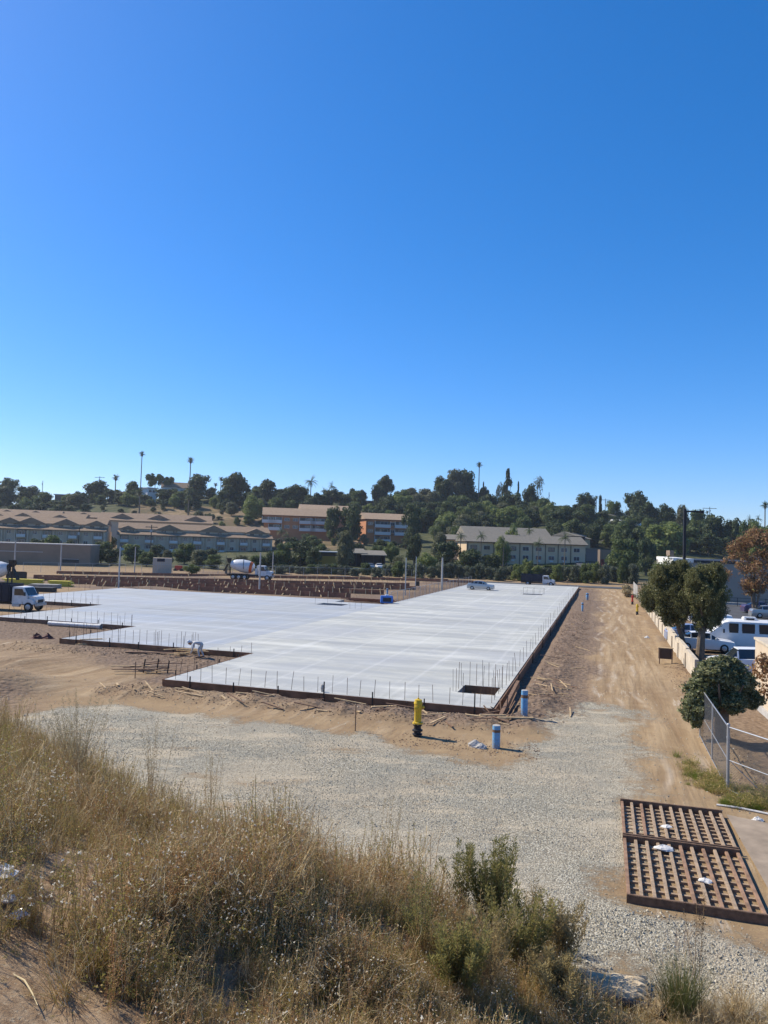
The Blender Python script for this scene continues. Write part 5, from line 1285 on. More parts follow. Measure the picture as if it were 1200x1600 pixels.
def tiered_block(label, pxl, pxr, d1, d2, py_eave, bays, gables, upper=1.9, wall='aptwall', facade=True, W=14):
    t, L, H = site_building(label, pxl, pxr, d1, d2, py_eave)
    MB().box(0, L, 0, W, -4, H - .02).build('wall', MT[wall], t)
    # skirt roof and set back upper storey
    b = MB(); b.side([(-.8, H), (-.8, H + .25), (2.9, H + 1.35), (2.9, H)], 0, 1)
    vs = [(-.5, -.8, H), (L + .5, -.8, H), (L + .5, 3, H + 1.2), (-.5, 3, H + 1.2), (-.5, -.8, H - .25), (L + .5, -.8, H - .25), (L + .5, 3, H - .02), (-.5, 3, H - .02)]
    MB().add(vs, [(0, 1, 2, 3), (4, 7, 6, 5), (0, 4, 5, 1), (1, 5, 6, 2), (3, 2, 6, 7), (0, 3, 7, 4)]).build('skirt_roof', MT['roofbrown'], t)
    zu = H + upper
    MB().box(.3, L - .3, 3.001, W - .5, H, zu).build('upper_wall', MT[wall], t)
    rb = MB(); gable(rb, .3, L - .3, 3.0, W - .5, zu, 2.0); rf = rb.build('roof', MT['roofbrown'], t)
    for i, (f, w) in enumerate(gables):
        x = f * L; b = MB(); gable(b, x - w / 2, x + w / 2, 2.2, W / 2 + 1.2, zu - .25, w * .23, axis='y'); b.build('gable_roof', MT['roofbrown'], t)
        b = MB(); b.add([(x - w / 2, 2.3, H + .9), (x + w / 2, 2.3, H + .9), (x + w / 2, 2.3, zu - .28), (x - w / 2, 2.3, zu - .28), (x - w / 2, 3.2, H + .9), (x + w / 2, 3.2, H + .9), (x + w / 2, 3.2, zu - .28), (x - w / 2, 3.2, zu - .28)], [(0, 1, 2, 3), (4, 7, 6, 5), (0, 4, 5, 1), (3, 2, 6, 7), (0, 3, 7, 4), (1, 5, 6, 2)])
        b.build('gable_wall', MT[wall], t)
        win(t, 1.3, .9, x - w * .2, 2.29, zu - 1.3, 0, 1, 'stake'); win(t, 1.3, .9, x + w * .22, 2.29, zu - 1.3, 0, 1, 'stake')
    if facade:
        bw = L / bays; fl = 2.75; nf_ = max(1, min(3, int((H - .3) / fl)))
        for i in range(bays):
            x = bw * (i + .5)
            for j in range(nf_):
                z = H - fl * (j + 1) + .35
                if i % 2 == 0:
                    MB().box(x - bw * .33, x + bw * .33, -.06, -.001, z - .15, z + 2.15).build('balcony_shade_panel', MT['recess'], t)
                    win(t, 2.0, 1.95, x, -.07, z, 0, 1, 'rail')
                    bal = MB().box(x - bw * .34, x + bw * .34, -1.15, -.07, z - .25, z - .1).build('balcony', MT[wall], t)
                    MB().box(x - bw * .34, x + bw * .34, -1.15, -1.07, z - .1, z + .75).build('balcony_rail', MT['rail'] if j == 0 or i % 4 == 0 else MT[wall], bal)
                else:
                    MB().box(x - bw * .30, x - bw * .24, -.35, -.001, z - .8, z + 2.3).build('pilaster', MT[wall], t)
                    win(t, 1.3, 1.2, x, -.01, z + .75, 0, 1, 'rail')
        for i in range(bays + 1):
            MB().box(i * bw - .2, i * bw + .2, -.5, -.002, -1, H - .26).build('wall_fin', MT[wall], t)
    return t
tiered_block('long two storey grey apartment block with gabled roof, front row at the left edge', -60, 163, 232, 240, 826.5, 11, [(.12, 7), (.31, 7.5), (.46, 8.5), (.71, 8), (.93, 7)])
tiered_block('front row grey apartment block with skirt roof and gables behind the cement mixer', 184, 424, 246, 262, 838, 13, [(.06, 5), (.32, 8.5), (.61, 9.5), (.9, 7)])
tiered_block('second row brown roofed apartment block behind the leftmost block', -50, 128, 270, 276, 812, 8, [(.2, 8), (.45, 8), (.78, 7)], .9, facade=False)
tiered_block('second row apartment block with three gables behind the one by the mixer', 152, 330, 286, 296, 815, 8, [(.2, 8), (.52, 8), (.85, 8)], 1.1, facade=False)
tiered_block('third row brown roof highest up the slope at the left edge', -40, 90, 300, 306, 805, 6, [(.35, 8), (.7, 8)], .5, facade=False)
tiered_block('small brown roofed block between the two gabled rows', 88, 168, 312, 318, 808, 5, [(.5, 8)], .4, facade=False)

def plain_block(label, pxl, pxr, d1, d2, py_eave, rise, W, wall, roof, cells, oh=.7, trim=None, name='apartment_block', hip=False):
    t, L, H = site_building(label, pxl, pxr, d1, d2, py_eave, name)
    MB().box(0, L, 0, W, -5, H - .01).build('wall', MT[wall], t)
    if rise > 0:
        b = MB(); gable(b, 0, L, 0, W, H, rise, oh=oh); b.build('roof', MT[roof], t)
        MB().box(-oh, L + oh, -oh - .02, -oh + .06, H - .22, H - .001).build('fascia', MT[trim or 'timber'], t)
    else:
        MB().box(-oh, L + oh, -oh, W + oh, H, H + .3).build('roof', MT[roof], t)
    for (f, z, kind, w) in cells:
        x = f * L; zz = H - z
        if kind == 'w': win(t, w, 1.25, x, -.01, zz, 0, 1, 'rail')
        if kind == 'd': win(t, w, 1.25, x, -.01, zz, 0, 1, 'timber')
        if kind == 'b':
            MB().box(x - w / 2, x + w / 2, -.05, -.001, zz, zz + 2.2).build('balcony_shade_panel', MT['recess'], t)
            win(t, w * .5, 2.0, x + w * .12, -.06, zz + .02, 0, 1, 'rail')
            bal = MB().box(x - w / 2 - .1, x + w / 2 + .1, -1.5, -.055, zz - .2, zz).build('balcony', MT['rail'], t)
            MB().box(x - w / 2 - .1, x + w / 2 + .1, -1.5, -1.42, zz, zz + 1.0).build('balcony_rail', MT['rail'], bal)
            for s in (-1, 1): MB().box(x + s * (w / 2 + .03) - .07, x + s * (w / 2 + .03) + .07, -1.49, -1.35, zz + 1.0, zz + 2.3).build('balcony_post', MT['rail'], bal)
        if kind == 't': MB().box(x - .12, x + .12, -.08, -.001, -1, H - .03).build('timber_strip', MT['timber'], t)
        if kind == 'a': MB().box(x - w / 2, x + w / 2, -.3, -.002, zz, zz + .5).build('air_conditioner', MT['rail'], t)
    return t, L, H
c = []
for f in (.13, .36, .60, .88):
    pass
c = [(.07, 2.9, 'b', 5), (.16, 2.9, 'b', 5), (.33, 2.2, 'w', 2), (.45, 2.2, 'w', 2), (.62, 2.9, 'b', 6), (.78, 2.9, 'b', 6), (.33, 5.0, 'w', 2), (.45, 5.0, 'w', 2), (.62, 5.7, 'b', 6), (.78, 5.7, 'b', 6), (.93, 2.2, 'w', 2), (.93, 5, 'w', 2), (.16, 5.7, 'b', 5)]
plain_block('terracotta apartment building with tan roof and white balconies, left wing', 411, 520, 296, 300, 806, 3.1, 12, 'orangewall', 'rooftan', c)
plain_block('upper wing of the terracotta apartments with tan roof behind the left wing', 470, 543, 330, 334, 797, 2.4, 12, 'orangewall', 'rooftan', [(.1, 2.4, 'w', 2)])
c = [(.1, 2.3, 'w', 2), (.1, 5.1, 'w', 2), (.36, 2.9, 'b', 6), (.36, 5.7, 'b', 6), (.36, 8.5, 'b', 6), (.6, 2.3, 'w', 2.2), (.78, 2.9, 'b', 5), (.78, 5.7, 'b', 5), (.6, 5.1, 'w', 2)]
plain_block('right wing of the terracotta apartments with stacked balconies', 571, 640, 290, 294, 812, 2.6, 14, 'orangewall', 'rooftan', c)
c = []
for k in range(9):
    f = .06 + k * .108; c += [(f - .05, 0, 't', 0), (f, 2.35, 'd' if k % 3 == 0 else 'w', 2.0), (f, 4.9, 'w', 1.9), (f + .001, 5.5, 'a', .9)]
plain_block('cream two storey motel with dark trim and grey brown roof behind the dump truck', 729, 915, 226, 232, 848.5, 2.4, 10, 'motelwall', 'roofgrey', c)
plain_block('rear wing of the cream motel with long grey brown roof', 728, 857, 246, 250, 836, 2.6, 10, 'motelwall', 'roofgrey', [(.9, 2, 'w', 1.5)])
plain_block('low grey roofed motel wing left of the cream motel', 690, 735, 240, 240, 843, 1.6, 9, 'motelwall', 'roofgrey', [(.5, 2.2, 'w', 2)])
# tan building and long wall at the left
t, L, H = site_building('low windowless tan building at the left in front of the apartments', -80, 142, 178, 182, 849.5, 'warehouse')
MB().box(0, L, 0, 9, -1, H).build('wall', MT['tanwall'], t); MB().box(-.1, L + .1, -.12, 9.1, H, H + .22).build('coping', MT['conc'], t)
MB().box(0, L * .66, -.12, -.001, H - 1.9, H - 1.72).build('ledge', MT['conc'], t)
MB().box(L * .80, L * .92, -.06, -.001, .6, 1.5).build('louvre', MT['stake'], t); MB().box(L * .80, L * .92, -.12, -.062, 1.5, 1.62).build('louvre_hood', MT['conc'], t)
# container with a sign
t, L, H = site_building('pale grey site container with small dark blue sign behind the footing rows', 240, 270, 160, 161, 872, 'site_container')
MB().box(0, L, 0, 2.5, -.2, H).build('container_shell', MT['aptwall'], t, bevel=.04); MB().box(L * .22, L * .62, -.06, -.01, H - .75, H - .1).build('sign', MT['navy'], t)
for k in range(9): MB().box(L * .1 * (k + .5) - .04, L * .1 * (k + .5) + .04, -.03, -.001, .1, H - .15).build('corrugation', MT['conc'], t)
# red machine and light green bush near the container
t = empty('compactor', G(279, 893), 'small dull red machine right of the site container', 'machine'); MB().box(-.8, .8, -.4, .4, .3, 1.3).build('housing', MT['red'], t, bevel=.08)
MB().lathe([(.35, -.6), (.35, .6)], 14, M=Matrix.Translation((-.7, 0, .35)) @ Matrix.Rotation(1.57, 4, 'X')).build('roller', MT['stake'], t); MB().lathe([(.35, -.6), (.35, .6)], 14, M=Matrix.Translation((.7, 0, .35)) @ Matrix.Rotation(1.57, 4, 'X')).build('roller', MT['stake'], t)
# shed with yellow band, carports
t, L, H = site_building('long low shed with white roof edge and yellow ochre wall', 492, 532, 205, 206, 863, 'shed')
MB().box(0, L, 0, 6, -1, H).build('wall', simple('ochre_wall', (.40, .25, .05), .9), t); MB().box(-.3, L + .3, -.8, 6.3, H, H + .25).build('roof', MT['roofwhite'], t); MB().box(0, L, -.02, -.001, H - 1.0, H - .01).build('upper_band', MT['timber'], t)
for pl, pr, lb in ((545, 571, 'left open carport with dark blue walls and grey roof'), (568, 602, 'right open carport with dark blue walls above the parked cars')):
    t, L, H = site_building(lb, pl, pr, 212, 213, 864 if pl < 560 else 867, 'carport')
    MB().box(0, L, 4, 4.2, -1, H).build('back_wall', MT['navy'], t)
    for f in (0, .5, 1): MB().box(f * L - .12, f * L + .12, 0, .25, -1, H).build('carport_post', MT['navy'], t)
    for f in (0, 1): MB().box(f * L - .1, f * L + .1, .26, 3.99, -1, H - .02).build('side_wall', MT['navy'], t)
    b = MB(); b.side([(0, 0), (0, .0), (0, 0)], 0, 0) if False else b.add([(-.5, -.8, H), (L + .5, -.8, H), (L + .5, 5, H + 1.2), (-.5, 5, H + 1.2), (-.5, -.8, H - .2), (L + .5, -.8, H - .2), (L + .5, 5, H), (-.5, 5, H)], [(0, 1, 2, 3), (4, 7, 6, 5), (0, 4, 5, 1), (1, 5, 6, 2), (3, 2, 6, 7), (0, 3, 7, 4)])
    b.build('roof', MT['roofgrey'], t)
for px, m, lb in ((579, 'silver', 'silver car parked in front of the right carport'), (593, 'vanwhite', 'white car parked under the right carport'), (665, 'vanwhite', 'small white car half hidden among the shrubs left of centre hill')):
    p = on(D(px, 880, 207)); car('parked_car', p, -1.4 if px < 650 else .2, lb, 'car', m, 4.5, 1.8, 1.5)
# lane, ramp and walls right of the motel
t, L, H = site_building('low brown flat roofed building at the top of the side street', 898, 938, 236, 238, 858, 'low_building')
MB().box(0, L, 0, 8, -3, H).build('wall', MT['aptdark'], t); MB().box(-.2, L + .2, -.2, 8.2, H, H + .3).build('roof', MT['roofgrey'], t); MB().box(L * .2, L * .45, -.05, -.001, .1, 2.2).build('garage_door', MT['stake'], t)
t, L, H = site_building('tan retaining wall with red creeper beside the side street', 938, 962, 205, 207, 859, 'retaining_wall', 'wall')
MB().box(0, L, 0, 1, -3, H).build('wall', MT['tanwall'], t); V, F = blob_crown(77, 10, 500, .3, .8, 3, core=False); link('creeper', npmesh('creeper', V, F, simple('red_creeper', (.25, .07, .05), .9)), t, (.4, -.3, 0), 0, (1, .6, .8))
q = [on(D(905, 880, 192)), on(D(944, 880, 192)), on(D(937, 880, 232)), on(D(900, 880, 232))]
patch('side_street', [(p.x, p.y) for p in q], 0, MT['asphalt']); o_ = bpy.data.objects['side_street']
for i, p in enumerate(q): o_.data.vertices[i].co.z = p.z + .35
t, L, H = site_building('small cream shed behind the end of the lane fence', 980, 990, 186, 186, 884, 'shed')
MB().box(0, L, 0, 2, -1, H).build('wall', MT['whitewall'], t); MB().box(-.1, L + .1, -.2, 2.2, H, H + .15).build('roof', MT['roofbrown'], t)
# far road and perimeter fence
patch('far_road', [UV(126.5, -9.5), UV(134, -9.5), UV(134, 62), UV(126.5, 62)], .10, MT['asphalt'])
def mesh_fence(a, b, label, H=1.9, step=3.0, mat='steel'):
    t = empty('mesh_fence', a, label, 'fence', math.atan2(b.y - a.y, b.x - a.x)); L = (b - a).length; n = int(L / step)
    pm = MB().tube([(0, 0, -.2), (0, 0, H)], .035, 6).mesh('fence_post', MT[mat])
    for k in range(n + 1): link('fence_post', pm, t, (k * L / n, 0, 0))
    MB().bar((0, 0, H), (L, 0, H), .04).build('top_rail', MT[mat], t)
    m = MB()
    for k in range(int(L / .28)): x = k * .28; m.bar((x, .02, .05), (x, .02, H - .03), .010)
    for k in range(7): m.bar((0, -.02, .1 + k * .28), (L, -.02, .1 + k * .28), .010)
    tag(m.build('wire_mesh', MT['wire'], t), kind='stuff'); return t
mesh_fence(G(36, 894), G(430, 899), 'long wire mesh fence behind the left part of the footing field')
mesh_fence(G(430, 899), G(742, 905), 'wire mesh fence behind the right part of the footing field')
mesh_fence(UV(60, 21.4), UV(122, 21.4), 'temporary wire fence along the left edge of the long slab', 1.5, 3.2)

# ------------------------------------------------------------------ houses on the hill
def house(label, pxl, pxr, depth, py_eave, rise, wall, roof, W=9, axis='x', cells=(), cat='house'):
    t, L, H = site_building(label, pxl, pxr, depth, depth + 4, py_eave, 'hill_house', cat)
    MB().box(0, L, 0, W, -6, H - .01).build('wall', MT[wall], t)
    if rise: b = MB(); gable(b, 0, L, 0, W, H, rise, oh=.6, axis=axis); b.build('roof', MT[roof], t)
    else: MB().box(-.6, L + .6, -.6, W + .6, H, H + .4).build('roof', MT[roof], t)
    for f, w in cells: win(t, w, 1.3, f * L, -.01, H - 2.1, 0, 1, 'rail')
    return t
house('flat white roofed house on the hill at the left', 82, 137, 402, 774, 0, 'pinkroof', 'roofwhite', cells=[(.3, 3), (.7, 3)])
house('house with rose brown roof right of the round dark tree', 176, 199, 405, 772, 1.6, 'whitewall', 'pinkroof', cells=[(.5, 2)])
house('small white house with balcony below the tallest palm', 227, 241, 395, 763, 0, 'whitewall', 'roofwhite', cells=[(.3, 1.6), (.7, 1.6)])
house('wide brown roofed house on the crest right of the tallest palm', 250, 291, 408, 762, 3.2, 'whitewall', 'roofbrown', cells=[(.2, 3), (.5, 3), (.8, 3)])
house('modern house with thin white roof on the central crest', 545, 590, 400, 783, 0, 'aptdark', 'roofwhite', cells=[(.3, 3), (.6, 3)])
house('teal sided house peeking between dark trees', 439, 452, 398, 768, 0, 'bluecar', 'roofgrey')
house('grey roofed house high in the wood left of centre', 612, 634, 352, 803, 1.9, 'aptwall', 'roofgrey', axis='y', cells=[(.5, 2)])
house('twin gabled grey roofed house above the motel', 663, 690, 330, 812, 1.9, 'aptdark', 'roofgrey', cells=[(.5, 2)])
house('small blue grey house in the wood above the motel', 824, 841, 345, 806, 1.2, 'bluecar', 'roofgrey', cells=[(.5, 2)])
house('pale two gabled house on the right hill', 966, 1003, 338, 821, 2.6, 'whitewall', 'roofwhite', axis='x', cells=[(.3, 2), (.7, 2)])
house('grey roofed house below the big pine on the right', 948, 980, 372, 806, 1.7, 'aptwall', 'roofgrey', cells=[(.5, 2)])
house('dark blue grey house right of the motel roof', 899, 914, 262, 838, 1.5, 'navy', 'roofgrey', cells=[(.5, 1.5)])
house('small peaked house with yellow wall between dark trees right of the motel', 914, 922, 270, 842, 1.5, 'motelwall', 'roofgrey')
house('dark house beside the pale two gabled house', 945, 960, 300, 838, 1.6, 'aptdark', 'roofgrey')

# ------------------------------------------------------------------ trees
def tree(px, ytop, wpx, dist, key, label, name='tree', cf=.93, cat='tree', base=None, group=None):
    q = D(px, ytop, dist); zb = tz(q.x, q.y); h = max(2.0, q.z - zb); w = wpx * 1.12 / FPX * dist
    if base is not None: cf = min(.97, (q.z - D(px, base, dist).z) / h)
    return limb_tree(name, Vector((q.x, q.y, zb)), h, h * cf, w, key, label, cat, group)
T = [
 (17, 745, 34, 412, 'dark2', 'large dark round tree on the skyline at the left edge'), (44, 760, 38, 405, 'dark1', 'dark bushy tree second from the left on the skyline'),
 (3, 762, 30, 395, 'dark3', 'dark tree cut by the left edge below the skyline'), (66, 770, 28, 400, 'mid1', 'green tree just left of the flat white roofed house'),
 (120, 774, 34, 372, 'olive1', 'feathery grey green tree below the flat white roofed house'), (93, 782, 36, 376, 'dark1', 'dark bush tree below the left end of the white roof'),
 (153, 753, 40, 398, 'dark3', 'round dark tree under the utility pole'), (172, 766, 26, 392, 'dark1', 'dark tree touching the right side of the round dark tree'),
 (210, 754, 28, 402, 'mid1', 'green tree on the crest left of the tallest palm'), (243, 741, 28, 410, 'umb', 'light flat topped tree on the crest left of the brown roof'), (262, 745, 18, 412, 'umb', 'smaller flat topped tree on the crest above the brown roof'),
 (228, 772, 24, 385, 'dark2', 'dark shrubby tree in front of the small white house'), (262, 764, 40, 388, 'dark1', 'dark hedge like tree below the wide brown roof'), (285, 768, 30, 384, 'mid2', 'green bushy tree below the right end of the brown roof'),
 (273, 774, 16, 372, 'light1', 'small light green tree on the dry slope below the brown roof'), (314, 739, 42, 400, 'dark2', 'big dark tree right of the second palm'), (300, 765, 26, 380, 'dark3', 'dark tree at the foot of the second palm'),
 (371, 740, 46, 382, 'dark1', 'tallest broad dark tree left of centre'), (350, 764, 26, 376, 'dark2', 'dark lower tree left of the tallest broad tree'), (397, 777, 34, 330, 'light1', 'bright green tree left of the terracotta apartments'),
 (362, 787, 22, 340, 'olive1', 'small grey green tree on the dry slope'), (400, 765, 26, 392, 'mid1', 'green tree right of the tallest broad tree'), (421, 752, 36, 386, 'dark3', 'dark tree behind the left wing of the terracotta apartments'),
 (440, 770, 24, 380, 'dark1', 'low dark tree in front of the teal house'), (463, 756, 40, 382, 'dark2', 'dark spreading tree below the feather palm'), (488, 775, 30, 376, 'dark3', 'dark tree above the middle of the terracotta roof'),
 (507, 773, 24, 384, 'mid2', 'green tree right of the twin feather palms'), (529, 768, 20, 398, 'dark1', 'small dark tree on the skyline left of the white roof'), (551, 765, 17, 404, 'dark3', 'round dark tree behind the thin white roof, left of two'),
 (567, 764, 17, 404, 'dark2', 'round dark tree behind the thin white roof, right of two'), (556, 785, 22, 370, 'mid1', 'green tree below the thin white roof'), (577, 788, 20, 366, 'light1', 'light green tree below the right end of the thin white roof'),
 (604, 744, 30, 400, 'dark1', 'dark crooked pine like tree on the central skyline'), (591, 760, 24, 392, 'dark3', 'low dark tree left of the crooked skyline tree'),
 (523, 794, 32, 286, 'dark1', 'left dark tree in front of the terracotta apartments'), (548, 787, 36, 284, 'dark2', 'right dark tree in front of the terracotta apartments'), (645, 790, 30, 276, 'dark1', 'tall dark tree at the right end of the terracotta apartments'),
 (628, 771, 42, 372, 'light2', 'broad light green tree above the grey roofed house'), (655, 782, 30, 360, 'dark2', 'dark tree right of the broad light green one'), (693, 748, 32, 398, 'dark3', 'left lobe tree of the big dark skyline grove'),
 (712, 740, 34, 400, 'olive1', 'middle tree of the big dark skyline grove'), (731, 731, 38, 402, 'dark2', 'tallest right tree of the big dark skyline grove'), (757, 762, 20, 396, 'dark1', 'dark shrubby tree right of the tall palm by the grove'),
 (718, 774, 40, 372, 'mid2', 'green tree below the big dark grove'), (684, 785, 30, 356, 'dark1', 'dark green tree above the twin gabled house'), (740, 787, 36, 344, 'mid1', 'mid green tree in the middle of the wood'),
 (781, 756, 12, 396, 'olive2', 'little shaggy tree left of the tiered pine'), (794, 730, 24, 400, 'norf', 'tiered conifer on the skyline with open branches'), (810, 749, 5, 398, 'cyp', 'thin pointed cypress right of the tiered conifer'),
 (755.5, 750, 4, 400, 'cyp', 'thin pointed cypress right of the tall palm'), (829, 760, 24, 392, 'dark3', 'dark tree left of the pale sparse tree'), (841, 749, 28, 398, 'sparse', 'pale sparse tree on the skyline right of the tiered conifer'),
 (787, 790, 50, 318, 'light2', 'broad bright yellow green tree above the motel roof'), (812, 796, 26, 316, 'light1', 'smaller bright green tree right of the broad bright one'), (765, 770, 34, 366, 'dark2', 'dark green tree below the shaggy skyline tree'),
 (800, 772, 38, 368, 'dark1', 'dark tree directly below the tiered conifer'), (850, 778, 32, 366, 'mid2', 'mid green tree below the pale sparse tree'), (880, 788, 36, 350, 'dark2', 'broad dark tree right above the motel'),
 (868, 800, 34, 300, 'dark3', 'dark tree touching the right part of the motel roof'), (750, 805, 34, 300, 'dark1', 'dark purple green hedge tree left of the broad bright tree'), (724, 808, 30, 296, 'olive1', 'olive tree left of the motel rear roof'),
 (895, 814, 34, 270, 'dark1', 'dark tree right of the motel roof'), (915, 767, 32, 388, 'dark2', 'dark round tree on the right skyline'), (938.5, 771, 8, 384, 'cyp', 'fat dark cypress on the right skyline'),
 (992, 764, 42, 372, 'dark2', 'big dark umbrella shaped pine on the right'), (960, 786, 30, 378, 'mid1', 'green tree left of the big pine'), (1012, 787, 36, 356, 'dark1', 'dark tree right of the big pine'),
 (1043, 792, 30, 350, 'dark3', 'dark tree left of the lamp post on the right hill'), (1065, 796, 26, 356, 'olive1', 'olive tree directly behind the lamp post'), (1090, 800, 34, 330, 'mid1', 'green tree just right of the lamp post on the hill'),
 (1118, 801, 44, 300, 'dark2', 'large dark tree right of the lamp post arm'), (1145, 812, 30, 296, 'dark1', 'dark tree left of the autumn tree'), (1039, 814, 66, 262, 'light2', 'very broad light green tree behind the lamp post'),
 (972, 816, 38, 266, 'mid2', 'green tree below the pale two gabled house'), (990, 826, 36, 236, 'dark1', 'dark tree left of the white building side'), (930, 820, 34, 290, 'dark3', 'dark tree above the side street'),
 (975, 846, 50, 196, 'mid1', 'dense rounded green tree beside the lane end'), (1010, 838, 30, 210, 'dark2', 'dark tree behind the white building corner'), (1190, 812, 46, 220, 'light2', 'light green tree behind the autumn tree at the right edge'),
 (1168, 818, 34, 240, 'mid1', 'mid green tree left behind the autumn tree'),
 (82, 836, 36, 200, 'mid2', 'green bush tree showing over the tan building'), (159, 848, 34, 196, 'mid1', 'bright green bushy tree right of the tan building'), (144, 855, 20, 194, 'light1', 'small light green bush at the end of the tan building'),
 (208, 852, 34, 200, 'mid1', 'green bushy tree in front of the gabled block by the container'), (289, 851, 34, 204, 'mid1', 'green bushy tree in front of the gabled block, middle'), (262, 862, 18, 190, 'olive1', 'olive bush above the site container'),
 (470, 842, 46, 200, 'dark2', 'large dark bushy tree right of the cement mixer'), (443, 851, 30, 196, 'mid1', 'green bush left of the large dark bushy tree'), (492, 856, 26, 192, 'dark1', 'dark shrub right of the large bushy tree'),
 (540, 836, 30, 198, 'olive1', 'olive green tree left of the carports'), (648, 838, 26, 220, 'dark3', 'dark tree below the tall dark tree by the terracotta wing'),
 (668, 866, 30, 190, 'light1', 'light green shrubby tree left of the dark central clump'), (700, 848, 44, 196, 'dark1', 'big dark tree left in the central clump'), (733, 856, 48, 192, 'dark2', 'big dark tree in the middle of the central clump'),
 (765, 868, 40, 190, 'dark3', 'dark tree right in the central clump'), (690, 838, 30, 214, 'olive1', 'olive tree behind the central clump'), (622, 868, 28, 194, 'olive2', 'sparse olive shrub below the terracotta right wing'),
 (785, 842, 24, 222, 'light1', 'light green shrub tree against the motel roof'), (800, 825, 26, 236, 'light1', 'light green tree between the two motel roofs'),

 (300, 884, 24, 162, 'light1', 'low pale green bush right of the dull red machine'), (176, 858, 26, 190, 'dark1', 'dark bush between the tan building and the gabled block'), (230, 862, 26, 188, 'mid2', 'green bush left of the site container'), (312, 862, 30, 190, 'olive1', 'olive bush left behind the mixer drum'),
 (335, 868, 30, 186, 'mid1', 'green bush directly behind the mixer drum'), (378, 870, 30, 186, 'olive1', 'olive bush above the mixer cab'), (405, 868, 30, 190, 'mid2', 'green bush right above the mixer cab'), (423, 864, 24, 190, 'dark3', 'dark bush right of the mixer cab'),
 (60, 843, 30, 205, 'dark1', 'small dark tree peeking over the tan building, left one'), (108, 846, 22, 210, 'dark3', 'small dark tree peeking over the tan building, right one'), (246, 852, 26, 222, 'dark1', 'dark tree against the gabled block left of centre'), (330, 856, 26, 224, 'dark2', 'dark tree against the gabled block right of centre'),
 (505, 852, 26, 215, 'mid1', 'green tree left of the ochre shed'), (560, 850, 24, 230, 'dark1', 'dark tree behind the carports'), (590, 852, 26, 232, 'mid2', 'green tree behind the right carport'), (612, 850, 24, 226, 'light1', 'light tree right of the carports'),
 (455, 840, 24, 262, 'dark1', 'dark tree at the foot of the terracotta left wing'), (490, 838, 26, 266, 'mid1', 'green tree at the foot of the terracotta left wing, right side'), (600, 845, 26, 262, 'dark3', 'dark tree at the foot of the terracotta right wing'), (430, 815, 26, 300, 'dark2', 'dark tree against the left end of the terracotta wing'),
 (172, 838, 20, 262, 'dark3', 'small dark tree in the gap between the two grey blocks'), (715, 822, 26, 262, 'mid2', 'green tree left of the motel rear roof'), (705, 800, 30, 306, 'light2', 'light green spreading tree above the twin gabled house'),
]
for r in T: tree(*r)
NUM = ['first', 'second', 'third', 'fourth', 'fifth', 'sixth', 'seventh', 'eighth', 'ninth', 'tenth', 'eleventh', 'twelfth', 'thirteenth', 'fourteenth', 'fifteenth', 'sixteenth', 'seventeenth', 'eighteenth', 'nineteenth', 'twentieth', 'twenty-first', 'twenty-second', 'twenty-third', 'twenty-fourth', 'twenty-fifth', 'twenty-sixth']
KD = {'dark1': 'dark green', 'dark2': 'dark spreading', 'dark3': 'dark round', 'mid1': 'mid green', 'mid2': 'broad green', 'light1': 'light green', 'olive1': 'olive'}
def hfill(x0, x1, step, dist, hlo, hhi, rowname, keys):
    k = 0; x = x0
    while x < x1:
        px = x + rnd.uniform(-.3, .3) * step; key = rnd.choice(keys); d = dist * rnd.uniform(.97, 1.03)
        q = D(px, 800, d); z = tz(q.x, q.y); h = rnd.uniform(hlo, hhi); w = h * rnd.uniform(.85, 1.25)
        limb_tree('hill_tree', Vector((q.x, q.y, z)), h, h * .95, w * 1.1, key, '%s tree, %s from the left in the %s' % (KD[key], ORD(k + 1), rowname), 'tree', 'trees of the wooded hillside')
        k += 1; x += step
KS = ['dark1', 'dark2', 'dark3', 'mid1', 'mid2', 'dark1', 'dark2', 'olive1', 'light1', 'mid1', 'dark3']
hfill(600, 1190, 23, 400, 6, 9.5, 'top row of the wooded hill', KS)
hfill(606, 1190, 24, 376, 6.5, 10, 'second row below the hill crest', KS)
hfill(600, 1190, 24, 350, 6.5, 10, 'middle row of the wooded hill', KS)
hfill(650, 1190, 26, 322, 6.5, 10, 'fourth row below the hill crest', KS)
hfill(690, 1180, 26, 290, 6, 9, 'lowest row of the wooded hill', KS)
hfill(150, 420, 20, 318, 2.5, 4.5, 'low row behind the gabled blocks', KS)
hfill(160, 430, 19, 378, 3.5, 6, 'row across the bare left slope', KS)
hfill(-10, 150, 22, 384, 5, 8, 'upper row on the left hill', KS)
hfill(-6, 140, 24, 350, 4, 6.5, 'lower row on the left hill', KS)
hfill(430, 640, 20, 352, 5, 8, 'row just above the terracotta roofs', KS)
hfill(440, 640, 22, 272, 2.5, 4.5, 'low row below the terracotta apartments', KS)
hfill(420, 600, 24, 390, 6, 9, 'row behind the terracotta apartments', KS[:5])
hfill(185, 430, 18, 402, 4, 6.5, 'low row under the crest houses', KS[:5])
# scrub on the bare slope
for k, px in enumerate(sorted(rnd.uniform(150, 430) for _ in range(26))):
    d = rnd.uniform(325, 375); q = D(px, 790, d)
    t = empty('scrub_bush', Vector((q.x, q.y, tz(q.x, q.y))), 'small bush on the bare brown slope behind the gabled rows, %s from the left' % ORD(k + 1), 'bush', 0, 'dry bushes on the bare brown slope')
    link('branches', CR[rnd.choice(['dry', 'olive1', 'dark1'])], t, (0, 0, 0), rnd.uniform(0, 6), (rnd.uniform(1, 2.4), 1.4, rnd.uniform(.6, 1.3)))
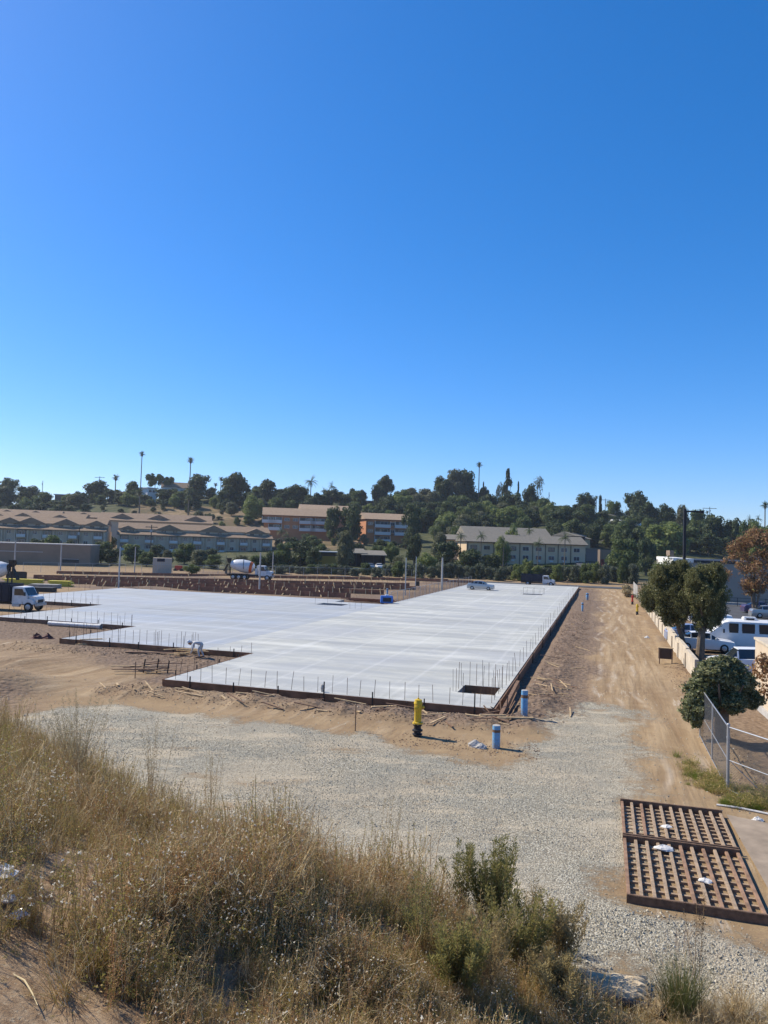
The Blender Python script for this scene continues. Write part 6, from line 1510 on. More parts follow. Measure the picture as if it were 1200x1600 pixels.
# flowering oleander hedge along the far fence
k = 0
for px in list(np.arange(436, 700, 17)) + list(np.arange(705, 1000, 15)):
    if 805 < px < 818: pass
    d = 176 + rnd.uniform(-3, 5); q = D(px, 872 + rnd.uniform(-1, 9) + (4 if px < 640 else 0) + (6 if 860 > px > 830 else 0), d); zb = tz(q.x, q.y); h = max(1.6, q.z - zb)
    t = empty('oleander_bush', Vector((q.x, q.y, zb)), 'flowering grey green bush, %s along the far fence counted from the mixer' % (ORD(k + 1)), 'bush', 0, 'oleander bushes along the far fence')
    link('branches', CR['olean' if rnd.random() < .75 else rnd.choice(['mid2', 'light2'])], t, (0, 0, -.1), rnd.uniform(0, 6), (rnd.uniform(1.5, 2.2), 1.6, h / 2)); k += 1
for px, w, lb in ((784, 1, 'clipped'), (820, 26, 'left clipped green hedge in front of the motel'), (862, 24, 'middle clipped green hedge in front of the motel'), (893, 22, 'right clipped green hedge in front of the motel')):
    if w == 1: continue
    q = D(px, 878, 205); zb = tz(q.x, q.y); W_ = w / FPX * 205
    t = empty('clipped_hedge', Vector((q.x, q.y, zb)), lb, 'hedge'); rs = np.random.RandomState(px)
    n_ = 2600; C = rs.uniform(-1, 1, (n_, 3)); ax = rs.randint(0, 3, n_); C[np.arange(n_), ax] = np.sign(C[np.arange(n_), ax]); C = C * np.array([W_ / 2, .8, .75]) + np.array([0, 0, .75 + 0.5])
    a = rs.normal(size=(n_, 3)); a /= np.linalg.norm(a, axis=1)[:, None]; b_ = np.cross(a, rs.normal(size=(n_, 3))); s = .16
    V = np.stack([C - a * s, C + b_ * s * .4, C + a * s], 1).reshape(-1, 3); link('leaves', npmesh('leaves', V, np.arange(3 * n_).reshape(-1, 3), L_MID), t)
    MB().box(-W_ / 2 + .1, W_ / 2 - .1, -.7, .7, -.2, 1.9).build('dense_core', L_DARK, t)
t = empty('spiky_plant', G(354, 903), 'pale spiky agave like clump right behind the mixer drum', 'plant'); q = D(354, 876, 168); t.location = on((q.x, q.y)); link('leaves', PALMS['spiky'], t, (0, 0, 1.4), 0, 1.15); MB().tube([(0, 0, -.3), (0, 0, 1.5)], .3, 8).build('stem', MT['palmbark'], t)

# palms: px, crown centre y, base distance, kind, size, label
def palm_at(px, ytop, dist, kind, s, label, skirt=True, lean=0):
    q = D(px, ytop, dist); zb = tz(q.x, q.y); palm(Vector((q.x, q.y, zb)), q.z - zb, kind, s, label, lean, skirt)
palm_at(222, 709, 398, 'fan', 1.25, 'tallest slender fan palm standing above the left hill')
palm_at(298, 719, 394, 'fan', 1.5, 'second tall palm with shaggy crown right of the tallest one')
palm_at(181, 746, 390, 'fan', 1.45, 'shorter fan palm left of the tallest one')
palm_at(345.5, 748, 398, 'fan', 1.1, 'small fan palm between two dark trees, taller of the pair')
palm_at(337, 757, 400, 'fan', .9, 'small fan palm between two dark trees, shorter of the pair')
palm_at(219, 769, 352, 'fan', 1.6, 'squat palm with thick trunk on the bare slope', lean=.3)
palm_at(295, 778, 352, 'fan', 1.2, 'squat palm on the bare slope below the second tall palm')
palm_at(486, 753, 380, 'feather', 1.25, 'large feather palm over the terracotta apartments', False)
palm_at(517, 761, 384, 'feather', .95, 'feather palm leaning right beside a smaller one', False, .8)
palm_at(506, 767, 388, 'feather', .7, 'smaller feather palm left of the leaning one', False)
palm_at(749, 726, 396, 'fan', 1.3, 'tall slender palm at the right end of the dark grove')
palm_at(1195.5, 789, 250, 'fan', 1.05, 'fan palm above the autumn tree at the right edge')
palm_at(1172, 812, 262, 'feather', .55, 'small feather palm left of the right edge palm', False)
palm_at(1185, 811, 262, 'feather', .5, 'small feather palm just left of the right edge palm', False)
palm_at(1105, 800, 330, 'fan', .6, 'tiny distant palm at the tip of the lamp arm')
palm_at(932, 777, 386, 'fan', .8, 'small pale palm left of the fat cypress')
palm_at(752, 838, 214, 'feather', .62, 'feather palm in front of the left half of the motel', False)
palm_at(787, 848, 210, 'feather', .68, 'yellowish feather palm in front of the motel middle', False)
palm_at(841, 849, 210, 'feather', .6, 'dark feather palm in front of the motel', False)
palm_at(883, 841, 212, 'feather', .72, 'large feather palm in front of the right end of the motel', False)
palm_at(720, 838, 216, 'feather', .6, 'feather palm left of the motel')
palm_at(680, 829, 224, 'feather', .85, 'big feather palm between the terracotta wing and the motel')
palm_at(827, 829, 240, 'feather', .6, 'feather palm behind the motel front roof')
palm_at(439, 830, 240, 'feather', .6, 'feather palm in front of the terracotta left wing', False)
palm_at(447, 836, 238, 'feather', .5, 'small palm right of the terracotta left wing palm', False)

# utility poles on the crest
for px, yt, d, arm, lb in ((156, 744, 404, 2.6, 'wooden utility pole with crossarm behind the round dark tree'), (67, 751, 404, 0, 'bare thin pole on the left crest'), (1109, 792, 350, 3.2, 'thin pole with long crossarm right of the lamp post'), (946, 779, 386, 2.2, 'small utility pole beside the fat cypress'), (858, 769, 396, 0, 'short antenna pole on the crest right of the pale tree'), (237, 820, 228, 1.8, 'dark utility pole before the gabled block by the container'), (124, 824, 225, 0, 'dark thin pole in front of the leftmost block')):
    q = D(px, yt, d); zb = tz(q.x, q.y); h = q.z - zb
    t = empty('utility_pole', Vector((q.x, q.y, zb)), lb, 'pole'); MB().tube([(0, 0, -.3), (0, 0, h)], [.2, .13], 8).build('shaft', MT['timber'], t)
    if arm:
        a = MB().box(-arm, arm, -.08, .08, h - .8, h - .6).build('crossarm', MT['timber'], t)
        for x in (-.8, -.3, .3, .8): MB().box(x * arm - .05, x * arm + .05, -.05, .05, h - .6, h - .4).build('insulator', MT['conc'], a)
    MB().box(-.25, .25, -.45, -.15, h - 2.2, h - 1.4).build('transformer', MT['steel'], t)
# ------------------------------------------------------------------ crushed stone, weeds and litter in front
def stone_meshes(mats):
    out = []
    for s in range(6):
        rs = np.random.RandomState(40 + s); P = rs.normal(size=(9, 3)); P /= np.linalg.norm(P, axis=1)[:, None]; P *= rs.uniform(.7, 1.1, (9, 1)) * np.array([1, .8, .6])
        import bmesh
        bm = bmesh.new(); [bm.verts.new(p) for p in P]; bmesh.ops.convex_hull(bm, input=bm.verts); me = bpy.data.meshes.new('stone'); bm.to_mesh(me); bm.free(); me.materials.append(mats[s % len(mats)]); out.append(bpy.data.objects.new('stone', me))
    return out
def gn_scatter(name, label, P, protos, smin, smax, seed, upright=False, per=None):
    """points carrying real stones or plants; one mass nobody could count"""
    me = bpy.data.meshes.new(name); me.vertices.add(len(P)); me.vertices.foreach_set('co', np.asarray(P, np.float32).ravel())
    rs = np.random.RandomState(seed); n = len(P)
    for an, va in (('sc', rs.uniform(smin, smax, n) if per is None else per), ('idx', None)):
        if an == 'sc': a = me.attributes.new('sc', 'FLOAT', 'POINT'); a.data.foreach_set('value', va.astype(np.float32))
    a = me.attributes.new('pick', 'INT', 'POINT'); a.data.foreach_set('value', rs.randint(0, len(set(protos)), n).astype(np.int32))
    a = me.attributes.new('rot', 'FLOAT_VECTOR', 'POINT')
    r = rs.uniform(0, 6.283, (n, 3)); 
    if upright: r[:, :2] = rs.normal(0, .13, (n, 2))
    a.data.foreach_set('vector', r.astype(np.float32).ravel())
    c = bpy.data.collections.new(name + '_kinds')
    for p in dict.fromkeys(protos): c.objects.link(p)
    g = bpy.data.node_groups.new(name, 'GeometryNodeTree')
    g.interface.new_socket('Geometry', in_out='INPUT', socket_type='NodeSocketGeometry'); g.interface.new_socket('Geometry', in_out='OUTPUT', socket_type='NodeSocketGeometry')
    N = g.nodes; L = g.links; gi = N.new('NodeGroupInput'); go = N.new('NodeGroupOutput'); ip = N.new('GeometryNodeInstanceOnPoints'); ci = N.new('GeometryNodeCollectionInfo')
    ci.inputs['Collection'].default_value = c; ci.inputs['Separate Children'].default_value = True; ci.inputs['Reset Children'].default_value = True
    def at(nm, ty): x = N.new('GeometryNodeInputNamedAttribute'); x.data_type = ty; x.inputs[0].default_value = nm; return x.outputs[0]
    L.new(gi.outputs[0], ip.inputs['Points']); L.new(ci.outputs[0], ip.inputs['Instance']); ip.inputs['Pick Instance'].default_value = True
    L.new(at('pick', 'INT'), ip.inputs['Instance Index']); L.new(at('rot', 'FLOAT_VECTOR'), ip.inputs['Rotation']); L.new(at('sc', 'FLOAT'), ip.inputs['Scale'])
    L.new(ip.outputs[0], go.inputs[0])
    o = link(name, me); o.modifiers.new('scatter', 'NODES').node_group = g
    return tag(o, label, 'scatter', kind='stuff')
def inside(P, poly, m=0): return sdist(P, poly) > m
MT['st1'] = simple('pale_crushed_stone', (.52, .48, .38), .9, 0, .2, 3); MT['st2'] = simple('grey_crushed_stone', (.40, .365, .285), .9, 0, .2, 3); MT['st3'] = simple('dark_crushed_stone', (.24, .21, .16), .9, 0, .2, 3)
stones = stone_meshes([MT['st1'], MT['st2'], MT['st1'], MT['st3'], MT['st2'], MT['st1']])
rs = np.random.RandomState(8)
n = 230000
q = np.stack([rs.uniform(-14, 12, n), rs.uniform(11, 33, n)], 1)
keep = rs.rand(n) < np.clip(1.25 - (q[:, 1] - 12) / 26, .12, 1); q = q[keep]
d = sdist(q, GRAVEL) + fnoise(q[:, 0], q[:, 1], .35, 4) * 2.2 + rs.normal(0, .6, len(q)); pt = fnoise(q[:, 0] * .5, q[:, 1], .4, 3)
q = q[(d > .1) & ((pt < .12) | (rs.rand(len(q)) < .22)) & (sdist(q, BANK) < .2)]
z = TZ(q[:, 0], q[:, 1])
dd = gn_scatter('crushed_stones', 'loose pale grey crushed stone covering the yard', np.stack([q[:, 0], q[:, 1], z + .003], 1), stones, .010, .027, 4)
dd['category'] = 'gravel'
# coarser rubble at the lower right and strays on the dirt
n = 3000; q = np.concatenate([np.stack([rs.uniform(2.4, 9, n), rs.uniform(11.2, 16.6, n)], 1), np.stack([rs.uniform(-20, 14, 2600), rs.uniform(20, 44, 2600)], 1)])
q = q[(sdist(q, BANK) < .1) & ((q[:, 1] > 19) | (sdist(q, GRAVEL) + fnoise(q[:, 0], q[:, 1], 1., 3) * .8 > -.15) | (rs.rand(len(q)) < .12))]; uu, vv = (q[:, 0] - A0.x) * UD.x + (q[:, 1] - A0.y) * UD.y, (q[:, 0] - A0.x) * VD.x + (q[:, 1] - A0.y) * VD.y
q = q[~((uu > PLU0 - .05) & (uu < PLU1 + .1) & (vv < PLV + .1) & (vv > PLV - PLW - .1)) & ~((uu > -.1) & (vv > -.1))]
dd = gn_scatter('coarse_rubble', 'coarser pale stones scattered below the rumble plates and on the dirt', np.stack([q[:, 0], q[:, 1], TZ(q[:, 0], q[:, 1]) + .01], 1), stones, .015, .048, 5); dd['category'] = 'rubble'

# ---- weeds
def ribbon(V, F, MI, pts, w0, w1, mi, rs):
    pts = np.asarray(pts); k = len(pts); a = rs.uniform(0, 6.28); s = np.array([math.cos(a), math.sin(a), 0.])
    t = np.array([-s[1], s[0], 0]); b = len(V)
    for i, p in enumerate(pts):
        w = w0 + (w1 - w0) * i / (k - 1)
        V.append(p + s * w); V.append(p - s * w * .5 + t * w * .87); V.append(p - s * w * .5 - t * w * .87)
    for i in range(k - 1):
        o = b + 3 * i
        for j in range(3): F.append((o + j, o + (j + 1) % 3, o + 3 + (j + 1) % 3, o + 3 + j)); MI.append(mi)
def leafq(V, F, MI, p, d, L, w, mi, rs):
    d = d / (np.linalg.norm(d) + 1e-9); s = np.cross(d, rs.normal(size=3)); s /= np.linalg.norm(s) + 1e-9; b = len(V)
    V += [p, p + d * L * .5 + s * w, p + d * L, p + d * L * .5 - s * w]; F.append((b, b + 1, b + 2, b + 3)); MI.append(mi)
def stem_path(rs, p, d, L, n, wob, grav):
    pts = [p.copy()]
    for i in range(n):
        d = d + rs.normal(0, wob, 3) + np.array([0, 0, grav]); d /= np.linalg.norm(d); p = p + d * L / n; pts.append(p.copy())
    return pts, d
def weed(seed, kind):
    rs = np.random.RandomState(seed); V = []; F = []; MI = []
    if kind == 'wiry':                                    # dry tangle of thin forking stems
        for s in range(9):
            a = rs.uniform(0, 6.28); d = np.array([math.cos(a) * .4, math.sin(a) * .4, 1.]); L = rs.uniform(.5, 1.0)
            pts, dd_ = stem_path(rs, np.array([rs.normal(0, .06), rs.normal(0, .06), 0]), d, L, 6, .14, 0.02); ribbon(V, F, MI, pts, .0042, .002, rs.choice([0, 0, 1, 2]), rs)
            for j in range(rs.randint(4, 8)):
                i = rs.randint(1, 6); d2 = rs.normal(0, .6, 3) + np.array([0, 0, .5]); d2 /= np.linalg.norm(d2)
                p2, _ = stem_path(rs, pts[i], d2, rs.uniform(.12, .4), 4, .22, -.04); ribbon(V, F, MI, p2, .0028, .0014, rs.choice([0, 1, 2]), rs)
                for q_ in p2[1:]:
                    if rs.rand() < .5: leafq(V, F, MI, q_, rs.normal(size=3), rs.uniform(.012, .03), .004, rs.choice([0, 1, 2]), rs)
    if kind == 'horseweed':                               # upright stems with narrow olive leaves
        for s in range(5):
            a = rs.uniform(0, 6.28); d = np.array([math.cos(a) * .16, math.sin(a) * .16, 1.]); L = rs.uniform(.6, 1.15)
            pts, _ = stem_path(rs, np.array([rs.normal(0, .07), rs.normal(0, .07), 0]), d, L, 7, .05, .03); ribbon(V, F, MI, pts, .005, .0022, 0, rs)
            for j in range(80):
                f = rs.uniform(.12, 1) * 6.99; i = int(f); p = pts[i] + (pts[i + 1] - pts[i]) * (f - i); a = rs.uniform(0, 6.28)
                leafq(V, F, MI, p, np.array([math.cos(a), math.sin(a), rs.uniform(.2, 1.2)]), rs.uniform(.03, .075) * (1.15 - f / 9), .0042, 3 if rs.rand() < .6 else 1, rs)
    if kind == 'fluffy':                                  # stems topped by pale seed tufts
        for s in range(6):
            a = rs.uniform(0, 6.28); d = np.array([math.cos(a) * .22, math.sin(a) * .22, 1.]); L = rs.uniform(.5, .95)
            pts, _ = stem_path(rs, np.array([rs.normal(0, .05), rs.normal(0, .05), 0]), d, L, 6, .07, .02); ribbon(V, F, MI, pts, .004, .002, 0, rs)
            for j in range(26): i = rs.randint(0, 6); leafq(V, F, MI, pts[i], rs.normal(size=3) + np.array([0, 0, .6]), rs.uniform(.03, .07), .004, 3 if rs.rand() < .35 else 1, rs)
            for j in range(rs.randint(1, 5)):
                p2, _ = stem_path(rs, pts[rs.randint(3, 7)], rs.normal(0, .4, 3) + np.array([0, 0, 1]), rs.uniform(.06, .2), 3, .1, 0); ribbon(V, F, MI, p2, .002, .001, 0, rs)
                for k in range(rs.randint(4, 9)): leafq(V, F, MI, p2[-1], rs.normal(size=3), rs.uniform(.012, .028), .007, 4, rs)
    if kind == 'grass':
        for s in range(70):
            a = rs.uniform(0, 6.28); d = np.array([math.cos(a) * .5, math.sin(a) * .5, rs.uniform(.7, 1.6)]); L = rs.uniform(.2, .55)
            pts, _ = stem_path(rs, np.array([rs.normal(0, .05), rs.normal(0, .05), 0]), d, L, 4, .08, -.14); ribbon(V, F, MI, pts, .0032, .0006, rs.choice([1, 1, 2, 5]), rs)
    if kind == 'low':                                     # small leafy clump close to the soil
        for s in range(14):
            a = rs.uniform(0, 6.28); d = np.array([math.cos(a) * .8, math.sin(a) * .8, 1.]); L = rs.uniform(.15, .42)
            pts, _ = stem_path(rs, np.array([rs.normal(0, .08), rs.normal(0, .08), 0]), d, L, 4, .15, 0); ribbon(V, F, MI, pts, .003, .0015, 0, rs)
            for j in range(22): i = rs.randint(1, 5); leafq(V, F, MI, pts[i] + rs.normal(0, .02, 3), rs.normal(size=3) + np.array([0, 0, .4]), rs.uniform(.02, .05), .008, rs.choice([3, 3, 6, 1]), rs)
    if kind == 'red':                                     # reddish brown dock like stalks
        for s in range(7):
            a = rs.uniform(0, 6.28); d = np.array([math.cos(a) * .35, math.sin(a) * .35, 1.]); L = rs.uniform(.4, .9)
            pts, _ = stem_path(rs, np.array([rs.normal(0, .06), rs.normal(0, .06), 0]), d, L, 6, .1, 0); ribbon(V, F, MI, pts, .004, .002, 7, rs)
            for j in range(45): i = rs.randint(2, 7); leafq(V, F, MI, pts[i] + rs.normal(0, .014, 3), rs.normal(size=3), rs.uniform(.012, .035), .005, rs.choice([7, 7, 1, 0]), rs)
    return npmesh('weed', np.array(V), np.array(F), WM, MI)
def stemmat(name, a, b, tr=.2):
    n = NT(name); f = n.math('ADD', n.math('MULTIPLY', n.rand(), .6), n.math('MULTIPLY', n.noise(n.coord('Object'), 5, 3), .5)); c = n.mix(f, a, b)
    n.fin(c, .85, spec=.15); t = n.n('ShaderNodeBsdfTranslucent'); n.put(t.inputs[0], c); mx = n.n('ShaderNodeMixShader'); mx.inputs[0].default_value = tr
    n.t.links.new(n.b.outputs[0], mx.inputs[1]); n.t.links.new(t.outputs[0], mx.inputs[2]); n.t.links.new(mx.outputs[0], n.o.inputs[0]); return n.m
WM = [stemmat('dry_brown_stem', (.30, .185, .085), (.54, .37, .19)), stemmat('straw_blade', (.72, .52, .25), (.42, .29, .13)), stemmat('bleached_straw', (.88, .77, .51), (.68, .54, .30)),
      stemmat('olive_weed_leaf', (.24, .235, .055), (.42, .36, .11), .5), stemmat('pale_seed_fluff', (.92, .86, .70), (.76, .68, .52), .3), stemmat('yellow_green_blade', (.46, .40, .11), (.60, .48, .17), .45),
      stemmat('grey_green_leaf', (.22, .22, .075), (.37, .33, .13), .45), stemmat('russet_stem', (.44, .23, .11), (.58, .34, .17), .3)]
KIND = {k: [bpy.data.objects.new('weed', weed(100 + 7 * i + j, k)) for j in range(3)] for i, k in enumerate(('wiry', 'horseweed', 'fluffy', 'grass', 'low', 'red'))}
# bare soil showing at the lower left, and the rough bound of the weeds
def region(n, seed, x0=-22, x1=5.2, y0=2.4, y1=31):
    rs = np.random.RandomState(seed); P = np.stack([rs.uniform(x0, x1, n), rs.uniform(y0, y1, n)], 1)
    return P, rs
BARE = [tuple(surf(x, y)[:2]) for x, y in ((-80, 1490), (20, 1492), (80, 1510), (140, 1535), (200, 1575), (250, 1625))] + [(-1.2, 2.2), (-5.5, 2.2)]
def plants(name, label, n, seed, kinds, smin, smax, edge, thr=None, dens=None, cat='weeds', box=None):
    P, rs = region(n, seed, *(box or (-22, 5.2, 2.4, 31))); d = sdist(P, BANK); w = fnoise(P[:, 0], P[:, 1], .35, 3)
    k = (d + w * .8 > edge) & (sdist(P, BARE) + rs.normal(0, .22, n) < 0)
    cl = fnoise(P[:, 0] + 9 * seed, P[:, 1], .28, 3)
    if thr is not None: k &= cl > thr
    k &= (P[:, 0] / P[:, 1] > -.62) & (P[:, 0] / P[:, 1] < .56) | (P[:, 1] < 6)
    k &= rs.rand(n) < np.clip(1.15 - P[:, 1] / 45, .3, 1)
    P = P[k]; pr = [o for kk in kinds for o in KIND[kk]]
    sc = rs.uniform(smin, smax, len(P)) * np.clip(.55 + d[k] / 4, .55, 1.0) * np.clip(1 + fnoise(P[:, 0] + 40, P[:, 1], .8, 2) * 1.1, .45, 1.5)
    o = gn_scatter(name, label, np.stack([P[:, 0], P[:, 1], TZ(P[:, 0], P[:, 1]) - .02], 1), pr, 0, 1, seed, True, sc); o['category'] = cat; return o
plants('dry_weeds', 'dense tangle of dry brown wiry weeds covering the slope', 2900, 1, ['wiry'], .7, 1.2, .1)
plants('green_weeds', 'upright olive green weed stalks growing through the dry brush', 4300, 2, ['horseweed'], .6, 1.1, .2, -.12)
plants('seeding_weeds', 'weeds with pale fluffy seed heads on the slope', 4000, 3, ['fluffy', 'horseweed', 'fluffy'], .6, 1.0, .4, -.05)
plants('dry_grass', 'straw coloured dry grass between the weeds', 3800, 4, ['grass'], .7, 1.2, -.1, cat='grass')
plants('ground_cover', 'low grey green leafy clumps near the soil', 5000, 5, ['low'], .7, 1.2, .0, -.1, cat='ground cover')
plants('russet_weeds', 'reddish brown dried stalks near the bottom of the slope', 4600, 6, ['red', 'wiry'], .7, 1.05, .2, .12)
NB = (-3.2, 5.0, 3.2, 18)
plants('near_dry_weeds', 'dense dry brown weeds at the bottom centre of the slope', 1500, 31, ['wiry', 'red', 'wiry'], .65, 1.05, -.2, box=NB)
plants('near_green_weeds', 'olive green weeds among the dry stems at the bottom centre', 1300, 32, ['horseweed', 'fluffy', 'horseweed', 'low'], .6, 1.05, -.1, box=NB)
plants('near_straw', 'straw and low clumps filling the bottom centre of the slope', 2000, 33, ['grass', 'low', 'low'], .7, 1.2, -.4, box=NB, cat='grass')
plants('lower_weeds', 'dry and green weeds covering the lower right of the slope', 1300, 36, ['wiry', 'low', 'horseweed', 'red', 'fluffy'], .6, 1.0, -.4, box=(-.3, 4.2, 4.6, 12.5))
plants('lower_straw', 'straw and low green clumps at the lower right of the slope', 1800, 37, ['grass', 'low'], .8, 1.3, -.5, box=(-.3, 4.2, 4.6, 12.5), cat='grass')
# sparse litter of straw on the bare soil
rs = np.random.RandomState(17)
P = np.stack([rs.uniform(-6, 0, 420), rs.uniform(3.4, 9, 420)], 1); P = P[sdist(P, BARE) > -.3]
o = gn_scatter('straw_litter', 'sparse dry grass and straw lying on the bare soil at the lower left', np.stack([P[:, 0], P[:, 1], TZ(P[:, 0], P[:, 1]) - .05], 1), KIND['grass'] + KIND['low'], .2, .5, 18, False); o['category'] = 'litter'
# weeds on the flat lower right, and green grass by the fence
P = np.stack([rs.uniform(3.4, 8, 500), rs.uniform(10.8, 13.2, 500)], 1); P = P[(fnoise(P[:, 0], P[:, 1], .6, 3) > .0)]
o = gn_scatter('sparse_grass', 'thin dry grass on the stony ground at the lower right', np.stack([P[:, 0], P[:, 1], TZ(P[:, 0], P[:, 1])], 1), KIND['grass'] + KIND['wiry'][:1], .35, .9, 19, True); o['category'] = 'grass'
def tuft_mesh(seed, n, L, mat, spread=.5, w=.004, g=-.1):
    rs = np.random.RandomState(seed); V = []; F = []; MI = []
    for s in range(n):
        a = rs.uniform(0, 6.28); d = np.array([math.cos(a) * spread * rs.rand(), math.sin(a) * spread * rs.rand(), 1.]); pts, _ = stem_path(rs, np.array([rs.normal(0, .07), rs.normal(0, .07), 0]), d, L * rs.uniform(.5, 1), 5, .05, g); ribbon(V, F, MI, pts, w, .0008, 0, rs)
    return npmesh('blades', np.array(V), np.array(F), mat, MI)
GREEN = stemmat('fresh_green_blade', (.16, .22, .03), (.30, .34, .07), .4)
gt = [bpy.data.objects.new('tuft', tuft_mesh(60 + i, 60, .28, GREEN, 1.0, .005)) for i in range(3)]
P = np.concatenate([np.stack([rs.uniform(10.6, 15, 900), rs.uniform(21.6, 25.2, 900)], 1), np.stack([rs.normal(11.1, .35, 120), rs.normal(25.4, 1.2, 120)], 1)])
P = P[(fnoise(P[:, 0], P[:, 1], .7, 3) > -.1) & (P[:, 1] + .25 * (P[:, 0] - 11) > 23.4)]
o = gn_scatter('fence_grass', 'bright green grass growing along the foot of the chain link fence', np.stack([P[:, 0], P[:, 1], TZ(P[:, 0], P[:, 1])], 1), gt + KIND['low'], .5, 1.2, 21, True); o['category'] = 'grass'

# ---- single plants that stand out
def plume_bush(px, py_base, h, w, label, mat, seed, n_stem=26, leaf=.085, dens=170):
    p = surf(px, py_base); t = empty('weed_bush', p, label, 'bush', rnd.uniform(0, 6)); rs = np.random.RandomState(seed)
    V = []; F = []; MI = []; V2 = []; F2 = []; M2 = []
    for s in range(n_stem):
        a = rs.uniform(0, 6.28); sp = rs.uniform(0, 1) ** .7 * w / h * .55; d = np.array([math.cos(a) * sp, math.sin(a) * sp, 1.]); L = h * rs.uniform(.6, 1.02)
        pts, _ = stem_path(rs, np.array([rs.normal(0, .05), rs.normal(0, .05), 0]), d, L, 8, .045, .03); ribbon(V2, F2, M2, pts, .007, .002, 0, rs)
        for j in range(dens):
            f = rs.uniform(.15, 1) ** .8 * 7.99; i = int(f); q_ = pts[i] + (pts[i + 1] - pts[i]) * (f - i); e = .09 * (1.25 - f / 8)
            a2 = rs.uniform(0, 6.28); q_ = q_ + np.array([math.cos(a2), math.sin(a2), .4]) * rs.uniform(0, e); leafq(V, F, MI, q_, np.array([math.cos(a2), math.sin(a2), rs.uniform(.3, 1.6)]), rs.uniform(.4, 1.1) * leaf, leaf * .10, 0, rs)
    link('foliage', npmesh('foliage', np.array(V), np.array(F), mat), t); link('stems', npmesh('stems', np.array(V2), np.array(F2), WM[0]), t); return t
FEATH = stemmat('feathery_olive_foliage', (.17, .165, .055), (.31, .275, .10), .45); FEATB = stemmat('browned_feathery_foliage', (.26, .20, .09), (.38, .30, .15), .35)
plume_bush(768, 1470, 1.75, 1.4, 'tall feathery olive green bush, the largest at the edge of the gravel', FEATH, 1, 60)
plume_bush(755, 1545, 1.3, 1.9, 'spindly brownish weeds in front of the olive bushes', FEATB, 15, 34, .07, 90)
plume_bush(660, 1500, 1.3, 1.5, 'spindly green brown weeds left of the olive bushes', FEATH, 16, 22, .06, 90)
plume_bush(835, 1480, 1.35, .5, 'ragged brownish stalks rising between the olive bushes', FEATB, 17, 10, .07, 120)
plume_bush(722, 1450, 1.6, .5, 'slim feathery stalk at the left side of the largest olive bush', FEATH, 2, 12)
plume_bush(810, 1520, 1.4, 1.7, 'lower dark green bush in front of the largest olive bush', FEATH, 3, 50)
plume_bush(872, 1520, 1.3, 1.3, 'browner bush with pale seed tips right of the largest olive bush', FEATB, 4, 44)
plume_bush(715, 1560, 1.1, 1.6, 'low olive bush lower left of the largest olive bush', FEATH, 5, 40)
plume_bush(868, 1600, 1.0, 1.1, 'yellow brown brush by the cream sack', stemmat('yellow_brown_brush', (.25, .19, .08), (.33, .27, .13), .3), 6, 44)
plume_bush(600, 1400, 2.1, .7, 'tall thin dry weed standing up against the gravel left of centre', FEATB, 7, 12, .05, 120)
plume_bush(238, 1270, 2.3, .9, 'tall sparse weed in front of the gravel at left', FEATB, 8, 13, .05, 100)
plume_bush(325, 1300, 2.1, .8, 'thin dry weed right of the tall sparse weed', FEATB, 9, 11, .05, 90)
plume_bush(118, 1225, 2.3, 2.4, 'pale plumed brush at the upper left end of the weeds', stemmat('pale_plume_brush', (.33, .28, .16), (.42, .37, .24), .3), 10, 40, .06, 130)
plume_bush(1090, 1598, 2.1, .14, 'dark upright seed stalk in front of the rumble plates', stemmat('dark_seed_stalk', (.07, .05, .03), (.13, .09, .055), .1), 11, 4, .045, 260)
plume_bush(911, 1472, 1.25, .12, 'single thin dry stalk at the right edge of the bushes', FEATB, 12, 2, .03, 60)
t = empty('fountain_grass', surf(1062, 1600), 'clump of green fountain grass with pinkish plumes at the lower right', 'grass clump')
link('blades', tuft_mesh(71, 620, 1.15, stemmat('grey_green_grass_blade', (.17, .20, .07), (.30, .31, .13), .4), .75, .0045, -.05), t)
rs2 = np.random.RandomState(72); V = []; F = []; MI = []
for s in range(22):
    a = rs2.uniform(0, 6.28); r_ = rs2.rand() * .5; d = np.array([math.cos(a) * r_, math.sin(a) * r_, 1.]); pts, dd_ = stem_path(rs2, np.array([rs2.normal(0, .08), rs2.normal(0, .08), 0]), d, rs2.uniform(1.0, 1.55), 6, .03, -.01); ribbon(V, F, MI, pts, .003, .0015, 0, rs2)
    for k in range(70): f = rs2.uniform(0, 1); q_ = pts[-2] + (pts[-1] - pts[-2]) * f; leafq(V, F, MI, q_, rs2.normal(size=3) * .7 + dd_, .028, .0018, 1, rs2)
link('plumes', npmesh('plumes', np.array(V), np.array(F), [WM[1], stemmat('pinkish_plume', (.38, .28, .21), (.52, .42, .34), .4)], MI), t)
t = empty('straw_clump', surf(1150, 1600), 'arching clump of dry brown grass at the lower right corner', 'grass clump')
link('blades', tuft_mesh(73, 260, .8, WM[1], 1.3, .003, -.12), t)

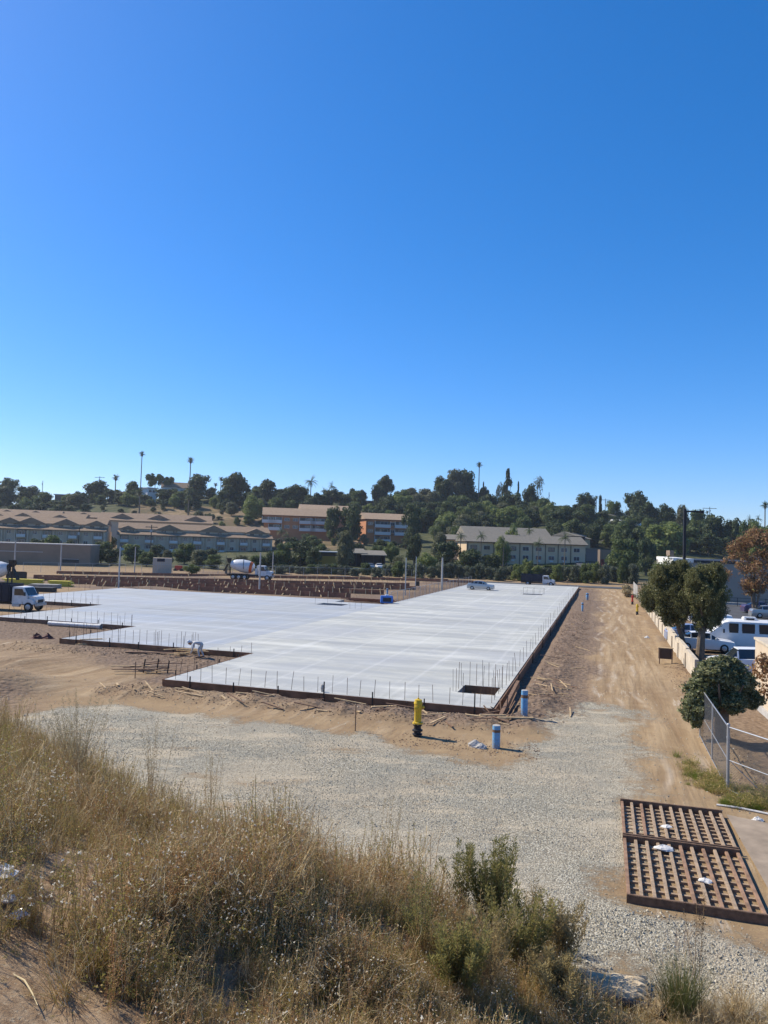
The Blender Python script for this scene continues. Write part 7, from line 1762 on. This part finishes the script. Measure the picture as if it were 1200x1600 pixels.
# cream sack over a black pipe
p = surf(958, 1545); t = empty('cream_sack', p, 'flattened cream plastic sack lying over a black pipe at the lower right', 'sack', -.35)
nx, ny = 30, 18; rs3 = np.random.RandomState(5); V = []; F = []
for top in (1, 0):
    for j in range(ny):
        for i in range(nx):
            x = (i / (nx - 1) - .5) * 1.15 * (1 - .15 * abs(j / (ny - 1) - .5)) + .05 * math.sin(j * 1.7); y = (j / (ny - 1) - .5) * .75 + .05 * math.sin(i * .5)
            e = min(i, nx - 1 - i, j * 1.6, (ny - 1 - j) * 1.6); h = min(1, e / 3.) ** .6
            zz = .04 + (.05 * h + .03 * float(fnoise(np.array([x * 2]), np.array([y * 2]), 1.5, 3)[0]) * 2) * top + .05 * math.sin(x * 3)
            V.append((x, y, zz))
o_ = nx * ny
for j in range(ny - 1):
    for i in range(nx - 1): a = j * nx + i; F.append((a, a + 1, a + nx + 1, a + nx)); F.append((o_ + a, o_ + a + nx, o_ + a + nx + 1, o_ + a + 1))
link('sack_sheet', npmesh('sack_sheet', np.array(V), np.array(F), MT['tarp'], smooth=True), t)
p = surf(965, 1580); t = empty('black_pipe', p, 'black plastic drain pipe lying in the brush below the cream sack', 'pipe', -.28)
MB().tube([(-1.0, 0, .02), (-.3, .02, .07), (.4, 0, .06), (1.1, -.05, .02)], .10, 14).build('pipe_shell', MT['blackpl'], t, smooth=True)
for k in range(16): MB().lathe([(.095, -.012), (.112, 0), (.095, .012)], 14, M=Matrix.Translation((-.9 + k * .125, 0, .055)) @ Matrix.Rotation(1.5708, 4, 'Y'), cap=False).build('pipe_rib', MT['blackpl'], t)
def crumple(px, py, s, label, mat, cat='litter', dz=.05, name='crumpled_bag'):
    b = MB(); vs = []
    for j in range(6):
        for i in range(11):
            a = i / 11 * 6.283; r = s * (1.25, 1.3, 1.1, .85, .5, .12)[j] * rnd.uniform(.72, 1.2); vs.append((r * 1.2 * math.cos(a), r * .9 * math.sin(a), s * .22 * j * rnd.uniform(.8, 1.25)))
    b.add(vs, [(j * 11 + i, j * 11 + (i + 1) % 11, (j + 1) * 11 + (i + 1) % 11, (j + 1) * 11 + i) for j in range(5) for i in range(11)] + [tuple(range(55, 66))])
    tag(b.build(name, MT[mat], loc=surf(px, py) + Vector((0, 0, dz))), label, cat)
crumple(2, 1400, .12, 'white plastic bag caught in the weeds at the left edge', 'cloth', dz=.2)
crumple(26, 1445, .09, 'smaller silvery scrap below the white bag at the left edge', 'chrome', dz=.02)
crumple(10, 1425, .07, 'second small pale scrap at the left edge under the bag', 'cloth', dz=.1)
crumple(408, 1329, .10, 'small yellow wrapper at the edge of the weeds', 'yellowp', dz=.35)
crumple(1180, 1598, .12, 'white paper lump at the bottom right corner', 'cloth', dz=.0)
crumple(1184, 1283, .10, 'small white cup lying by the green grass near the fence', 'cloth', dz=.0)
crumple(645, 1425, .08, 'black plastic scrap among the weeds left of the olive bush', 'blackpl', dz=.25)
crumple(722, 1490, .13, 'black plastic bag in the weeds below the olive bush', 'blackpl', dz=.1)
for px, py, L, a, lb in ((40, 1560, .75, -.75, 'pale bleached stick lying on the bare soil at the lower left'), (1165, 1268, 1.6, -.5, 'white broken board lying in the green grass by the fence')):
    p = surf(px, py); pts = [(-L / 2, 0, .03), (-L * .15, .03, .05), (L * .2, .0, .04), (L / 2, -.04, .03)]
    tag(MB().tube(pts, [.007, .009, .008, .004] if L < 1 else .03, 6).build('bleached_stick', MT['cloth'] if L > 1 else WM[2], loc=p, rz=a), lb, 'stick')

# ------------------------------------------------------------------ air
hz = NT('thin_air'); hz.t.nodes.remove(hz.b)
pv = hz.n('ShaderNodeVolumePrincipled'); pv.inputs['Color'].default_value = (.80, .88, 1, 1); pv.inputs['Density'].default_value = .00014; pv.inputs['Anisotropy'].default_value = .3
hz.t.links.new(pv.outputs[0], hz.o.inputs['Volume'])
tag(MB().box(-700, 700, -60, 700, -3, 70).build('haze', hz.m), kind='stuff')
